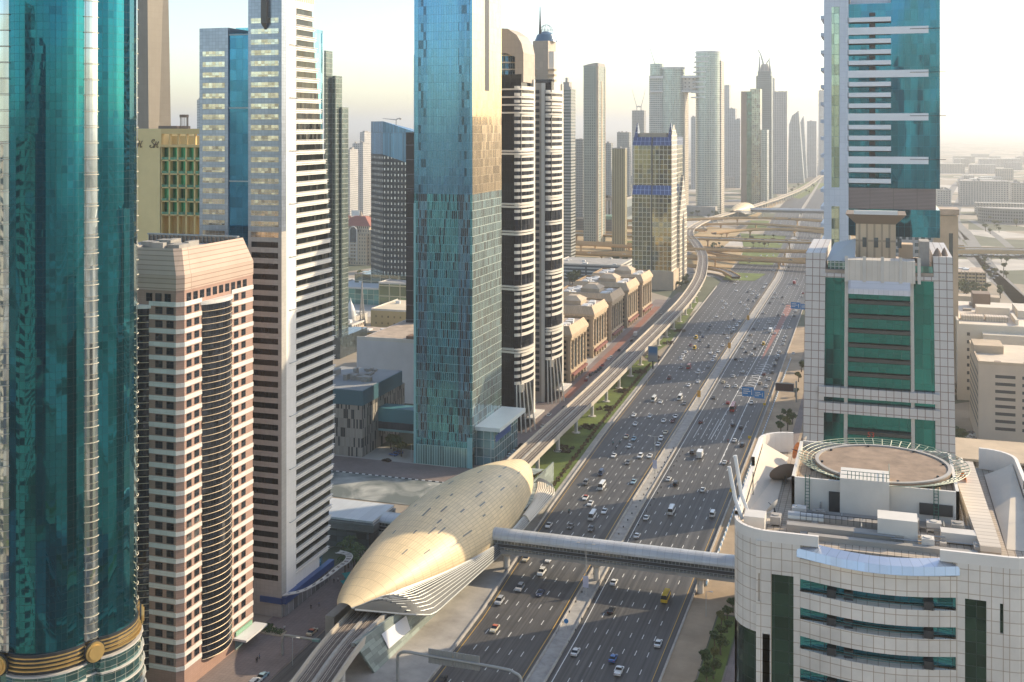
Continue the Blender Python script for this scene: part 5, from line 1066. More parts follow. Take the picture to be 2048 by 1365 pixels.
# penthouse plant block
pz = zt - 1.3; pk = plain('plant_white', (.66, .62, .55), .6, .2)
m2 = MB(); m2.box(8, 34, 17, 17.5, pz, pz + 5.2); m2.box(8, 8.5, 17, 40, pz, pz + 5.2); m2.box(33.5, 34, 17, 40, pz, pz + 5.2); m2.box(8, 34, 39.5, 40, pz, pz + 5.2); m2.build('plant_wall', pk, t)
m2 = MB(); m2.box(8.5, 33.5, 17.5, 39.5, pz, pz + 3.9); m2.build('upper_deck', panel('upper_pavers', (.50, .38, .26), .9, .9, (.24, .17, .12), .06, .8, .3), t)
m2 = MB(); m2.box(15.8, 23.4, 14.8, 21, pz, pz + 6.4); m2.build('lift_house', pk, t); m2 = MB(); m2.box(21.6, 27.4, 5.5, 9.5, pz - 1, pz + 3.6); m2.build('plant_box', pk, t)
m2 = MB(); m2.box(14, 16.6, 16.7, 16.98, pz, pz + 3.4); m2.build('door', M['dark'], t)
m2 = MB(); m2.box(28, 33, 16.7, 16.98, pz + 1.2, pz + 3); m2.build('louvre', M['dark'], t)
for xq in (10.6, 30.5):
    m2 = MB()
    for dx in (-.35, .35): m2.tube([(xq + dx, 15.9, pz), (xq + dx * .9, 16.8, pz + 5.8)], .07, 4)
    for k in range(11): m2.tube([(xq - .35, 15.9 + .08 * k, pz + .5 * k + .2), (xq + .35, 15.9 + .08 * k, pz + .5 * k + .2)], .05, 4)
    m2.build('ladder', plain('green_ladder%d' % int(xq), (.03, .12, .09), .5, 0), t)
dk2 = plain('duct_grey', (.34, .31, .27), .6, .25)
def duct(pts, w, h, mat, nm='duct'):
    m3 = MB()
    for a, b in zip(pts, pts[1:]): m3.box(min(a[0], b[0]) - w / 2, max(a[0], b[0]) + w / 2, min(a[1], b[1]) - w / 2, max(a[1], b[1]) + w / 2, a[2], a[2] + h)
    m3.build(nm, mat, t)
duct([(9, 6, pz), (24.5, 6, pz)], 1.8, 1.3, dk2); duct([(12, 10, pz + .3), (24, 10, pz + .3)], 1.6, 1.2, dk2); duct([(32, 9, pz + .2), (Wd - 8, 9, pz + .2)], 2.4, 1.5, M['offwhite']); duct([(12, 3.4, pz), (35, 3.4, pz)], 1.2, .8, dk2)
m2 = MB()
for k in range(7):
    y = 12.0 + .45 * k; m2.tube([(9, y, pz + .7), (34 + k * .6, y, pz + .7), (34 + k * .6, 40, pz + .7)], .13, 5)
m2.build('pipes', dk2, t)
m2 = MB(); m2.tube([(8, 9.8, pz + 1.0), (13.5, 9.8, pz + 1.0)], .9, 12); m2.build('round_duct', plain('galvanised', (.55, .52, .47), .35, .1, metal=.5), t)
m2 = MB()
for k in range(18): m2.box(*(lambda a: (a[0] - .5, a[0] + .5, a[1] - .4, a[1] + .4, pz, pz + a[2]))((random.uniform(9, 36), random.uniform(4, 15.5), random.uniform(.3, 1.1))))
m2.build('small_plant', M['concrete'], t)
for i_, (xa_, ya_, w_, l_, h_) in enumerate(((9.5, 12.8, 2.2, 1.6, 1.5), (12.6, 12.8, 2.0, 1.5, 1.2), (26.5, 12.5, 2.6, 1.8, 1.6), (30, 12.8, 2.2, 1.6, 1.3), (33.4, 11.8, 1.8, 2.2, 1.8), (6.2, 8.5, 1.6, 2.4, 1.2), (28.8, 5.0, 1.8, 1.8, 1.4), (36, 5.4, 1.6, 2.4, 1.0))):
    m2 = MB(); m2.box(xa_ - w_ / 2, xa_ + w_ / 2, ya_ - l_ / 2, ya_ + l_ / 2, pz + .25, pz + .25 + h_); m2.cyl(xa_, ya_, pz + .25 + h_, pz + .4 + h_, min(w_, l_) * .36, 12); m2.box(xa_ - w_ / 2, xa_ - w_ / 2 + .15, ya_ - l_ / 2, ya_ + l_ / 2, pz, pz + .25); m2.box(xa_ + w_ / 2 - .15, xa_ + w_ / 2, ya_ - l_ / 2, ya_ + l_ / 2, pz, pz + .25); m2.build('air_conditioner', (M['offwhite'], dk2, M['concrete'])[i_ % 3], t)
m2 = MB(); rq = random.Random(6)
for k in range(26):
    xa_, ya_ = rq.uniform(9, 36), rq.uniform(3.5, 15); hh_ = rq.uniform(.3, 1.6); dx_, dy_ = rq.choice([(rq.uniform(2, 7), 0), (0, rq.uniform(1, 3))]); m2.tube([(xa_, ya_, pz), (xa_, ya_, pz + hh_), (xa_ + dx_, ya_ + dy_, pz + hh_), (xa_ + dx_, ya_ + dy_, pz)], rq.uniform(.05, .14), 5)
m2.build('pipework', M['steel'], t)
m2 = MB()
for k in range(14): m2.tube([(10.0 + k * .9, 8.0, pz + 1.2), (10.0 + k * .9, 8.0, pz + 2.5)], .04, 4)
m2.tube([(10, 8, pz + 2.5), (21.7, 8, pz + 2.5)], .05, 4); m2.tube([(10, 8, pz + 1.9), (21.7, 8, pz + 1.9)], .04, 4); m2.build('walkway_rail', M['dark'], t)
m2 = MB(); rq = random.Random(9)
for k in range(10): xa_, ya_ = rq.uniform(10, 32), rq.uniform(19, 38); m2.cyl(xa_, ya_, pz + 3.9, pz + 4.8, .4, 8)
m2.build('deck_vents', M['dark'], t)
m2 = MB(); m2.box(1.6, 4.8, 4.2, 7.6, pz, pz + 2.2); m2.build('condenser', M['offwhite'], t)
for (xx, yy, ln, an) in ((1.2, 6.0, 9, -.25), (1.8, 9, 10, -.22)):
    m2 = MB(); m2.tube([(xx, yy, pz + 1), (xx - 1.2, yy + .5, pz + 4), (xx - 2.2, yy + .8, pz + ln)], .32, 6); m2.build('crane_arm', M['white'], t)
def dish(label, x, y, z, r_, az, el, mat, grp):
    d = thing('satellite_dish', label, 'satellite dish', (x, y, z), az, grp); mm = MB()
    rows = [[(r_ * k / 4 * math.cos(6.2832 * j / 20), r_ * k / 4 * math.sin(6.2832 * j / 20), .35 * r_ * (k / 4) ** 2) for j in range(21)] for k in range(0, 5)]
    for a_, b_ in zip(rows, rows[1:]): mm.loft(a_, b_)
    o = mm.build('reflector', mat, d, smooth=True); o.rotation_euler = (0, R(el), 0); o.location = (0, 0, 1.2)
    mm = MB(); mm.tube([(0, 0, 0), (0, 0, 1.2)], .12, 6); mm.tube([(-.5, 0, 0), (0, 0, 1)], .08, 4); mm.tube([(0, 0, 1.2), (r_ * .9 * math.sin(R(el)), 0, 1.2 + r_ * .9 * math.cos(R(el)))], .06, 4); mm.build('mount', M['dark'], d)
orange = plain('orange_paint', (.55, .16, .03), .5, .1)
dish('white satellite dish on the lower left roof terrace', X0 + 5.6, Y0 + 12.5, pz, 1.4, R(160), 55, M['offwhite'], 'dishes on the helipad building')
dish('orange and white dish at the back left of the helipad', X0 + 7.5, Y0 + 43, pz + 1, 1.6, R(200), 70, orange, 'dishes on the helipad building')
dish('pale dish at the back right corner of the helipad', X0 + 35.5, Y0 + 38, pz + 2, 1.7, R(150), 70, M['offwhite'], 'dishes on the helipad building')
dish('orange dish just in front of the pale one, right of the helipad', X0 + 36, Y0 + 33.5, pz + 1, 1.5, R(200), 80, orange, 'dishes on the helipad building')
dish('brown mesh dish leaning by the left wall of the plant deck', X0 + 6.0, Y0 + 30, pz, 2.6, R(120), 50, M['brown'], 'dishes on the helipad building')
dish('small grey dish standing behind the orange one', X0 + 8.5, Y0 + 45, pz + 2.4, 1.0, R(160), 60, M['concrete'], 'dishes on the helipad building')
# helipad
hx, hy = 22.4, 29.0; hz0 = zt + 4.0
hp = t
m2 = MB(); m2.cyl(hx, hy, hz0 - .5, hz0, 11.2, 56); m2.cyl(hx, hy, hz0 - 3.4, hz0 - .5, 8.0, 40, r1=10.6); m2.build('helipad_slab', plain('helipad_screed', (.30, .215, .15), .9, .35, .35), t)
m2 = MB(); P0 = [(hx + 11.2 * math.cos(6.2832 * k / 56), hy + 11.2 * math.sin(6.2832 * k / 56)) for k in range(57)]; P1 = [(hx + 10.6 * math.cos(6.2832 * k / 56), hy + 10.6 * math.sin(6.2832 * k / 56)) for k in range(57)]
m2.loft([(p[0], p[1], hz0 + .01) for p in P0], [(p[0], p[1], hz0 + .22) for p in P0]); m2.loft([(p[0], p[1], hz0 + .22) for p in P0], [(p[0], p[1], hz0 + .22) for p in P1]); m2.loft([(p[0], p[1], hz0 + .22) for p in P1], [(p[0], p[1], hz0 + .01) for p in P1]); m2.build('helipad_rim', plain('rim_paint', (.40, .37, .33), .7, .2), t)
m2 = MB(); fr_ = plain('pale_green_frame', (.38, .42, .30), .5, .1); nR = 52
for k in range(nR):
    a = 6.2832 * k / nR; c, s_ = math.cos(a), math.sin(a); m2.tube([(hx + 11.3 * c, hy + 11.3 * s_, hz0 - .3), (hx + 14.0 * c, hy + 14.0 * s_, hz0 + .5)], .075, 4)
for rr_ in (11.9, 12.6, 13.3, 14.0): m2.tube([(hx + rr_ * math.cos(6.2832 * k / 64), hy + rr_ * math.sin(6.2832 * k / 64), hz0 - .3 + .8 * (rr_ - 11.3) / 2.7) for k in range(65)], .06, 4)
m2.build('safety_net_frame', fr_, t)
m2 = MB()
for k in range(36):
    a = 6.2832 * k / 36; b = a + 6.2832 / 72; m2.tube([(hx + 11 * math.cos(a), hy + 11 * math.sin(a), hz0 - .5), (hx + 10.2 * math.cos(b), hy + 10.2 * math.sin(b), hz0 - 2.2), (hx + 11 * math.cos(a + 6.2832 / 36), hy + 11 * math.sin(a + 6.2832 / 36), hz0 - .5)], .09, 4)
m2.build('support_truss', plain('green_truss', (.10, .17, .12), .5, .1), t)
m2 = MB()
for k in range(4):
    a = 6.2832 * (k + .5) / 4; m2.tube([(hx + 8 * math.cos(a), hy + 8 * math.sin(a), pz + 3.9), (hx + 9 * math.cos(a), hy + 9 * math.sin(a), hz0 - .6)], .25, 6)
m2.build('support_leg', M['concrete'], t)
for k in range(8):
    a = 6.2832 * (k + .3) / 8; m2 = MB(); m2.cyl(hx + 10.2 * math.cos(a), hy + 10.2 * math.sin(a), hz0, hz0 + .3, .22, 8); m2.build('pad_light', M['dark'], t)
m2 = MB(); gx0, gx1, gy = 17.0, 23.4, 15.0
for k in range(11): m2.tube([(gx0 + k * .6, gy, pz + 6.4), (gx0 + k * .6, gy, pz + 7.6)], .05, 4)
for zq in (7.0, 7.6): m2.tube([(16, gy, pz + zq), (gx1, gy, pz + zq), (gx1, 21, pz + zq)], .05, 4)
m2.build('guard_rail', plain('green_rail', (.05, .14, .12), .5, 0), t)
for (xx, nm) in ((1.4, 'l'), (Wd - 1.6, 'r')): m2 = MB(); m2.tube([(xx, 20, pz), (xx, 20, pz + 4.5)], .08, 5); m2.build('rod', M['dark'], t)
# people on the roof
def person(label, x, y, z, top, legs, rz=0, s=1.0, grp=None, hair=(.02, .015, .01)):
    me_n = 'person_body'; bm = MB(); hcol = (.35, .22, .15)
    # one continuous lofted figure
    def ring(cx, cy, cz, rx, ry, n=8): return [(cx + rx * math.cos(6.2832 * k / n), cy + ry * math.sin(6.2832 * k / n), cz) for k in range(n + 1)]
    body = [ring(0, 0, .86, .17, .12), ring(0, 0, 1.05, .15, .10), ring(0, 0, 1.32, .21, .12), ring(0, 0, 1.44, .17, .10), ring(0, 0, 1.50, .06, .06), ring(0, 0, 1.56, .075, .08), ring(0, .0, 1.66, .085, .10), ring(0, 0, 1.75, .05, .06)]
    for i, (a, b) in enumerate(zip(body, body[1:])): bm.loft(a, b, 0 if i < 3 else 2 if i < 6 else 3)
    for sx in (-1, 1):
        leg = [ring(sx * .09, sx * .12, .02, .05, .11), ring(sx * .09, sx * .10, .10, .045, .05), ring(sx * .09, sx * .05, .48, .06, .065), ring(sx * .085, 0, .88, .09, .10)]
        for a, b in zip(leg, leg[1:]): bm.loft(a, b, 1)
        arm = [ring(sx * .22, 0, 1.42, .055, .06, 6), ring(sx * .26, -sx * .02, 1.15, .042, .045, 6), ring(sx * .27, -sx * .10, .90, .032, .035, 6), ring(sx * .27, -sx * .12, .80, .03, .045, 6)]
        for i, (a, b) in enumerate(zip(arm, arm[1:])): bm.loft(a, b, 0 if i < 2 else 2)
    o = bm.build('person', [top, legs, M['skin'], M['hair']]); o.location = (x, y, z); o.rotation_euler = (0, 0, rz); tag(o, label, 'person', grp); return o
M['skin'] = plain('skin', (.36, .22, .15), .6, 0); M['hair'] = plain('hair', (.02, .015, .012), .6, 0)
cl = {'red': plain('cloth_red', (.35, .04, .03), .8, 0), 'white': plain('cloth_white', (.6, .6, .58), .8, 0), 'blue': plain('cloth_blue', (.05, .10, .25), .8, 0), 'dark': plain('cloth_dark', (.03, .03, .035), .8, 0), 'teal': plain('cloth_teal', (.05, .22, .22), .8, 0)}
# ---------------------------------------------------------------- teal tower with white tiled piers
X0 = -20.7; Y0 = 351; t = thing('teal_tower', 'teal glass tower framed by pale tiled piers, right of the highway', 'tower', (X0, Y0, 0)); Wd = 41.5; HT = 117
x_ = lambda px: XY(Y0, px) - X0; zz = lambda py, px=1760: ZZ(py, dep(XY(Y0, px), Y0))
tl = panel('grey_tile', (.60, .57, .54), 2.1, 2.5, (.24, .17, .14), .10, .45, .1, .03)
tg = glass('teal_tower_glass', (.004, .085, .095), 2.1, 4.4, (.006, .06, .06), .06, .9, .04, .10, .010, .10, .08)
def tap(p): f = 1 + .0007 * (HT - p[2]); return ((p[0] - Wd / 2) * f + Wd / 2, p[1] - .0 * (HT - p[2]), p[2])
def tb(mbx, nm, mat): return mbx.xf(tap).build(nm, mat, t)
a1, a2, a3, a4, a5, a6 = x_(1651), x_(1690), x_(1697), x_(1820), x_(1827), x_(1867)
tb(MB().box(.3, Wd - .3, 1.2, 43.9, 0, HT - 7.3), 'core', tg)
for nm, a, b in (('left', 0, a1), ('right', a6, Wd)): tb(MB().box(a, b, 0, 44.2, 0, HT), 'tiled_pier', tl)
tb(MB().box(a2, a3, -.1, 1.2, 0, HT - 6), 'white_column', M['offwhite']); tb(MB().box(a4, a5, -.1, 1.2, 0, HT - 6), 'white_column', M['offwhite'])
zb1, zb2 = zz(800), zz(780); zb3, zb4 = zz(832), zz(812)
for a, b in ((zb1, zb2), (zb3, zb4)): tb(MB().box(x_(1640), x_(1876), -1.0, 1.2, a, b), 'tiled_band', tl)
m2 = MB(); n_bay = int((HT - 10) / 4.4)
cor = panel('dark_floor_line', (.035, .05, .05), 8, 4, (.03, .04, .04), .02, .4, .1)
pitch = (zz(595) - zz(770)) / 6
zk = zz(572)
while zk > 3:
    if not (zb3 - 1 < zk < zb2 + 1): tb(MB().box(a3, a4, -.8, 1.1, zk - 1.2, zk - .2), 'balcony_ledge', cor); tb(MB().box(a3 + .2, a4 - .2, -.9, -.78, zk - 4.0, zk - 1.3), 'balcony_glass', tg)
    zk -= pitch
tb(MB().box(a1 - 1, a6 + 1, -.4, 44, HT - 7.2, HT - 6), 'cornice_wall', tl)
m2 = MB(); pts = [(-1.2 - 1.0 * math.sin(R(a)), HT - 7 - 3.2 * math.sin(R(a))) for a in range(0, 91, 15)]
m2.loft([(a3, p[0], p[1]) for p in pts], [(a4, p[0], p[1]) for p in pts]); m2.box(a3, a4, -2.15, -.1, HT - 11.6, HT - 9.9); tb(m2, 'curved_hood', panel('hood', (.62, .62, .66), 1.4, 9, (.45, .45, .48), .04, .3, .08))
tb(MB().box(x_(1690), x_(1830), -1.4, 6, HT - 8, HT - 1.5), 'roof_parapet', panel('parapet_cream', (.66, .60, .52), 1.6, 9, (.5, .44, .36), .06))
for k in range(5): tb(MB().box(x_(1690) + k * 5.1, x_(1690) + k * 5.1 + .9, -1.7, -1.3, HT - 8, HT - .4), 'parapet_pier', M['offwhite'])
tb(MB().box(x_(1651), a6, .5, 43.5, HT - 6, HT - 5), 'roof_deck', M['roofwarm'])
# rooftop house with gable, conservatory, terrace
rz_ = HT - 5; gx0, gx1 = x_(1703), x_(1800)
m2 = MB(); m2.box(gx0 + 1, gx1 - 1, 12, 24, rz_, ZZ(445, 352)); m2.build('roof_house', panel('house_render', (.56, .44, .30), 2.2, 30, (.36, .28, .2), .3, .8), t)
m2 = MB(); zz1, zz2 = ZZ(445, 352), ZZ(426, 350); w3 = gx1 - gx0
m2.loft([(gx0 + 1, 12, zz1), (gx1 - 1, 12, zz1), (gx1 - 1, 24, zz1), (gx0 + 1, 24, zz1), (gx0 + 1, 12, zz1)], [(gx0 - 2, 9, zz2), (gx1 + 2, 9, zz2), (gx1 + 2, 27, zz2), (gx0 - 2, 27, zz2), (gx0 - 2, 9, zz2)]); m2.face([(gx0 - 2, 9, zz2), (gx1 + 2, 9, zz2), (gx1 + 2, 27, zz2), (gx0 - 2, 27, zz2)]); m2.build('flared_eaves', plain('eaves_brown', (.24, .19, .15), .7, .15), t)
m2 = MB(); m2.box(gx0 + .5, gx1 - .5, 8.8, 10.5, zz2, zz2 + 1.2); m2.build('gable_beam', M['white'], t)
for k in range(4): m2 = MB(); m2.box(gx0 + 3 + k * 3.4, gx0 + 4.2 + k * 3.4, 11.9, 12.1, rz_ + 6, rz_ + 9); m2.build('house_window', M['dglass'], t)
m2 = MB(); m2.face([(x_(1652), 3, rz_ + 2.5), (gx0 + 1, 3, rz_ + 2.5), (gx0 + 1, 13, rz_ + 8.5), (x_(1665), 13, rz_ + 7)]); m2.build('glazed_roof', plain('pale_metal_roof', (.50, .52, .50), .4, .1), t)
m2 = MB(); m2.box(x_(1655), gx0 + 2, 3, 12.5, rz_, rz_ + 2.4); m2.build('conservatory', glass('conserv', (.10, .22, .2), 1.2, 1.2, (.6, .6, .56), .18, .5), t)
m2 = MB(); m2.box(gx1 + .5, gx1 + 8, 2, 14, rz_, rz_ + .3); m2.build('terrace_floor', plain('terrace', (.60, .50, .38), .8, .1), t)
m2 = MB(); m2.box(gx1 - 3, gx1 + 9, 1.4, 1.55, rz_, rz_ + 2); m2.box(gx1 + 9, gx1 + 9.15, 1.4, 14, rz_, rz_ + 2); m2.build('glass_balustrade', glass('balus', (.15, .35, .3), 1.4, 2, metal=.4), t)
m2 = MB(); m2.box(gx1, gx1 + 4, 14, 20, rz_, rz_ + 7); m2.build('stair_house', M['beige'], t)
for (xx, yy) in ((gx1 + 5, 6), (gx1 + 4.5, 11)):
    um = thing('parasol', 'dark brown parasol on the roof terrace, %s' % ('nearer the balustrade' if yy == 6 else 'nearer the stair house'), 'parasol', (X0 + xx, Y0 + yy, rz_ + .3), group='roof terrace parasols'); mm = MB(); mm.tube([(0, 0, 0), (0, 0, 2.9)], .06, 5); mm.build('pole', M['dark'], um); mm = MB(); mm.cyl(0, 0, 2.3, 3.1, 2.2, 8, r1=.05); mm.build('canopy', plain('parasol_cloth', (.08, .055, .045), .9, .1), um)
for (xx, yy, rr_) in ((Wd - 2, 4, 1.1), (Wd - 4, 2.6, 1.4), (1.5, 12, 1.1)):
    m2 = MB(); m2.cyl(xx, yy, HT if xx > 30 else rz_, (HT if xx > 30 else rz_) + 1.6, rr_, 10, r1=rr_ * .5); m2.cyl(xx, yy, (HT if xx > 30 else rz_) + 1.6, (HT if xx > 30 else rz_) + 2.4, rr_ * .5, 10, r1=.1); m2.build('roof_vent', M['brown'], t)
m2 = MB(); m2.box(x_(1840), x_(1860), 4, 12, rz_, rz_ + 9); m2.build('plant_tower', M['concrete'], t)
text3d('53', 2.2, (x_(1742), -1.35, zz(868, 1742)), t, plain('sign_red', (.5, .05, .03), .5, 0), 'number_sign')
# ---------------------------------------------------------------- white tower with balcony bands
X0 = -20.9; Y0 = YX(X0, 1648); Y0 = 477; t = thing('balcony_tower', 'white tower with balcony bands and blue green glass, top right', 'tower', (X0, Y0, 0)); x_ = lambda px: XY(Y0, px) - X0
Wd = x_(1880); zz = lambda py, px=1720: ZZ(py, dep(XY(Y0, px), Y0)); wp = panel('white_panel', (.62, .66, .72), 2.1, 2.4, (.50, .54, .60), .05, .4, .06, .02)
tg2 = glass('bluegreen_glass', (.015, .17, .25), 2.4, 4.6, (.03, .18, .22), .05, .85, .05, .18, .015, .13, .10)
zb_, zt_ = zz(376), zz(8, 1700)
s0, s1 = x_(1663), x_(1679); b0, b1, b2, b3 = x_(1697), x_(1703), x_(1782), x_(1857)
m2 = MB(); m2.box(0, s0, 0, 44, 0, 222); m2.box(s1, b0, 0, 44, 0, 222); m2.box(s0, s1, 0.001, 44, zt_ - 1, 222); m2.box(s0, s1, 0.001, 44, zz(414), zb_); m2.build('white_wall', wp, t)
m2 = MB(); m2.box(s0, s1, .4, 2, 0, zt_ - 1); m2.build('glazed_strip', glass('strip_g', (.34, .42, .34), 2.0, 4.2, (.12, .2, .2), .12, .8, .06, .3, .02, .03), t)
m2 = MB(); m2.box(b0, b2, 2.4, 44, zb_, zt_); m2.box(b2, Wd, .2, 44.1, zb_, zt_ + 2); m2.box(b2 - .01, Wd, .25, 44, zz(472), zz(418)); m2.box(b0, b2, 1, 44, zz(472), zz(418)); m2.build('glazing', tg2, t)
m2 = MB(); m2.box(b0, x_(1872), .6, 43, zz(418), zb_); m2.build('louvred_floors', panel('louvre_brown', (.30, .24, .22), 9, .55, (.18, .14, .13), .12, .6, .1), t)
m2 = MB(); m2.box(x_(1700), x_(1835), 5, 30, zt_, 222); m2.box(0, x_(1700), 0.01, 40, 222, 224); m2.build('crown', wp, t)
pp = (zz(46) - zz(368)) / 15.0
for k in range(16):
    z = zz(46) - pp * k; ext = k in (1, 5, 9, 13)
    m2 = MB(); m2.box(b0 - .3, b3 if ext else b2, -.35 if ext else 0, 2.4 if not ext else .2, z - (.5 if ext else 0), z + (2.4 if ext else 2.1)); m2.box(b0 - .3, b2, 0, 2.4, z, z + .3); m2.build('balcony_band', M['bandw'] if 'bandw' in M else M.setdefault('bandw', plain('band_white', (.82, .82, .82), .5, .06)), t)
    m2 = MB(); m2.box(b0 + .2, b2 - .2, .1, .16, z + 1.9, z + 2.4); m2.build('balcony_rail', tg2, t)
    m2 = MB(); m2.box(b0 + 8, b0 + 10.4, 2.2, 2.39, z + 1.6, z + 4.2); m2.box(b0 + 17, b0 + 19.4, 2.2, 2.39, z + 1.6, z + 4.2); m2.build('balcony_door', M['dark'], t)
    if ext: m2 = MB(); m2.tube([(b3 - 7, -.5, z + 1.4), (Wd + 2.2, -.5, z + 1.4)], .1, 4); m2.build('rod', M['dark'], t)
m2 = MB()
for k in range(26): m2.box(-1.6, 0, 6, 30, 20 + k * 7.2, 21.4 + k * 7.2)
m2.build('side_balcony', wp, t)
# ---------------------------------------------------------------- ochre slit tower, car parks, beige blocks at the far right
Y = 700; t, w, z = slab('slit_tower', 'beige tower with one narrow window slit right of the white balconied tower', 'tower', (1868, 1912), Y, 433, M['beige'], 20)
m2 = MB(); m2.box(w * .38, w * .22, -.2, 0, 40, z - 10); m2.build('window_slit', M['dglass'], t)
m2 = MB(); m2.box(w, .5, -1, 20, z + .6, z + 4); m2.build('cap', M['roofwarm'], t)
park = panel('parking_wall', (.60, .45, .24), 9, 3.4, (.10, .08, .06), .8, .8, .1)
x, y = G(1972, 578); t = thing('parking_block', 'ochre multi-storey car park below the beige slit tower', 'building', (x, y, 0)); w = x - XY(y, 1895)
mb = MB(); mb.box(-w, 0, 0, 44, 0, 15); mb.build('wall', park, t); mb = MB(); mb.box(-w + 1, -1, 1, 43, 15, 15.3); mb.build('roof', M['roofwarm'], t)
mb = MB()
for k in range(12): mb.box(-w + k * w / 11 - .3, -w + k * w / 11 + .3, -.4, 0, 0, 16.2)
mb.build('pier', M['beige'], t); mb = MB(); plant(mb, -w * .7, -8, 10, 35, 15.3, 5, 2, 2); mb.build('roof_plant', M['white'], t)
x, y = G(2000, 617); t = thing('green_wall_block', 'long low building with a green painted wall, behind trees at the right', 'building', (x, y, 0)); w = x - XY(y, 1890)
mb = MB(); mb.box(-w, 0, 0, 14, 0, 9); mb.build('wall', M['beige'], t); mb = MB(); mb.box(-w, -1, -.4, 0, .3, 4.8); mb.build('green_wall', plain('green_wall', (.07, .28, .12), .7, .1), t)
x, y = G(1918, 800); t = thing('white_block', 'white building with an untidy flat roof at the right edge', 'building', (x, y, 0)); hW = ZZ(648, dep(x, y))
wc = plain('cream_white', (.64, .58, .48), .7, .12)
mb = MB(); mb.box(-1, 80, 0, 90, 0, hW); mb.box(12, 80, -8, 0, 0, hW - 4); mb.build('wall', wc, t)
mb = MB(); mb.box(0, 79, 1, 89, hW + .01, hW + .1); mb.build('roof', plain('cream_roof2', (.68, .60, .50), .8, .15), t)
winparts(t, FR(0, 0), [(4.2, 5.8)], [(6 + 4.4 * k, 7.8 + 4.4 * k) for k in range(8)], M['dark'], (.02, .1))
mb = MB(); mb.box(-1.1, 0, -.1, 90, hW, hW + 2); mb.box(12, 30, 34, 46, hW, hW + 5); mb.box(34, 78, 30, 60, hW, hW + 4.5); mb.box(40, 60, 8, 9, hW, hW + 3); mb.box(30, 31.5, 4, 30, hW, hW + 3); mb.build('roof_walls', wc, t)
mb = MB(); mb.box(2, 14, 12, 20, hW, hW + 3); mb.box(15, 27, 12, 20, hW, hW + 3); mb.build('roof_chiller', panel('chiller', (.62, .52, .40), 1.4, 9, (.4, .33, .26), .15), t)
mb = MB(); mb.box(12, 22, 62, 76, hW, hW + 9); mb.build('brown_roof_box', M['brown'], t); mb = MB(); plant(mb, 4, 76, 24, 86, hW, 26, 3, 2); mb.build('roof_plant', M['concrete'], t)
x, y = G(1957, 893); t = thing('slotted_block', 'beige block with rows of dark horizontal slots, lower right', 'building', (x, y, 0)); hS = ZZ(728, dep(x, y))
mb = MB(); mb.box(0, 60, 0, 56, 0, hS); mb.build('wall', plain('slot_beige', (.55, .45, .35), .8, .12), t)
mb = MB(); mb.box(1, 59, 1, 55, hS + .01, hS + .1); mb.build('roof', plain('slot_roof', (.66, .56, .44), .85, .2), t); mb = MB(); mb.box(-.2, 60, -.2, .5, hS, hS + 1.4); mb.box(-.2, .5, .5, 56, hS, hS + 1.4); mb.box(0, 14, 28, 46, hS, hS + 4); mb.build('parapet', M['beige'], t)
for j in range(9):
    zj = 8.5 + 3.6 * j
    if zj < hS - 6:
        for a, b in ((7.5, 16.5), (19.5, 33)): mb = MB(); mb.fb(FR(0, 0), a, b, zj, zj + 1.5, -.5, .03); mb.build('slot', M['dark'], t)
        mb = MB()
        for q in range(8): mb.box(-.03, .5, 3 + q * 6.4, 7.6 + q * 6.4, zj, zj + 1.7)
        mb.build('side_slot', M['dark'], t)
mb = MB()
for a in (9, 22): mb.cyl(a, 5, hS + .1, hS + .8, 1.6, 10)
mb.build('roof_dome', M['brown'], t)
for lab, px, py, w, l, n in (('brown open car park deck between the teal tower and the slotted block', 1930, 800, 26, 34, 3), ('beige stacked parking decks behind the helipad building at the right edge', 1995, 985, 64, 34, 4)):
    x, y = G(px, py); t = thing('car_park', lab, 'building', (x, y, 0))
    for k in range(n):
        mb = MB(); mb.box(-w / 2, w / 2, 0, l, 3.2 * k + 2.6, 3.2 * k + 3.6); mb.build('deck', M['beige'], t)
    mb = MB()
    for k in range(9): mb.box(-w / 2 + k * w / 8 - .3, -w / 2 + k * w / 8 + .3, .3, .9, 0, 3.2 * n); mb.box(-w / 2 + k * w / 8 - .3, -w / 2 + k * w / 8 + .3, l - 1, l - .4, 0, 3.2 * n)
    mb.box(-w / 2 + 1, w / 2 - 1, l * .5, l * .5 + .5, 0, 3.2 * n - 1); mb.build('columns', M['brown'], t)
# hazy blocks at the far right
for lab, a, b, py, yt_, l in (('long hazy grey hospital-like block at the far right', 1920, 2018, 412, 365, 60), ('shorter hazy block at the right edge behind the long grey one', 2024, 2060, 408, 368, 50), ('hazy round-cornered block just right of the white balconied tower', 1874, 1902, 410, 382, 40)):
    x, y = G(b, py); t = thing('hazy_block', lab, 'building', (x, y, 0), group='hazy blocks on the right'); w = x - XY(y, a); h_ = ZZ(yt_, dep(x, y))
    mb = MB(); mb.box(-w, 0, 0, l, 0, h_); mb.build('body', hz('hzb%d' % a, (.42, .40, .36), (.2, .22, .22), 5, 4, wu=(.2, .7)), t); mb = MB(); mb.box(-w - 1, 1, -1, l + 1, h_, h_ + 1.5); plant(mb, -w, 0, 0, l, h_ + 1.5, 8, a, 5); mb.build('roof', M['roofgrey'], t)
x, y = G(2048, 448); t = thing('round_hall', 'low dark curved hall in the haze at the right edge', 'building', (x, y, 0)); mb = MB(); mb.prism(arc(0, 40, 66, 180, 360, 20, .6), 0, 22); mb.build('wall', hz('rh', (.20, .21, .2), (.1, .12, .12), 4, 5), t); mb = MB(); mb.prism(arc(0, 40, 68, 180, 360, 20, .6), 22, 23.5); mb.build('roof', M['concrete'], t)
rr = random.Random(5)
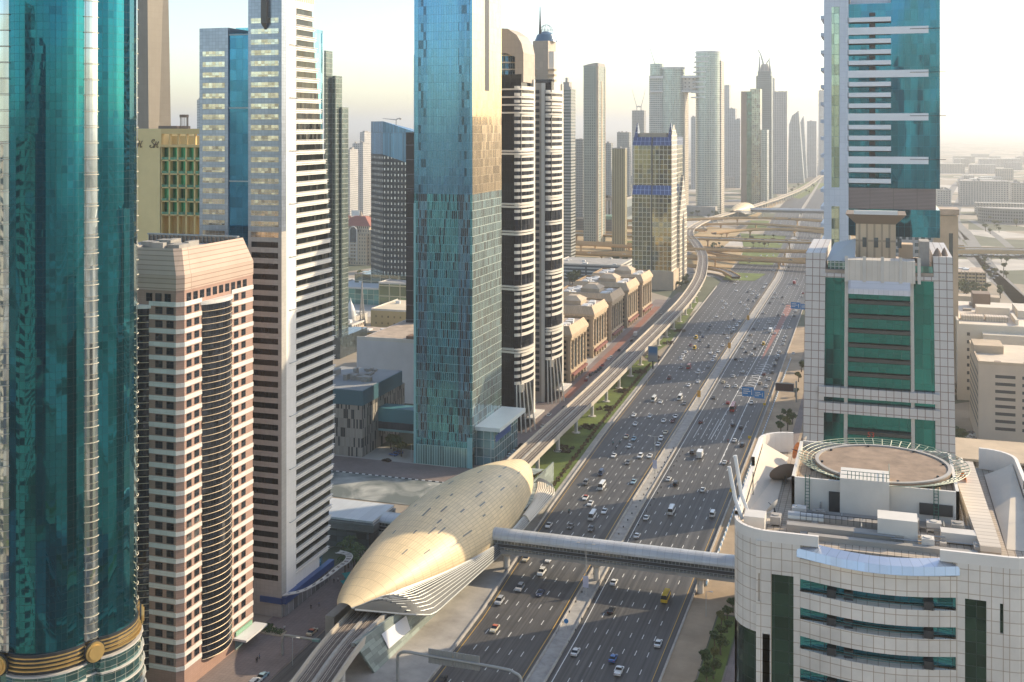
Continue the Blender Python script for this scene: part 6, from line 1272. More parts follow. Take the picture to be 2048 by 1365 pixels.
for i in range(34):
    px = rr.uniform(1895, 2150); Y = rr.uniform(1900, 6500); x = XY(Y, px); w, l, h = rr.uniform(25, 90), rr.uniform(25, 80), rr.uniform(7, 34)
    t = thing('low_block', 'x', 'building', (x, Y, 0), group='low hazy blocks beyond the right-hand towers'); mb = MB(); mb.box(-w / 2, w / 2, 0, l, 0, h); mb.build('body', hz('rlb%d' % i, rr.choice([(.45, .4, .32), (.4, .39, .36), (.52, .48, .42)]), (.18, .19, .2), 5, 4), t); t['_px'] = px
# highways on the right
g = MB(); hw = plain('pale_road', (.20, .19, .175), .8, .2)
for pts, w in (([G(2080, 640), G(1995, 560), G(1930, 500), G(1905, 470), G(1895, 430), G(1920, 360), G(1990, 300)], 16), ([G(2120, 700), G(2040, 600), G(1975, 530), G(1935, 470), G(1910, 430), G(1935, 370)], 16), ([G(2048, 520), G(1990, 470), G(1940, 440)], 10), ([G(1880, 505), G(1960, 508), G(2100, 512)], 26), ([G(1930, 480), G(1900, 450), G(1880, 420)], 12)): ribbon(g, smoothpts(pts, 8), w, .03)
struct('right_highway', g, hw)
g = MB(); pts = [G(1890, 512), G(1980, 512), G(2120, 516)]; t = thing('overpass', 'sand coloured overpass full of cars crossing the right-hand highway', 'flyover', (pts[0][0], pts[0][1], 0)); ox, oy = pts[0]
PP = smoothpts([(p[0] - ox, p[1] - oy) for p in pts], 6); mb = MB(); closedprof(mb, [(-12, 8), (12, 8), (12, 3.5), (-12, 3.5)], pts=PP); mb.build('deck', bpy.data.materials['flyover_concrete'], t); mb = MB(); profile(mb, [(-11.5, 8.02), (11.5, 8.02)], pts=PP); mb.build('roadway', hw, t)
for s_ in (-1, 1): mb = MB(); closedprof(mb, [(s_ * 12 - .2, 7.9), (s_ * 12 - .2, 9.2), (s_ * 12 + .2, 9.2), (s_ * 12 + .2, 7.9)], pts=PP); mb.build('parapet', M['beige'], t)
# row of towers hidden behind the white balconied tower: they shade the highway
hid = [(0, 640, 40, 44, 150), (4, 800, 34, 40, 120), (-4, 960, 36, 40, 165)]
for i, (x, y, w, l, h) in enumerate(hid):
    t = thing('row_tower', ['grey tower standing directly behind the white balconied tower', 'lower tower in the right-hand row behind the grey one', 'tallest hidden tower of the right-hand row'][i], 'tower', (x + 12, y, 0)); mb = MB(); mb.box(-w / 2 + 4, w / 2 - 4, 0, l, 0, h); mb.build('body', hz('row%d' % i, (.4, .4, .4), (.1, .15, .18)), t); mb = MB(); mb.box(-w / 2 + 3.6, w / 2 - 3.6, -.4, l + .4, h, h + 1.2); mb.build('roof', M['roofgrey'], t)

# unseen towers added behind the viewpoint to give the glass fronts dark reflections
for i, (x, y, w, l, h, c) in enumerate(((-205, 120, 34, 40, 150, (.5, .45, .38)), (-210, 40, 36, 40, 190, (.2, .22, .25)), (-205, -60, 40, 44, 120, (.55, .5, .42)), (-215, -170, 36, 40, 210, (.3, .32, .34)), (-200, -290, 40, 40, 150, (.5, .42, .33)), (-5, -110, 36, 40, 165, (.42, .4, .38)), (0, -210, 40, 44, 210, (.16, .2, .24)), (-5, -330, 40, 44, 140, (.5, .45, .38)))):
    t = thing('row_tower', 'added unseen tower, %s side of the highway behind the viewpoint, %s in its row' % ('left' if x < -100 else 'right', ['nearest', 'second', 'third', 'fourth', 'fifth', 'nearest', 'second', 'third'][i]), 'tower', (x, y, 0), group='unseen towers added behind the viewpoint')
    mb = MB(); mb.box(-w / 2, w / 2, -l / 2, l / 2, 0, h); mb.build('body', hz('rowb%d' % i, c, (.08, .12, .15), 4, 3.8, wu=(.15, .85)), t); mb = MB(); mb.box(-w / 2 - .4, w / 2 + .4, -l / 2 - .4, l / 2 + .4, h, h + 1.5); plant(mb, -w / 2, w / 2, -l / 2, l / 2, h + 1.5, 5, i, 4); mb.build('roof', M['roofgrey'], t)
# ================================================================== metro stations
goldm = panel('gold_shell_panels', (.76, .60, .36), 4.0, 1.15, (.50, .38, .22), .08, .52, .15, .06, .05)
ribm = plain('grey_rib_metal', (.34, .35, .34), .4, .1, .5, .5)
stw = glass('station_wall', (.26, .30, .27), 5.2, 1.5, (.16, .18, .17), .08, .1, .6, .35, 0, 0, .1, off=5)
def station(label, x, y, rz, footbridge=True, full=True, sc=1.0):
    t = thing('metro_station', label, 'metro station', (x, y, 0), rz, 'golden shell metro stations'); t.scale = (sc, sc, sc); LEN = 152
    wf = lambda s: 17.6 * max(0, math.sin(math.pi * (.012 + .935 * s))) ** .62
    zt = lambda s: 11.0 + 14.5 * max(0, math.sin(math.pi * (.07 + .86 * s))) ** .75
    zR = lambda s: interp([(0, 14.5), (.12, 14.2), (.3, 11.3), (.5, 7.6), (.8, 6.8), (1, 8.5)], s); zL = lambda s: interp([(0, 14.5), (.2, 11), (.5, 8.5), (1, 9.5)], s)
    xc = lambda s: interp([(0, -1.5), (.3, 0), (1, 1.0)], s)
    def pt(s, th, k=1.0):
        c, q = math.cos(th), math.sin(th); zl = zR(s) if c > 0 else zL(s); return (xc(s) + wf(s) * c * k, s * LEN, zl + (zt(s) - zl) * max(0, q) ** .95 * 1.0 + (k - 1) * 8)
    ns, nt_ = 44, 26; mb = MB()
    for i in range(ns):
        for j in range(nt_):
            s0, s1 = i / ns, (i + 1) / ns; t0, t1 = math.pi * j / nt_, math.pi * (j + 1) / nt_
            mb.face([pt(s0, t0), pt(s1, t0), pt(s1, t1), pt(s0, t1)], 0, [(s0 * LEN, t0 * 17), (s1 * LEN, t0 * 17), (s1 * LEN, t1 * 17), (s0 * LEN, t1 * 17)])
    mb.build('shell', goldm, t, smooth=True)
    mb = MB(); rr = random.Random(4)
    rows = [(.22, .30), (.30, .38), (.26, .55), (.36, .22), (.34, .62), (.42, .40), (.40, .80), (.48, .26), (.47, .58), (.52, .42), (.55, .72), (.58, .22), (.60, .50), (.64, .33), (.67, .62), (.70, .44), (.74, .26), (.30, .20), (.18, .46), (.25, .74), (.78, .5), (.82, .35), (.33, .46), (.44, .66), (.38, .52), (.28, .44), (.5, .34)]
    for s, th in rows:
        ds = rr.choice([.016, .022, .034, .045]); th *= math.pi * .78
        P = [pt(s, th, 1.006), pt(s + ds, th, 1.006), pt(s + ds, th + .032, 1.006), pt(s, th + .032, 1.006)]; mb.face(P)
    mb.build('skylight_slots', plain('slot_dark_metal', (.16, .17, .16), .4, .05), t)
    E_ = lambda s: pt(s, 0)
    Q = lambda s: (interp([(0, 2), (.07, 17), (.12, 19.5), (.5, 20.5), (.93, 19.5), (1, 15)], s), s * LEN - interp([(0, 0), (.07, -1.5), (.2, -2), (1, 0)], s), interp([(0, 14.2), (.05, 11), (.10, 8.2), (.5, 6.0), (1, 6.5)], s))
    mb = MB(); N = 40
    def mid(s, f):
        a, b = Vector(E_(s)), Vector(Q(s)); p = a.lerp(b, f); p.z += 3.2 * math.sin(math.pi * f) * min(1, s * 20) * (1 - .7 * s); return tuple(p)
    for i in range(N):
        s0, s1 = i / N, (i + 1) / N
        for j in range(5): mb.face([mid(s0, j / 5), mid(s1, j / 5), mid(s1, (j + 1) / 5), mid(s0, (j + 1) / 5)])
    mb.build('side_canopy', plain('canopy_slate', (.075, .08, .08), .6, .15), t, smooth=True)
    mb = MB()
    for k in range(13):
        f = .06 + .94 * k / 13; mb.tube([(lambda p: (p[0], p[1], p[2] + .12))(mid(.012 + .05 * f + (.93 - .05 * f) * q / 30, f)) for q in range(31)], .13, 4)
    mb.build('canopy_ribs', ribm, t)
    mb = MB(); mb.tube([tuple(Vector(Q(i / 60)) + Vector((0, 0, 0))) for i in range(61)], .3, 6); mb.tube([E_(i / 60) for i in range(61)], .25, 6); mb.build('rim_tube', ribm, t)
    mb = MB()
    for k in range(10): P = [mid(.70 + .26 * q / 6, .25 + .085 * k) for q in range(7)]; mb.tube([(p[0] + .2 * k * 0, p[1], p[2] + .35) for p in P], .32, 4)
    mb.build('rear_louvres', plain('louvre_cream', (.62, .54, .42), .4, .1), t)
    mb = MB()
    mb.loft([(-12, 58, 0), (-12, 146, 0)], [(-15, 58, 9.4), (-15, 146, 9.4)], v=(0, 9)); mb.loft([(13, 146, 0), (13, 58, 0)], [(16, 146, 8.5), (16, 58, 8.5)], v=(0, 9)); mb.face([(-12, 58, 0), (13, 58, 0), (16, 58, 8.5), (-15, 58, 9.4)]); mb.face([(-15, 58, 8.6), (16, 58, 8.4), (16, 146, 8.4), (-15, 146, 8.6)]); mb.face([(-12, 146, 0), (-15, 146, 9.4), (16, 146, 8.5), (13, 146, 0)]); mb.build('concourse_wall', stw, t)
    if full:
        mb = MB(); LR = lambda a, b: [tuple(Vector(a).lerp(Vector(b), q / 16)) for q in range(17)]; mb.loft(LR((13.5, 60, 0), (11.5, -6, 0)), LR((16, 60, 9), (9.2, -14, 11.6)), v=(0, 11)); mb.face([(11.5, -6, 0), (9.2, -14, 11.6), (8.4, -14, 11.6), (10.7, -6, 0)]); mb.face([(9.2, -14, 11.6), (16, 60, 9), (15.2, 60, 9), (8.4, -14, 11.6)]); mb.loft([(10.7, -6, 0), (12.7, 60, 0)], [(8.4, -14, 11.6), (15.2, 60, 9)], v=(0, 11)); mb.build('wing_wall', stw, t)
        mb = MB(); P = lambda f, g: tuple(Vector((9.5, -14, 11.6)).lerp(Vector((16.3, 60, 9)), f).lerp(Vector((11.8, -6, 0)).lerp(Vector((13.8, 60, 0)), f), g)); mb.loft([P(.16 + .2 * q / 6, .72) for q in range(7)], [P(.16 + .2 * q / 6, .22) for q in range(7)]); mb.build('blank_sign', plain('sign_white', (.80, .80, .82), .4, .03), t)
        mb = MB(); mb.box(-11, -8, 6, 30, 0, 8.2); mb.box(8, 9, -14, 12, 9, 11.5); mb.build('side_platform', M['concrete'], t)
    mb = MB(); mb.face([(-8, LEN - 2, 10.4), (8, LEN - 2, 10.4), (8, LEN + 12, 8.6), (-8, LEN + 12, 8.6)]); mb.face([(9, LEN - 18, 0), (9, LEN + 22, 0), (9.2, LEN + 22, 9), (9.2, LEN - 18, 9)]); mb.box(8.6, 9, LEN - 18, LEN + 22, 0, 9); mb.build('rear_screen', stw, t); return t
station('nearer golden shell shaped metro station in the centre foreground', -147, 297, R(-1.2))
x, y = (-232, 1925); station('distant pale shell shaped metro station beyond the flyovers', x, y, R(-6), full=False, sc=.9)
def footbridge(label, x0, x1, y, z=7.2, h=6.6, w=6.4, piers=()):
    t = thing('footbridge', label, 'footbridge', (x0, y, 0), group='covered footbridges over the highway'); L_ = x1 - x0
    mb = MB(); mb.box(0, L_, 0, w, z - 1.0, z); mb.build('deck', M['concrete'], t)
    mb = MB(); mb.box(0.05, L_, .1, w - .1, z, z + 3.9); mb.build('side_glazing', glass('bridge_glass' + str(int(y)), (.16, .17, .16), 1.25, 3.9, (.42, .43, .40), .10, .7, .1, .3, .02, .02), t)
    mb = MB(); n = 14; P = [(w / 2 - (w / 2 + .25) * math.cos(math.pi * k / n), z + 3.6 + (h - 3.6) * math.sin(math.pi * k / n)) for k in range(n + 1)]
    for k in range(n): mb.face([(0, P[k][0], P[k][1]), (L_, P[k][0], P[k][1]), (L_, P[k + 1][0], P[k + 1][1]), (0, P[k + 1][0], P[k + 1][1])][::-1], 0, [(0, k), (L_, k), (L_, k + 1), (0, k + 1)])
    mb.face([(0, p[0], p[1]) for p in P]); mb.face([(L_, p[0], p[1]) for p in P[::-1]]); mb.build('arched_roof', panel('roof_sheet' + str(int(y)), (.58, .58, .57), 2.5, 40, (.42, .42, .41), .06, .38, .2, .04, .3), t)
    mb = MB()
    for zz_ in (z + .25, z + 1.2, z + 2.4, z + 3.6): mb.tube([(0, -.05, zz_), (L_, -.05, zz_)], .1, 4)
    mb.build('rails', ribm, t)
    mb = MB(); mb.box(.1, L_ - .1, -.02, .1, z + 1.3, z + 2.2); mb.build('dark_window_strip', M['dark'], t)
    for px_ in piers:
        mb = MB(); mb.cyl(px_ - x0, w / 2, 0, z - 2.8, 1.1, 14); mb.cyl(px_ - x0, w / 2, z - 2.8, z - 1.0, 1.1, 14, r1=3.0); mb.build('pier', M['offwhite'], t)
    return t
footbridge('silver roofed footbridge crossing the highway from the near station', -130, -21, 371, piers=(-124, -91.5, -56))
footbridge('distant footbridge crossing the highway from the far station', -226, -30, 1985, 8, 7, 7, piers=(-190, -125, -88))
t = thing('station_entrance', 'flat roofed station entrance hall with stacked louvres, left of the near station', 'building', (-174, 371, 0))
mb = MB(); mb.box(-41, 0, 0, 19, 11.2, 12.0); mb.build('roof', panel('entr_roof', (.55, .56, .55), 3, 40, (.45, .46, .45), .06, .5), t)
for k in range(5): mb = MB(); mb.box(-41 - .1 * k, .3 + .1 * k, -.3 - .1 * k, 19, 8.0 + .62 * k, 8.35 + .62 * k); mb.build('louvre', ribm, t)
mb = MB(); mb.box(-40, -.6, .6, 18, 7.8, 11.2); mb.build('upper_wall', M['dark'], t); mb = MB(); mb.box(-40, -3, 3, 18, 0, 7.8); mb.build('lower_wall', glass('entr_low', (.12, .15, .16), 4, 2, (.06, .07, .07), .1, .4, .3, .4), t)
t = footbridge('short covered link from the entrance hall to the near station', -174, -159, 376, 6.5, 5.5, 9)
# ================================================================== vehicles
def paint(name, col, rough=.25): return plain('paint_' + name, col, rough, .03, .5, .15)
PC = {'white': (.74, .74, .72), 'silver': (.42, .43, .44), 'grey': (.14, .145, .15), 'black': (.018, .018, .02), 'blue': (.06, .16, .38), 'navy': (.03, .05, .11), 'red': (.36, .03, .025), 'maroon': (.14, .025, .03), 'cream': (.66, .58, .42), 'yellow': (.70, .45, .02), 'light blue': (.30, .44, .52), 'beige': (.52, .44, .33)}
PM = {k: paint(k.replace(' ', '_'), v) for k, v in PC.items()}
M['carglass'] = plain('car_glass', (.02, .025, .03), .08, 0, metal=.2); M['tyre'] = plain('tyre', (.015, .015, .015), .8, 0); M['lampw'] = plain('headlight_glass', (.7, .7, .68), .15, 0); M['lampr'] = plain('taillight', (.35, .02, .02), .3, 0); M['taxired'] = plain('taxi_roof', (.50, .10, .04), .3, 0)
def carshape(kind):
    """profiles (y along the car, z), front at +y"""
    if kind == 'saloon': L, Wc, H = 4.7, 1.85, 1.45; body = [(-2.35, .35), (-2.35, .85), (-2.2, .98), (-1.5, 1.02), (1.0, 1.0), (2.1, .80), (2.35, .62), (2.35, .3)]; cab = [(-1.75, 1.0), (-1.05, 1.42), (.25, 1.44), (1.15, .98)]
    elif kind == 'four-by-four': L, Wc, H = 4.9, 1.98, 1.85; body = [(-2.45, .45), (-2.45, 1.15), (-2.4, 1.2), (1.0, 1.2), (2.2, 1.08), (2.45, .85), (2.45, .4)]; cab = [(-2.38, 1.18), (-2.15, 1.80), (.45, 1.84), (1.25, 1.16)]
    elif kind == 'pickup': L, Wc, H = 5.3, 1.9, 1.8; body = [(-2.65, .45), (-2.65, 1.1), (.3, 1.12), (2.3, 1.02), (2.6, .8), (2.6, .4)]; cab = [(-.55, 1.1), (-.4, 1.74), (.75, 1.76), (1.4, 1.06)]
    elif kind == 'van': L, Wc, H = 5.4, 1.95, 2.2; body = [(-2.7, .4), (-2.7, 1.25), (2.0, 1.25), (2.6, 1.0), (2.7, .7), (2.7, .35)]; cab = [(-2.68, 1.22), (-2.6, 2.15), (1.5, 2.15), (2.3, 1.15)]
    elif kind == 'minibus': L, Wc, H = 7.2, 2.15, 2.7; body = [(-3.6, .4), (-3.6, 1.4), (3.3, 1.4), (3.6, 1.1), (3.6, .35)]; cab = [(-3.58, 1.38), (-3.5, 2.65), (3.0, 2.65), (3.5, 1.3)]
    elif kind == 'bus': L, Wc, H = 12, 2.55, 3.2; body = [(-6, .4), (-6, 1.5), (6, 1.5), (6, .35)]; cab = [(-5.98, 1.48), (-5.9, 3.15), (5.7, 3.15), (5.95, 1.45)]
    elif kind == 'truck': L, Wc, H = 7.5, 2.4, 3; body = [(-3.75, .6), (-3.75, 1.0), (3.2, 1.0), (3.75, .9), (3.75, .5)]; cab = [(2.0, 1.0), (2.05, 2.35), (3.3, 2.35), (3.7, 1.0)]
    return L, Wc, H, body, cab
_cm = {}
def extr(mb, prof, hw, hw2=None, m=0):
    hw2 = hw if hw2 is None else hw2; zs = [p[1] for p in prof]; lo, hi = min(zs), max(zs)
    f = lambda z: hw + (hw2 - hw) * (z - lo) / max(.01, hi - lo)
    A = [(-f(z), y, z) for y, z in prof]; B = [(f(z), y, z) for y, z in prof]
    mb.face(A, m); mb.face(B[::-1], m)
    for i in range(len(prof)): j = (i + 1) % len(prof); mb.face([A[j], A[i], B[i], B[j]], m)
def carmesh(kind, full):
    if (kind, full) in _cm: return _cm[(kind, full)]
    L, Wc, H, body, cab = carshape(kind); hw = Wc / 2; out = {}
    def mk(nm, fn, mats): mb = MB(); fn(mb); out[nm] = (mb, mats)
    bm = MB(); extr(bm, body, hw, hw * .97)
    cm_ = MB(); extr(cm_, cab, hw * .93, hw * .76)
    rf_ = MB(); y0_, y1_ = cab[1][0] + .08, cab[2][0] - .08; zr = max(cab[1][1], cab[2][1]) + .03; rf_.box(-hw * .74, hw * .74, y0_, y1_, zr - .06, zr)
    for yy in ((cab[1][0] + .25), (cab[1][0] + cab[2][0]) / 2, cab[2][0] - .1):   # pillars
        for s_ in (-1, 1): rf_.face([(s_ * hw * .95, yy - .06, cab[0][1]), (s_ * hw * .95, yy + .06, cab[0][1]), (s_ * hw * .775, yy + .06, zr - .03), (s_ * hw * .775, yy - .06, zr - .03)])
    if kind in ('van', 'minibus', 'bus'):
        for s_ in (-1, 1): 
            for (za, zb) in (((cab[0][1]), cab[0][1] + .12), (zr - .45, zr)):
                fa = lambda z: hw * (.93 + (.76 - .93) * (z - cab[0][1]) / (cab[1][1] - cab[0][1])) + .012
                rf_.face([(s_ * fa(za), cab[0][0] + .1, za), (s_ * fa(za), cab[3][0] - .5, za), (s_ * fa(zb), cab[2][0], zb), (s_ * fa(zb), cab[1][0], zb)])
    if kind == 'truck': rf_.box(-hw, hw, -3.7, 1.8, 1.05, 3.3)
    wl = MB(); rw_ = .34 if kind not in ('bus', 'truck', 'minibus') else .48
    ya = L / 2 * .60
    wm = MB(); wm.tube([(-.12, 0, 0), (.12, 0, 0)], rw_, 12)
    lw2 = MB(); lr = MB()
    for s_ in (-1, 1): lw2.box(s_ * hw * .62 - .2, s_ * hw * .62 + .2, L / 2 - .12, L / 2 + .02, body[-1][1] + .3, body[-1][1] + .48); lr.box(s_ * hw * .72 - .15, s_ * hw * .72 + .15, -L / 2 - .02, -L / 2 + .05, body[0][1] + .32, body[0][1] + .5)
    out = dict(body=bm, cab=cm_, roof=rf_, wheel=wm, ya=ya, hw=hw, rw=rw_, lw=lw2, lr=lr); _cm[(kind, full)] = out; return out
_me = {}
def cached(key, fn):
    if key not in _me: _me[key] = fn()
    return _me[key]
def vehicle(kind, col, x, y, away, taxi=False, near=True):
    nm = {'saloon': 'car', 'four-by-four': 'car', 'pickup': 'pickup_truck', 'van': 'van', 'minibus': 'minibus', 'bus': 'bus', 'truck': 'lorry'}[kind]
    mt = PM[col]; c = carmesh(kind, near); rz = (0 if away else math.pi) + random.uniform(-.01, .01)
    t = thing(nm, '', {'pickup_truck': 'pickup', 'lorry': 'truck'}.get(nm, nm), (x, y, .02), rz)
    t['_k'] = kind; t['_c'] = col + (' taxi' if taxi else '')
    rm = M['taxired'] if taxi else (PM['white'] if kind == 'truck' and col == 'white' else mt)
    if near:
        def joinroof():
            b = MB(); 
            for src, m in ((c['body'], 0), (c['roof'], 1)):
                o_ = len(b.v); b.v += src.v; b.f += [tuple(i + o_ for i in f) for f in src.f]; b.uv += src.uv; b.m += [m] * len(src.f)
            return b.mesh('body', [mt, rm])
        inst('body', cached(('b', kind, col, taxi), joinroof), t); inst('windows', cached(('g', kind), lambda: c['cab'].mesh('windows', M['carglass'])), t)
        for sx in (-1, 1):
            for sy in (-1, 1): inst('wheel', cached(('w', kind), lambda: c['wheel'].mesh('wheel', M['tyre'])), t, (sx * (c['hw'] - .1), sy * c['ya'], c['rw']))
        inst('headlights', cached(('hl', kind), lambda: c['lw'].mesh('headlights', M['lampw'])), t); inst('taillights', cached(('tl', kind), lambda: c['lr'].mesh('taillights', M['lampr'])), t)
    else:
        def jn():
            b = MB(); srcs = [(c['body'], 0), (c['roof'], 1), (c['cab'], 2)]
            for src, m in srcs: o_ = len(b.v); b.v += src.v; b.f += [tuple(i + o_ for i in f) for f in src.f]; b.uv += src.uv; b.m += [m] * len(src.f)
            for sx in (-1, 1):
                for sy in (-1, 1): b.box(sx * (c['hw'] - .15) - .12, sx * (c['hw'] - .15) + .12, sy * c['ya'] - .3, sy * c['ya'] + .3, 0, .6, 3)
            return b.mesh('car_body', [mt, rm, M['carglass'], M['tyre']])
        me = cached(('f', kind, col, taxi), jn); o = bpy.data.objects.new(nm, me); S.collection.objects.link(o); o.location = t.location; o.rotation_euler = t.rotation_euler
        for k_ in ('_k', '_c', 'category'): o[k_] = t[k_]
        bpy.data.objects.remove(t); o.name = nm; t = o
    return t
T_ = {'s': 'saloon', 'f': 'four-by-four', 'p': 'pickup', 'v': 'van', 'm': 'minibus', 'b': 'bus', 't': 'truck'}
C_ = {'W': 'white', 'S': 'silver', 'G': 'grey', 'K': 'black', 'B': 'blue', 'N': 'navy', 'R': 'red', 'M': 'maroon', 'C': 'cream', 'Y': 'yellow', 'L': 'light blue', 'E': 'beige'}
def fromA(zx, zy): return 1000 + zx / 3.175, 600 + zy / 3.175
def fromB(zx, zy): return 780 + zx / 2.926, 1000 + zy / 2.926
def fromC(zx, zy): return 1100 + zx / 3.413, 400 + zy / 3.413
carsA = """1375,105,Ws 1348,163,Gs 1330,187,Ks 1281,205,Ks 1297,235,Ns 1283,260,Gs 1241,240,Yv 1217,288,Ms 1241,307,Yv 1168,330,Ws 1133,372,Ws 1173,358,Wf 1323,295,Gf 1322,335,Ws 1388,350,Es 1413,362,Ws 1358,384,Ws 1440,330,Ws 1426,288,Ws 1439,172,Ws 1411,213,Gs 1465,240,Ws 1210,430,Rm 1158,430,Gs 1065,497,Mf 1265,462,Wf 1370,428,Gs 1266,520,Ws 1210,543,Ws 970,634,Wm 1024,648,Ws 1140,624,Wm 1211,661,Gs 867,733,Ws 931,736,Ws 1043,768,Ws 1090,768,Ms 1157,744,Ws 851,787,Ws 797,868,CsX 855,882,Ls 1095,845,Cs 1016,883,Wf 823,929,Ws 1035,920,Ws 737,990,Ws 880,993,Wf 936,990,Ws 973,1000,Ws 803,1032,Gs 664,1103,Nv 871,1157,Ls 545,1163,Gf 645,1187,Wm 531,1255,WsX 556,1290,Ws 602,1292,Wt 685,1345,Ws 1473,125,Gs 1473,90,Ws 1534,137,Ws 1513,160,Ws 1545,165,Ws 1490,190,Wf 1517,210,Ks 1422,25,Ws 1424,52,Ws 1431,8,Ws 1526,15,Ws 1570,33,Ws 1585,58,Ws 1630,10,Gs
1672,82,Ws 1640,138,Ws 1763,97,Gs 1795,95,Ws 1700,140,Ws 1713,18,Gs 1621,183,Gs 1686,182,Ws 1700,200,Wt 1737,212,Ws 1594,222,Es 1578,257,Ws 1605,270,Ws 1664,280,Yv 1545,302,Ws 1611,307,Ks 1567,330,Gs 1591,348,Wf 1500,375,Ks 1531,384,Ws 1812,280,Ws 1831,258,Ws 1864,237,Ws 1886,178,Ws 1910,72,Ws 1876,103,Gs 1906,105,Gs 1823,333,Ws 1863,340,Ws 1773,360,Wf 1802,380,Gs 1741,403,Cs 1774,415,Gs 1540,455,Ws 1478,484,Ws 1694,473,Ms 1748,460,Gs 1719,503,Ws 1657,528,Es 1682,548,Ws 1416,520,Cs 1439,547,Ws 1487,547,Ws 1518,560,Ws 1357,620,Gs 1467,655,Rs 1497,692,Rb 1608,655,Wp 1262,773,Ms 1497,795,Ks 1535,810,Ks 1497,893,Ws 1534,922,Kf 1209,968,Kf 1295,992,Wt 1401,1030,Ws 1052,1135,Ws 1094,1165,Kf 1289,1205,Ws 1107,1345,Wm 1325,1360,Wv"""
carsC = """1662,570,Rt 1690,582,Ws 1622,598,Ws 1682,538,Ws 1546,482,Ws 1462,570,Ws 1480,572,Ws 1465,590,Ws 1490,600,Ws 1550,638,Ws 1555,665,Ws 1587,665,Gs 1523,667,Ws 1594,710,Ws 1375,610,Ws 1355,630,Gs 1385,622,Ws 1402,643,Ws 1428,645,Ws 1457,652,Ws 1388,668,Gs 1413,668,Ws 1370,685,Gs 1410,692,Ws 1299,703,Gs 1348,717,Ws 1362,745,Ws 1270,620,Ws 1276,573,Ws 1280,555,Ws 1299,532,Ws 1338,525,Ws 1195,690,Ws 1186,710,Ws 1188,738,Ws 1750,638,Rs 1745,660,Ws 1713,762,Ws"""
carsB = """831,347,CsX 954,352,Ws 904,427,Wf 783,519,Sf 879,545,Ns 642,594,Sf 610,752,CsX 220,1042,Ks 1314,482,Ws 1276,643,Ks 1599,572,Ym 1545,835,Ws 1075,887,Ws 1281,922,Bs 1327,1000,Wp 945,150,Ws 1063,155,Gs 1210,172,Gs 1413,205,Ws 1482,102,Ws 1190,100,Wm"""
cars = []
for s_, fn in ((carsA, fromA), (carsC, fromC), (carsB, fromB)):
    for tok in s_.split():
        a, b, c_ = tok.split(','); px, py = fn(float(a), float(b)); cars.append((px, py, c_))
VEH = []
def addcar(px, py, code, zone, away=None):
    x, y = G(px, py, .6); kind = T_[code[1]]; col = C_[code[0]]; taxi = 'X' in code; m_ = med(y)
    if zone == 'road':
        left = x < m_; a, b = (lk(y) + 1.6, m_ - 4.8) if left else (m_ + 4.8, rk(y) - 2.4)
        nl = (6 if y < 430 else 7 if y < 700 else 8) if left else 7; w = (b - a) / nl
        ln = int((x - a) // w)
        if -1 <= ln <= nl: x = a + w * (max(0, min(nl - 1, ln)) + .5) + random.uniform(-.3, .3)
        aw = not left
    else: aw = away
    v = vehicle(kind, col, x, y, aw, taxi, near=y < 640); v['_x'] = x; v['_y'] = y; v['_z'] = zone; VEH.append(v); return v
placed = []
for px, py, c_ in cars:
    x, y = G(px, py, .6); long_ = c_[1] in 'btm'
    if any(abs(x - a) < 2.2 and abs(y - b) < (8 if long_ else 5.2) for a, b in placed): continue
    v = addcar(px, py, c_, 'road'); placed.append((v['_x'], v['_y']))
# far traffic and flyover traffic
rr = random.Random(12)
for i in range(34):
    y = rr.uniform(1230, 1900); left = rr.random() < .5; m_ = med(y); a, b = (lk(y) + 2, m_ - 5) if left else (m_ + 5, rk(y) - 3); x = a + (b - a) * (rr.randrange(6) + .5) / 6
    if any(abs(x - p) < 2.4 and abs(y - q) < 7 for p, q in placed): continue
    if any(abs(y - yy) < 14 for yy in (1255, 1340, 1462, 1745)): continue
    v = vehicle('saloon', rr.choice(['white', 'white', 'white', 'silver', 'grey']), x, y, not left, near=False); v['_x'] = x; v['_y'] = y; v['_z'] = 'far'; VEH.append(v); placed.append((x, y))
for (yy, z, x0_, x1_, n) in ((1256, 9.6, -400, -40, 7), (1463, 10.6, -230, -40, 9), (1340, 11.6, -200, -50, 4), (1790, 12.6, -200, -110, 4)):
    for k in range(n):
        x = x0_ + (x1_ - x0_) * (k + rr.random() * .7) / n; v = vehicle(rr.choice(['saloon', 'van']) if k % 4 == 0 else 'saloon', rr.choice(['white', 'silver', 'grey']), x, yy + rr.uniform(-2, 2) , True, near=False)
        v.location.z = z + .05; v.rotation_euler.z = R(90); v['_x'] = x; v['_y'] = yy; v['_z'] = 'flyover %d' % yy; VEH.append(v)
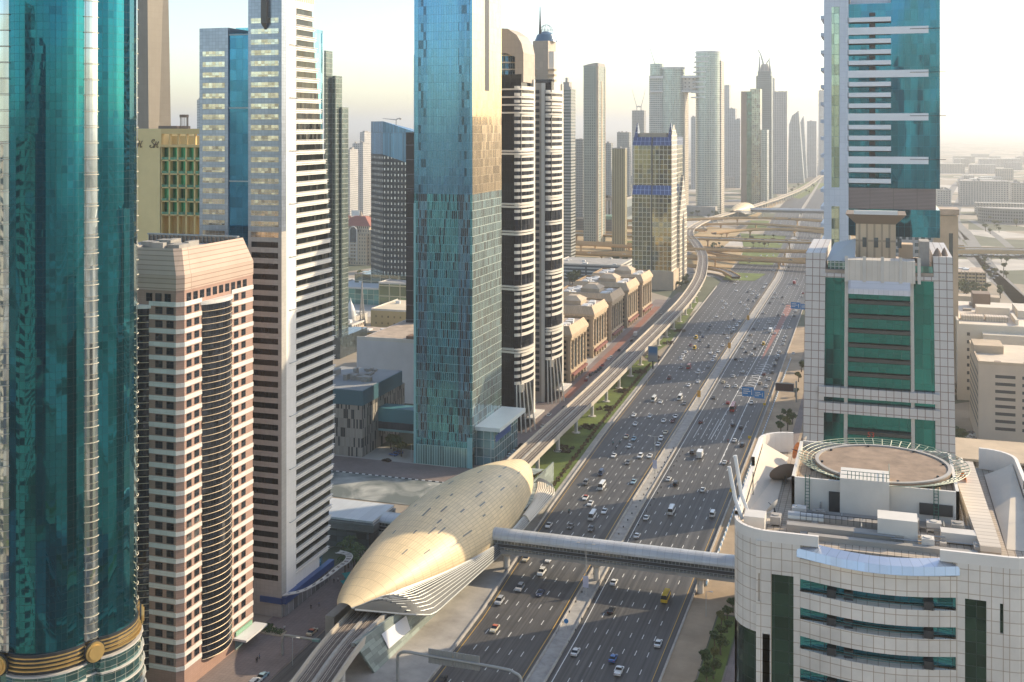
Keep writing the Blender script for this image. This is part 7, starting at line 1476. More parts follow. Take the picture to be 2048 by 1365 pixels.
# service road: parked and moving
for px, py, c_, near_ in ((1067, 850, 'Ws', 1), (1098, 830, 'Ws', 1), (1129, 815, 'Gs', 1), (1172, 761, 'Rs', 1), (1175, 755, 'Ws', 1), (1181, 750, 'Ks', 1), (1186, 747, 'Gs', 1), (1192, 744, 'Ks', 1), (1197, 740, 'Ks', 1), (1201, 736, 'Ks', 1), (1205, 731, 'Rs', 1), (1217, 718, 'Ws', 1), (1222, 714, 'Ws', 1), (1238, 701, 'Ks', 1), (1271, 671, 'Wt', 1), (1259, 695, 'Ks', 1), (1264, 681, 'Ks', 1), (1316, 626, 'Ws', 1),
                        (1006, 910, 'Ws', 1), (1011, 902, 'Ls', 1), (1017, 896, 'Ks', 1), (1023, 889, 'Ks', 1), (620, 1263, 'CsX', 1), (487, 1362, 'Wf', 1), (505, 1349, 'Ls', 1)):
    x, y = G(px, py, .6)
    x = min(x, -154.5) if y < 760 else x; x = max(x, -164.5 if y < 560 else -171)
    v = vehicle(T_[c_[1]], C_[c_[0]], x, y, True, 'X' in c_, near=True); v.rotation_euler.z += R(6 if y > 600 else 0); v['_x'] = x; v['_y'] = y; v['_z'] = 'service'; VEH.append(v)
for px, py, c_ in ((773, 921, 'Ks'), (787, 909, 'Bs'), (797, 905, 'Bs')):
    x, y = G(px, py, .6); v = vehicle('saloon', C_[c_[0]], x, y, True, near=True); v.rotation_euler.z = R(75); v['_x'] = x; v['_y'] = y; v['_z'] = 'court'; VEH.append(v)
for k in range(13):   # cars in the right-hand lots
    x, y = G(1985 - (k // 2) * .0 + (k % 2) * 9 - k * 2.2, 548 - k * 4.2 + 10, 0); v = vehicle('saloon', rr.choice(['white', 'silver', 'grey']), x, y, True, near=False); v.rotation_euler.z = R(70); v['_x'] = x; v['_y'] = y; v['_z'] = 'lot'; VEH.append(v)
for k in range(16):
    px = 1888 + k * 10.5; x, y = G(px, 511 + (k % 2) * 1.5, 8); v = vehicle('saloon', rr.choice(['white', 'white', 'grey', 'silver']), x, y + (k % 2) * 6 - 3, True, near=False); v.location.z = 8.05; v.rotation_euler.z = R(90); v['_x'] = x; v['_y'] = y; v['_z'] = 'overpass'; VEH.append(v)
for k in range(8):
    x, y = G(1941 + (k % 2) * 6 + k * .8, 868 + k * 4.6, 0); v = vehicle('saloon', 'white' if k % 3 else 'grey', x, y, True, near=False); v.rotation_euler.z = R(80); v['_x'] = x; v['_y'] = y; v['_z'] = 'yard'; VEH.append(v)
# motorbikes
def motorbike(label, px, py, top, away):
    x, y = G(px, py, .5); t = thing('motorbike', label, 'motorbike', (x, y, .02), 0 if away else math.pi, 'motorbikes riding on the highway')
    for s_ in (-.65, .65): mb = MB(); mb.tube([(-.06, s_, .32), (.06, s_, .32)], .32, 12); mb.build('wheel', M['tyre'], t)
    mb = MB(); mb.tube([(0, -.6, .45), (0, -.2, .75), (0, .35, .85), (0, .65, .4)], .13, 6); mb.tube([(-.35, .4, 1.05), (.35, .4, 1.05)], .03, 5); mb.box(-.25, .25, -1.0, -.5, .75, 1.2); mb.build('frame', M['dark'], t)
    p = MB(); ring = lambda cx, cy, cz, rx, ry: [(cx + rx * math.cos(6.2832 * k / 8), cy + ry * math.sin(6.2832 * k / 8), cz) for k in range(9)]
    B = [ring(0, -.25, .8, .2, .2), ring(0, -.15, 1.1, .17, .12), ring(0, 0, 1.4, .22, .13), ring(0, .03, 1.5, .08, .07), ring(0, .06, 1.62, .13, .15), ring(0, .05, 1.76, .1, .1)]
    for i, (a, b) in enumerate(zip(B, B[1:])): p.loft(a, b, 0 if i < 3 else 1)
    for s_ in (-1, 1): p.tube([(s_ * .2, 0, 1.38), (s_ * .3, .15, 1.15), (s_ * .3, .38, 1.06)], .055, 6, 0, .04); p.tube([(s_ * .1, -.2, .85), (s_ * .2, .2, .75), (s_ * .18, .0, .3)], .09, 6, 1, .05)
    o = p.build('person', [top, M['dark']]); o.location = (x, y, .05); o.rotation_euler = (0, 0, 0 if away else math.pi); tag(o, 'helmeted rider on the ' + label.replace('with red rider ', 'going '), 'person', 'motorbike riders')
motorbike('first motorbike of the cluster of three beside the grass verge lane', 1226, 888, cl['teal'], False); motorbike('second motorbike of the cluster of three near the left highway edge', 1232, 898, cl['dark'], False); motorbike('third motorbike of the cluster of three, nearest the median', 1240, 886, cl['teal'], False)
motorbike('single motorbike with green rider just beyond the footbridge', 1138, 1024, cl['teal'], False); motorbike('lone motorbike with red rider on the right carriageway, farther one', 1456, 883, cl['red'], True); motorbike('lone motorbike with red rider on the right carriageway, nearer one', 1456, 926, cl['red'], True)
for lab, px, py, c_ in (('person in dark clothes walking along the pavement by the white tower shopfronts', 622, 1220, 'dark'), ('person in blue walking just behind the pair by the blue shopfronts', 638, 1214, 'blue'), ('person in white standing at the white tower corner by the road', 569, 1262, 'white'), ('person in dark clothes on the pavement below the pink tower', 515, 1325, 'dark'), ('person in blue beside the one in dark clothes below the pink tower', 519, 1320, 'blue'), ('person at the far end of the shopfronts under the curved canopy', 668, 1168, 'dark'), ('person in white near the green umbrellas', 676, 1165, 'white'), ('person in dark clothes at the pavement edge near the parked white cars', 513, 1328, 'dark'), ('person walking on the footway by the highway beyond the footbridge end', 1408, 1162, 'dark')):
    x, y = G(px, py); person(lab, x, y, .14, cl[c_], cl['dark'], random.uniform(0, 6), grp='pedestrians')
person('worker in red on the roof, left of the helipad', -21.6 + 8.0, 174.7 + 41, HB - 1.3 + .3, cl['red'], cl['dark'], 1)
# ================================================================== lamps, gantries, signs
lampm = plain('lamp_pole_grey', (.42, .42, .40), .5, .05)
def lamp(label, x, y, h=16, banner=None):
    t = thing('street_lamp', label, 'street lamp', (x, y, .16), group='tall double street lamps along the median'); mb = MB(); mb.tube([(0, 0, 0), (0, 0, h)], .17, 6, r2=.09); mb.build('pole', lampm, t)
    mb = MB(); mb.tube([(-3, 0, h + .1), (0, 0, h - .3), (3, 0, h + .1)], .07, 4)
    mb.build('arm', lampm, t)
    for s_ in (-1, 1): mb = MB(); mb.box(s_ * 2.6 - .5, s_ * 2.6 + .5, -.15, .15, h, h + .18); mb.build('lamp_head', M['offwhite'], t)
    if banner: mb = MB(); mb.box(-.95, .95, -.28, -.2, 2.6, 6.4); mb.build('banner', banner, t)
org = plain('banner_orange', (.65, .33, .05), .6, 0); wht = plain('banner_lilac', (.5, .5, .62), .6, 0)
LM = [(1160, 1190, wht), (1313, 950, wht), (1404, 805, org), (1461, 705, org), (1503, 648, org)]
for i, (px, py, bn) in enumerate(LM):
    x, y = G(px, py); lamp(['tall lamp with a pale banner rising in front of the near footbridge', 'tall lamp with a lilac banner on the median, next beyond the footbridge', 'tall lamp with an orange banner on the median, nearest orange one', 'tall lamp with an orange banner on the median, middle orange one', 'tall lamp with an orange banner on the median, farthest orange one'][i], med(y), y, 17, bn)
for i, y in enumerate((1010, 1120, 1320, 1420, 1560, 1700)): lamp('tall plain lamp on the distant median, %s beyond the orange banners' % ['first', 'second', 'third', 'fourth', 'fifth', 'sixth'][i], med(y), y, 17)
def postlamp(label, px, py, h=8): x, y = G(px, py); t = thing('street_lamp', label, 'street lamp', (x, y, .1), group='small street lamps on posts'); mb = MB(); mb.tube([(0, 0, 0), (0, 0, h), (1.6, 0, h + .2)], .1, 5); mb.build('pole', lampm, t); mb = MB(); mb.box(1.2, 2.2, -.2, .2, h + .12, h + .3); mb.build('lamp_head', M['white'], t)
for lab, px, py in (('white lamp post on the lawn under the viaduct, nearest', 1295, 770), ('lamp post on the lawn beside the billboard', 1335, 690), ('lamp post on the footpath among the bushes right of the highway', 1412, 1235), ('lamp post beside the plaza kerb in front of the glass tower', 823, 925), ('white lamp post beside the viaduct edge at the bottom', 585, 1332), ('lamp post in the yard by the entrance hall', 752, 1128), ('lamp post on the plaza by the golden shell', 850, 1010)): postlamp(lab, px, py)
galv = plain('galvanised_steel', (.40, .39, .36), .4, .1, metal=.4)
t = thing('sign_gantry', 'grey overhead sign gantry seen from behind, at the bottom edge', 'sign gantry', (-127, 287, .1)); mb = MB(); mb.tube(smoothpts([(0, 0, 0), (0, 0, 6.5), (.4, 0, 8.3), (2.6, 0, 9.2), (10, 0, 9.1), (30, 0, 8.8), (34, 0, 8.2), (36, 0, 6.6), (36.3, 0, 0)], 5), .42, 10); mb.build('frame', galv, t)
for x0_, x1_ in ((9, 16.2), (16.4, 24)): mb = MB(); mb.box(x0_, x1_, .5, .65, 6.9, 10.9); mb.build('sign_panel', plain('sign_back%d' % x0_, (.45, .43, .39), .6, .1), t)
mb = MB()
for k in range(16): mb.box(9.3 + k * .96, 9.42 + k * .96, .3, .5, 6.9, 10.9)
mb.build('panel_ribs', galv, t)
t = thing('sign_gantry', 'short grey gantry arm over the service road by the pavement', 'sign gantry', (-166, 292, .1)); mb = MB(); mb.tube(smoothpts([(0, 0, 0), (0, 0, 4), (.5, 0, 5.6), (2, 0, 6.0), (12, 0, 6.0)], 5), .4, 10); mb.build('frame', galv, t); mb = MB(); mb.box(10, 12.2, -.6, .6, 5.7, 6.3); mb.build('sign_edge', plain('green_edge', (.2, .35, .32), .5, .1), t)
bl = plain('sign_blue_sheet', (.03, .22, .50), .5, .03)
def text(body, size, x, y, z, parent, mat, nm='lettering', ext=.02, rz=0):
    c = bpy.data.curves.new(nm, 'FONT'); c.body = body; c.size = size; c.extrude = ext; c.align_x = 'CENTER'; c.align_y = 'CENTER'; c.resolution_u = 3; o = bpy.data.objects.new(nm, c); S.collection.objects.link(o); o.parent = parent; o.location = (x, y, z); o.rotation_euler = (R(90), 0, rz); c.materials.append(mat); return o
def bluesign(label, Y, panels):
    D_ = None; t = thing('direction_sign', label, 'road sign', (-55.5, Y, .1), group='blue overhead direction signs'); mb = MB(); mb.tube([(0, 0, 0), (0, 0, 9.5), (-16.5, 0, 9.5)], .3, 8); mb.tube([(0, 0, 7.6), (-16.5, 0, 7.6)], .18, 6); mb.build('frame', galv, t)
    for a, b, c0, c1 in panels:
        mb = MB(); mb.box(a, b, -.45, -.3, c0, c1); mb.build('sign_panel', bl, t)
        mb = MB(); w_ = b - a
        for rx, rz_, rw, rh in ((.08, .72, .5, .1), (.08, .50, .62, .1), (.08, .28, .4, .1), (.78, .2, .06, .55)): mb.box(a + rx * w_, a + (rx + rw) * w_, -.48, -.45, c0 + rz_ * (c1 - c0), c0 + (rz_ + rh) * (c1 - c0))
        mb.build('sign_lettering', M['markw'], t)
bluesign('pair of blue direction signs over the right carriageway, nearer set', 629, [(-15.6, -9.2, 6.4, 11.6), (-9.0, -3.6, 5.8, 10.0)]); bluesign('pair of blue direction signs in front of the teal tower edge, farther set', 945, [(-12, -4.5, 6.4, 11.6), (-4.2, 4, 6.0, 10.6)])
t = thing('led_billboard', 'dark red electronic billboard on a post beside the highway', 'billboard', (-43.5, 650, .1)); mb = MB(); mb.tube([(0, 0, 0), (0, 0, 12)], .45, 8); mb.tube([(-9, 0, 7), (0, 0, 7)], .2, 6); mb.build('post', galv, t); mb = MB(); mb.box(-11.5, -1, -.9, -.1, 5.8, 10.6); mb.build('cabinet', M['concrete'], t); mb = MB(); mb.box(-11.1, -1.4, -.96, -.9, 6.2, 10.2); mb.build('screen', plain('screen_dark', (.05, .01, .012), .4, 0), t)
t = thing('billboard', 'tall portrait billboard with a blue poster on the lawn by the viaduct', 'billboard', (-137, 712, .1)); mb = MB(); mb.tube([(0, 0, 0), (0, 0, 5)], .5, 8); mb.build('post', M['dark'], t); mb = MB(); mb.box(-3.1, 3.1, -.3, .5, 4.4, 14.4); mb.build('frame', M['concrete'], t)
def poster():
    m, tt, b = _mat('poster'); tc = _n(tt, 'ShaderNodeTexCoord'); sp = _n(tt, 'ShaderNodeSeparateXYZ'); tt.links.new(tc.outputs['Generated'], sp.inputs[0]); r = _n(tt, 'ShaderNodeValToRGB'); r.color_ramp.elements[0].color = (.30, .30, .30, 1); r.color_ramp.elements[1].color = (.02, .16, .36, 1); r.color_ramp.elements[0].position = .35; r.color_ramp.elements[1].position = .65; tt.links.new(sp.outputs[2], r.inputs[0]); tt.links.new(r.outputs[0], b.inputs['Base Color']); return m
mb = MB(); mb.box(-2.8, 2.8, -.36, -.3, 4.7, 14.1); mb.build('poster', poster(), t)
t = thing('road_sign', 'small round blue sign under a lamp globe on the median, bottom', 'road sign', (-91, 333, .2)); mb = MB(); mb.tube([(0, 0, 0), (0, 0, 3.8)], .08, 5); mb.build('pole', lampm, t); mb = MB(); mb.tube([(0, -.12, 3.0), (0, -.04, 3.0)], .75, 16); mb.build('disc', bl, t)
x, y = G(711, 430); t = thing('roof_billboard', 'blank white billboard behind the cream residence', 'billboard', (XY(1500, 711), 1500, 0)); zq = ZZ(432, dep(XY(1500, 711), 1500)); mb = MB(); mb.box(-6.5, 6.5, -.3, .3, zq, zq + 8); mb.build('panel', M['markw'], t); mb = MB(); mb.tube([(-5, 0, 0), (-5, 0, zq)], .3, 5); mb.tube([(5, 0, 0), (5, 0, zq)], .3, 5); mb.build('posts', M['dark'], t)
t = thing('lattice_pylon', 'thin pointed lattice pylon below the dotted dark tower', 'pylon', (*G(724, 650), 0)); zh_ = 34
for s_ in (-1, 1): mb = MB(); mb.tube([(s_ * 3, 0, 0), (s_ * .9, 0, 18), (0, 0, zh_)], .35, 5); mb.tube([(0, s_ * 3, 0), (0, s_ * .9, 18), (0, 0, zh_)], .35, 5); mb.build('leg', M['concrete'], t)
mb = MB()
for k in range(9): z = 2 + 3.4 * k; w = max(.2, 3 - z * .1); mb.tube([(-w, 0, z), (0, w, z + 1.2), (w, 0, z), (0, -w, z + 1.2), (-w, 0, z)], .16, 4)
mb.build('bracing', M['concrete'], t)
t = thing('white_dome', 'small white pointed dome standing in the yards behind the white tower', 'dome', (*G(701, 655), 0)); mb = MB(); P = [(4.2, 0), (4.2, 9), (3.6, 13), (2.2, 17), (.8, 20), (.1, 23)]
for (a, b), (c, d) in zip(P, P[1:]): mb.cyl(0, 0, b, d, a, 14, r1=c)
mb.build('dome', M['white'], t)
for i, (px, py) in enumerate(((697, 1150), (702, 1158), (694, 1165))):
    x, y = G(px, py, 2.5); t = thing('umbrella', ['teal square umbrella nearest the curved canopy, topmost of three', 'teal square umbrella in the middle of the three beside the shell', 'teal square umbrella lowest of the three beside the shell'][i], 'umbrella', (x, y, .1), group='teal cafe umbrellas'); mb = MB(); mb.tube([(0, 0, 0), (0, 0, 3)], .06, 5); mb.build('pole', M['steel'], t); mb = MB(); mb.cyl(0, 0, 2.6, 3.3, 2.6, 4, r1=.1); mb.build('canopy', plain('teal_canvas%d' % i, (.02, .28, .26), .8, 0), t)
for i, y in enumerate((300, 330, 520, 575, 640)):
    pass
# hoardings and planters along the right verge
mb = MB(); mbd = MB()
for k in range(150):
    y = 380 + k * 2.6; (mb if k % 2 else mbd).box(-55.2, -54.8, y, y + 2.3, .14, 1.1)
a = mb.build('barrier', M['white']); tag(a, 'row of white plastic barrier blocks along the right sand verge', 'barrier', 'plastic barriers on the verge'); a = mbd.build('barrier', plain('barrier_blue', (.12, .22, .34), .6, 0)); tag(a, 'row of blue grey plastic barrier blocks between the white ones on the right verge', 'barrier', 'plastic barriers on the verge')
mb = MB()
for k in range(120): mb.cyl(-93.5 if k % 2 else -88.4, 62 + k * 4.0, .15, .75, .22, 6) if med(62 + k * 4) > -95 else mb.cyl(med(62 + k * 4) + (-2.0 if k % 2 else 2.0), 62 + k * 4.0, .15, .75, .22, 6)
a = mb.build('median_posts', M['dark'], kind='stuff'); 
for lab, px, py in (('yellow warning post on the right verge, nearest to the helipad building', 1463, 990), ('yellow warning post on the right verge, middle one', 1499, 882), ('yellow warning post beside the blue signs', 1529, 815)):
    x, y = G(px, py); t = thing('warning_post', lab, 'traffic post', (x, y, .1), group='yellow warning posts'); mb = MB(); mb.tube([(0, 0, 0), (0, 0, 1)], .08, 5); mb.build('post', M['dark'], t); mb = MB(); mb.box(-.7, .7, -.1, .1, 1, 2.3); mb.build('board', PM['yellow'], t)
# ================================================================== vegetation
def leafmat(name, c1, c2):
    m, t, b = _mat(name); oi = _n(t, 'ShaderNodeNewGeometry'); c = _mixc(t, oi.outputs['Random Per Island'], c1, c2); t.links.new(c, b.inputs['Base Color']); b.inputs['Roughness'].default_value = .7; return m
lf = [leafmat('leaves_olive', (.03, .055, .012), (.10, .13, .03)), leafmat('leaves_green', (.02, .05, .012), (.07, .12, .025)), leafmat('leaves_yellowish', (.07, .08, .015), (.16, .15, .03))]
bark = plain('bark', (.12, .09, .06), .9, .2, 2)
def crown(seed, r_=1.0, n=650, flat=.75, cl_n=9, leaf=.16):
    q = random.Random(seed); mb = MB(); cs = []
    for i in range(cl_n): a = q.uniform(0, 6.28); d = q.uniform(.1, .72) * r_; cs.append((d * math.cos(a), d * math.sin(a), q.uniform(-.35, .5) * r_ * flat, q.uniform(.25, .5) * r_))
    for i in range(n):
        c = q.choice(cs); v = Vector((q.gauss(0, 1), q.gauss(0, 1), q.gauss(0, 1))).normalized() * c[3] * (q.random() ** .4); p = Vector((c[0], c[1], c[2])) + Vector((v.x, v.y, v.z * flat)); s = leaf * r_ * q.uniform(.6, 1.3)
        a = Vector((q.gauss(0, 1), q.gauss(0, 1), q.gauss(0, 1))).normalized(); b = a.orthogonal().normalized(); a2 = a.cross(b)
        mb.face([p - b * s, p + a2 * s * .6, p + b * s, p - a2 * s * .6])
    return mb
TM = [(crown(s, 1.0, 620).mesh('crown', lf[s % 3])) for s in range(5)]
tk = MB(); tk.tube([(0, 0, 0), (.03, .02, .8), (0, .05, 1.5)], .11, 6, r2=.05)
for a in (0, 2.1, 4.2): tk.tube([(0, .03, .9), (.35 * math.cos(a), .35 * math.sin(a), 1.6)], .045, 5, r2=.02)
TKM = tk.mesh('trunk', bark)
def tree(label, x, y, h, grp, kind=0, z=0):
    t = thing('tree', label, 'tree', (x, y, z), random.uniform(0, 6), grp); r_ = h * .42
    o = inst('trunk', TKM, t, (0, 0, 0), 0, (h * .45, h * .45, h * .42)); o = inst('crown', TM[kind % 5], t, (0, 0, h * .64), 0, (r_, r_, r_ * 1.0)); return t
ORDN = ['first', 'second', 'third', 'fourth', 'fifth', 'sixth', 'seventh', 'eighth', 'ninth', 'tenth', 'eleventh', 'twelfth', 'thirteenth', 'fourteenth', 'fifteenth', 'sixteenth', 'seventeenth', 'eighteenth', 'nineteenth', 'twentieth']
for i in range(15): y = 292 + i * 5.0; tree('dark leafy bush tree in the strip right of the highway, %s from the bottom' % ORDN[i], -45 + (i % 3 - 1) * 1.2, y, random.uniform(4.2, 6.2), 'bush trees in the right-hand planting strip', i)
for i, (px, py, h) in enumerate(((1562, 868, 7), (1575, 862, 8), (1585, 850, 7), (1560, 850, 6), (1575, 842, 7), (1590, 795, 6), (1597, 765, 7), (1603, 745, 8))): x, y = G(px, py); tree('tree left of the teal tower base, %s counting away from the camera' % ORDN[i], x, y, h, 'trees beside the teal tower', i + 1)
def palm(label, x, y, h, grp):
    t = thing('palm_tree', label, 'palm tree', (x, y, .1), random.uniform(0, 6), grp); inst('trunk', cached('palmtrunk', lambda: MB().tube([(0, 0, 0), (.1, 0, 3), (.15, .05, 6.2)], .28, 7, r2=.2).mesh('trunk', bark)), t, sc=(1, 1, h / 6.2))
    def fr_():
        q = random.Random(3); mb = MB()
        for k in range(26):
            a = 6.283 * k / 26 + q.uniform(-.1, .1); el = q.uniform(-.1, 1.0); P = []
            for j in range(6): f = j / 5; rad = 3.0 * f; P.append(Vector((rad * math.cos(a) * math.cos(el * .5), rad * math.sin(a) * math.cos(el * .5), 1.6 * math.sin(el) * f * 1.5 - 2.2 * f * f)))
            sd_ = Vector((-math.sin(a), math.cos(a), 0))
            for j in range(5):
                w0, w1 = .42 * (1 - j / 5.5), .42 * (1 - (j + 1) / 5.5); 
                for s_ in (-1, 1): mb.face([P[j], P[j + 1], P[j + 1] + sd_ * w1 * s_ - Vector((0, 0, .15)), P[j] + sd_ * w0 * s_ - Vector((0, 0, .15))])
        return mb.mesh('crown', lf[1])
    inst('crown', cached('palmcrown', fr_), t, (.15, .05, h))
PL = [(688, 1088), (700, 1078), (712, 1092), (697, 1103), (708, 1110), (722, 1100), (690, 1118), (716, 1120)]
for i, (px, py) in enumerate(PL): x, y = G(px, py, 6); palm('palm between the white tower and the golden shell, %s of the dense group counting down' % ORDN[i], x, y, 6.5, 'palms beside the near station')
for i, (px, py) in enumerate(((788, 893), (795, 897), (803, 905), (782, 890))): x, y = G(px, py, 2); tree('green tree under the teal link bridge, %s from the left' % ORDN[i], x, y, 8, 'trees under the teal link bridge', i)
def grove(n, fpx, fpy, hr, lab, grp, seed, cond=None):
    q = random.Random(seed); pts = sorted([(q.uniform(*fpx), q.uniform(*fpy)) for _ in range(n)])
    for i, (px, py) in enumerate(pts): x, y = G(px, py); tree(lab % ORDN[i % 20], x, y, q.uniform(*hr), grp, i + seed)
grove(16, (1915, 2005), (583, 600), (8, 13), 'dark tree behind the green walled building, %s from the left', 'trees behind the green wall', 31); grove(12, (1965, 2015), (520, 562), (7, 10), 'tree along the right-hand car park edge, %s from the left', 'trees along the car park', 32)
grove(14, (1920, 2040), (425, 470), (8, 13), 'hazy tree beside the right-hand highway, %s from the left', 'hazy trees beside the right-hand highway', 33); grove(5, (1906, 1925), (880, 905), (7, 9), 'tree behind the helipad building right corner, %s from the left', 'trees behind the helipad building', 34)
grove(10, (676, 742), (523, 530), (7, 10), 'small tree before the cream residence, %s from the left', 'trees before the cream residence', 35); grove(14, (715, 762), (548, 572), (8, 13), 'street tree near the dotted dark tower, %s from the left', 'trees near the dotted tower', 36)
grove(8, (770, 825), (560, 578), (9, 13), 'yellowish tree on the terrace before the dotted dark tower, %s from the left', 'trees before the dotted tower', 37); grove(8, (1127, 1165), (560, 572), (8, 13), 'dark tree in front of the white parking block, %s from the left', 'trees at the white parking block', 38)
grove(10, (1222, 1262), (505, 530), (6, 10), 'tree left of the gridded tower base, %s from the left', 'trees left of the gridded tower', 39); grove(9, (1352, 1374), (560, 580), (6, 9), 'tree at the foot of the gridded tower beside the metro curve, %s from the left', 'trees at the gridded tower foot', 40)
grove(16, (1420, 1570), (470, 505), (5, 9), 'shrubby tree between the flyovers, %s from the left', 'trees between the flyovers', 41); grove(10, (1570, 1635), (375, 395), (8, 12), 'hazy tree beyond the distant station, %s from the left', 'trees beyond the distant station', 42)
grove(14, (1380, 1480), (425, 440), (7, 12), 'tree below the sky bridge towers, %s from the left', 'trees below the sky bridge towers', 43); grove(12, (670, 730), (665, 695), (5, 8), 'small yard tree right of the white tower edge, %s from the left', 'yard trees by the white tower', 44)
def shrubs(name, pts, r_, mat, n=260):
    mb = MB(); q = random.Random(8)
    for (x, y) in pts:
        for i in range(n // 8):
            a, d = q.uniform(0, 6.28), q.random() ** .5 * r_; p = Vector((x + d * math.cos(a), y + d * math.sin(a), .15 + q.random() * .8)); s = q.uniform(.15, .35); u = Vector((q.gauss(0, 1), q.gauss(0, 1), q.gauss(0, .6))).normalized(); v = u.orthogonal().normalized(); mb.face([p - u * s, p + v * s, p + u * s, p - v * s])
    o = mb.build(name, mat); o['kind'] = 'stuff'; return o
shrubs('hedge_row', [(lk(y) - 5.5 + .5 * math.sin(y), y) for y in [455 + 1.6 * i for i in range(170)]], .8, leafmat('hedge_brown', (.10, .055, .02), (.20, .13, .05)))
for i, (px, py, w_, l_) in enumerate(((519, 1262, 3.5, 3), (533, 1258, 4, 3.5), (548, 1267, 7, 3.5))):
    x, y = G(px, py); t = thing('planter', ['small square hedge bed between the pink and white towers, leftmost', 'round clipped bush bed between the pink and white towers, middle', 'wide low hedge bed by the white tower corner'][i], 'planter', (x, y, .13), group='planters between the pink and white towers'); mb = MB(); mb.box(-w_ / 2, w_ / 2, -l_ / 2, l_ / 2, 0, .35); mb.build('kerb', M['beige'], t)
    mb = MB(); q = random.Random(i)
    for k in range(420): p = Vector((q.uniform(-w_ / 2 + .3, w_ / 2 - .3), q.uniform(-l_ / 2 + .3, l_ / 2 - .3), q.uniform(.35, 1.1))); u = Vector((q.gauss(0, 1), q.gauss(0, 1), q.gauss(0, .6))).normalized(); v = u.orthogonal().normalized(); mb.face([p - u * .2, p + v * .2, p + u * .2, p - v * .2])
    mb.build('foliage', lf[1], t, kind='stuff')
q = random.Random(77); shrubs('flower_bed', [(q.uniform(-146, -139), y0_ + q.uniform(-5, 5)) for y0_ in (478, 520, 562, 603, 645, 700, 745, 800, 850) for _ in range(26)], 1.0, leafmat('bed_leaves', (.06, .03, .015), (.13, .09, .03)))
# ================================================================== haze
hb = MB().box(-32000, 32000, -3000, 46500, -1.5, 330); ho = hb.build('haze', []); ho['kind'] = 'stuff'
hm = bpy.data.materials.new('haze_air'); hm.use_nodes = True; tt = hm.node_tree; tt.nodes.clear(); pv = tt.nodes.new('ShaderNodeVolumePrincipled'); mo = tt.nodes.new('ShaderNodeOutputMaterial')
pv.inputs['Color'].default_value = (.97, .965, .95, 1); pv.inputs['Density'].default_value = HAZE; pv.inputs['Anisotropy'].default_value = .45; tt.links.new(pv.outputs[0], mo.inputs['Volume']); ho.data.materials.append(hm)
# ================================================================== labels that need ranking
WN = ['leftmost', 'second from left', 'third from left', 'fourth from left', 'fifth from left', 'sixth from left', 'seventh from left', 'eighth from left', 'ninth from left', 'tenth from left'] + [o + ' from left' for o in ORDN[10:]] + ['twenty-%s from left' % o for o in ORDN[:9]] + ['thirtieth from left'] + ['thirty-%s from left' % o for o in ORDN[:9]]
grp = {}
for o in bpy.data.objects:
    if '_px' in o.keys(): grp.setdefault(o['group'], []).append(o)
for g_, os_ in grp.items():
    os_.sort(key=lambda o: o['_px'])
    for i, o in enumerate(os_): o['label'] = '%s %s' % (g_.replace('blocks', 'block'), '(' + WN[i] + ')'); o['label'] = 'low flat roofed hazy block, %s of those %s' % (WN[i], g_.split('blocks ')[1]); del o['_px']
def lanelabel(v):
    x, y, z = v['_x'], v['_y'], v['_z']; kn = {'saloon': 'saloon car', 'truck': 'lorry'}.get(v['_k'], v['_k']); base = '%s %s' % (v['_c'], kn) if 'taxi' not in v['_c'] else 'red roofed taxi'
    if z == 'road' or z == 'far':
        left = x < med(y); lane = 'outer' if (left and x < med(y) - 20) or (not left and x > med(y) + 20) else 'middle' if (left and x < med(y) - 12) or (not left and x > med(y) + 12) else 'inner'
        zone = 'before near footbridge' if y < 371 else 'beyond near footbridge' if y < 460 else 'beside lawn piers' if y < 600 else 'by twin towers' if y < 720 else 'by beige blocks' if y < 850 else 'near red lane end' if y < 1000 else 'before nearest flyover' if y < 1250 else 'beyond flyovers'
        return '%s, %s carriageway %s lanes, %s' % (base, 'left' if left else 'right', lane, zone)
    return base + {'service': ' on the service road beside the viaduct', 'court': ' parked under the teal link bridge', 'lot': ' in the car park right of the teal tower', 'overpass': ' on the right-hand overpass', 'yard': ' parked behind the helipad building'}.get(z, ' on the flyover ' + {'1256': 'nearest the camera', '1463': 'with double carriageway', '1340': 'second from the camera', '1790': 'arching over'}.get(z.split()[-1], ''))
cells = {}
for v in VEH: cells.setdefault(lanelabel(v), []).append(v)
for lab, vs in cells.items():
    vs.sort(key=lambda v: (v['_y'], v['_x'])) if vs[0]['_z'] not in ('overpass',) and not vs[0]['_z'].startswith('fly') else vs.sort(key=lambda v: v['_x'])
    ns_ = ['nearest', 'second nearest', 'third nearest', 'fourth nearest', 'fifth nearest', 'sixth nearest', 'seventh nearest', 'eighth nearest', 'ninth nearest', 'tenth nearest', 'eleventh nearest', 'twelfth nearest', 'thirteenth nearest'] if not (vs[0]['_z'] == 'overpass' or vs[0]['_z'].startswith('fly')) else WN
    for i, v in enumerate(vs): v['label'] = (ns_[i] + ' ' + lab) if len(vs) > 1 else lab
for v in VEH:
    v['group'] = {'road': 'vehicles on the highway', 'far': 'vehicles on the highway', 'service': 'vehicles on the service road', 'court': 'cars under the link bridge', 'lot': 'parked cars on the right', 'overpass': 'vehicles on the overpass', 'yard': 'parked cars on the right'}.get(v['_z'], 'vehicles on the flyovers')
    for k_ in ('_k', '_c', '_x', '_y', '_z'):
        if k_ in v.keys(): del v[k_]

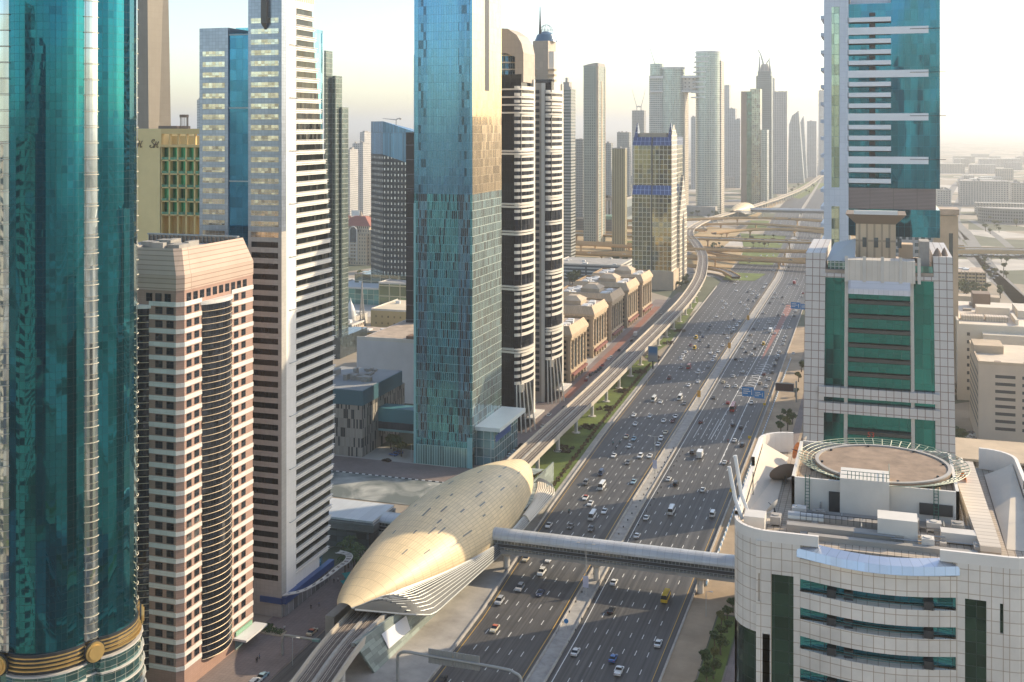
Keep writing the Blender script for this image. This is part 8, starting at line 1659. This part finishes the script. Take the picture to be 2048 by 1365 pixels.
# ================================================================== parts of parts
NEST = {'roof_plant': 'roof', 'roof_railing': 'roof', 'roof_pavilion': 'roof', 'bay_ribs': 'bay', 'bay_hood': 'bay', 'clock_face': 'clock_rim', 'drum_ring': 'penthouse_drum', 'skylight_slots': 'shell', 'canopy_ribs': 'side_canopy', 'rim_tube': 'side_canopy', 'rail': 'track_bed',
        'sign_lettering': 'sign_panel', 'panel_ribs': 'sign_panel', 'lamp_head': 'arm', 'poster': 'frame', 'screen': 'cabinet', 'helipad_rim': 'helipad_slab', 'pad_light': 'helipad_slab', 'safety_net_frame': 'helipad_slab', 'support_truss': 'helipad_slab', 'support_leg': 'helipad_slab',
        'bracket_rod': 'corner_pier', 'slot_ledges': 'blue_glass_slot', 'disc_surround': 'gold_disc', 'bay_rings': 'bay_window', 'podium_cornice': 'podium', 'house_window': 'roof_house', 'flared_eaves': 'roof_house', 'gable_beam': 'roof_house', 'guard_rail': 'lift_house', 'louvre': 'plant_wall', 'parapet_pier': 'roof_parapet',
        'bridge_belts': 'sky_bridge', 'finial': 'roof', 'arch_glazing': 'arch', 'dark_window_strip': 'side_glazing', 'rails': 'side_glazing', 'balcony_door': 'glazing', 'condenser_screen': 'balcony_glazing', 'sunshade_fins': 'spandrels', 'roof_vent': 'roof_deck', 'window_slit': 'body', 'crown_grille': 'crown_wall', 'glass_front': 'frame', 'entrance_sign': 'entrance_hall', 'blank_sign': 'wing_wall', 'number_sign': 'core'}
bpy.context.view_layer.update()
for root in [o for o in bpy.data.objects if o.parent is None and 'category' in o.keys()]:
    kids = {}
    for ch in sorted(root.children, key=lambda c: c.name): kids.setdefault(ch.name.split('.')[0], []).append(ch)
    for c_, p_ in NEST.items():
        if c_ in kids and p_ in kids and c_ != p_:
            for i, ch in enumerate(kids[c_]):
                p = kids[p_][i % len(kids[p_])] if len(kids[c_]) == len(kids[p_]) else kids[p_][min(range(len(kids[p_])), key=lambda j: (kids[p_][j].location - ch.location).length)]
                if p.parent is root and not ch.children: ch.parent = p; ch.matrix_parent_inverse = p.matrix_basis.inverted()
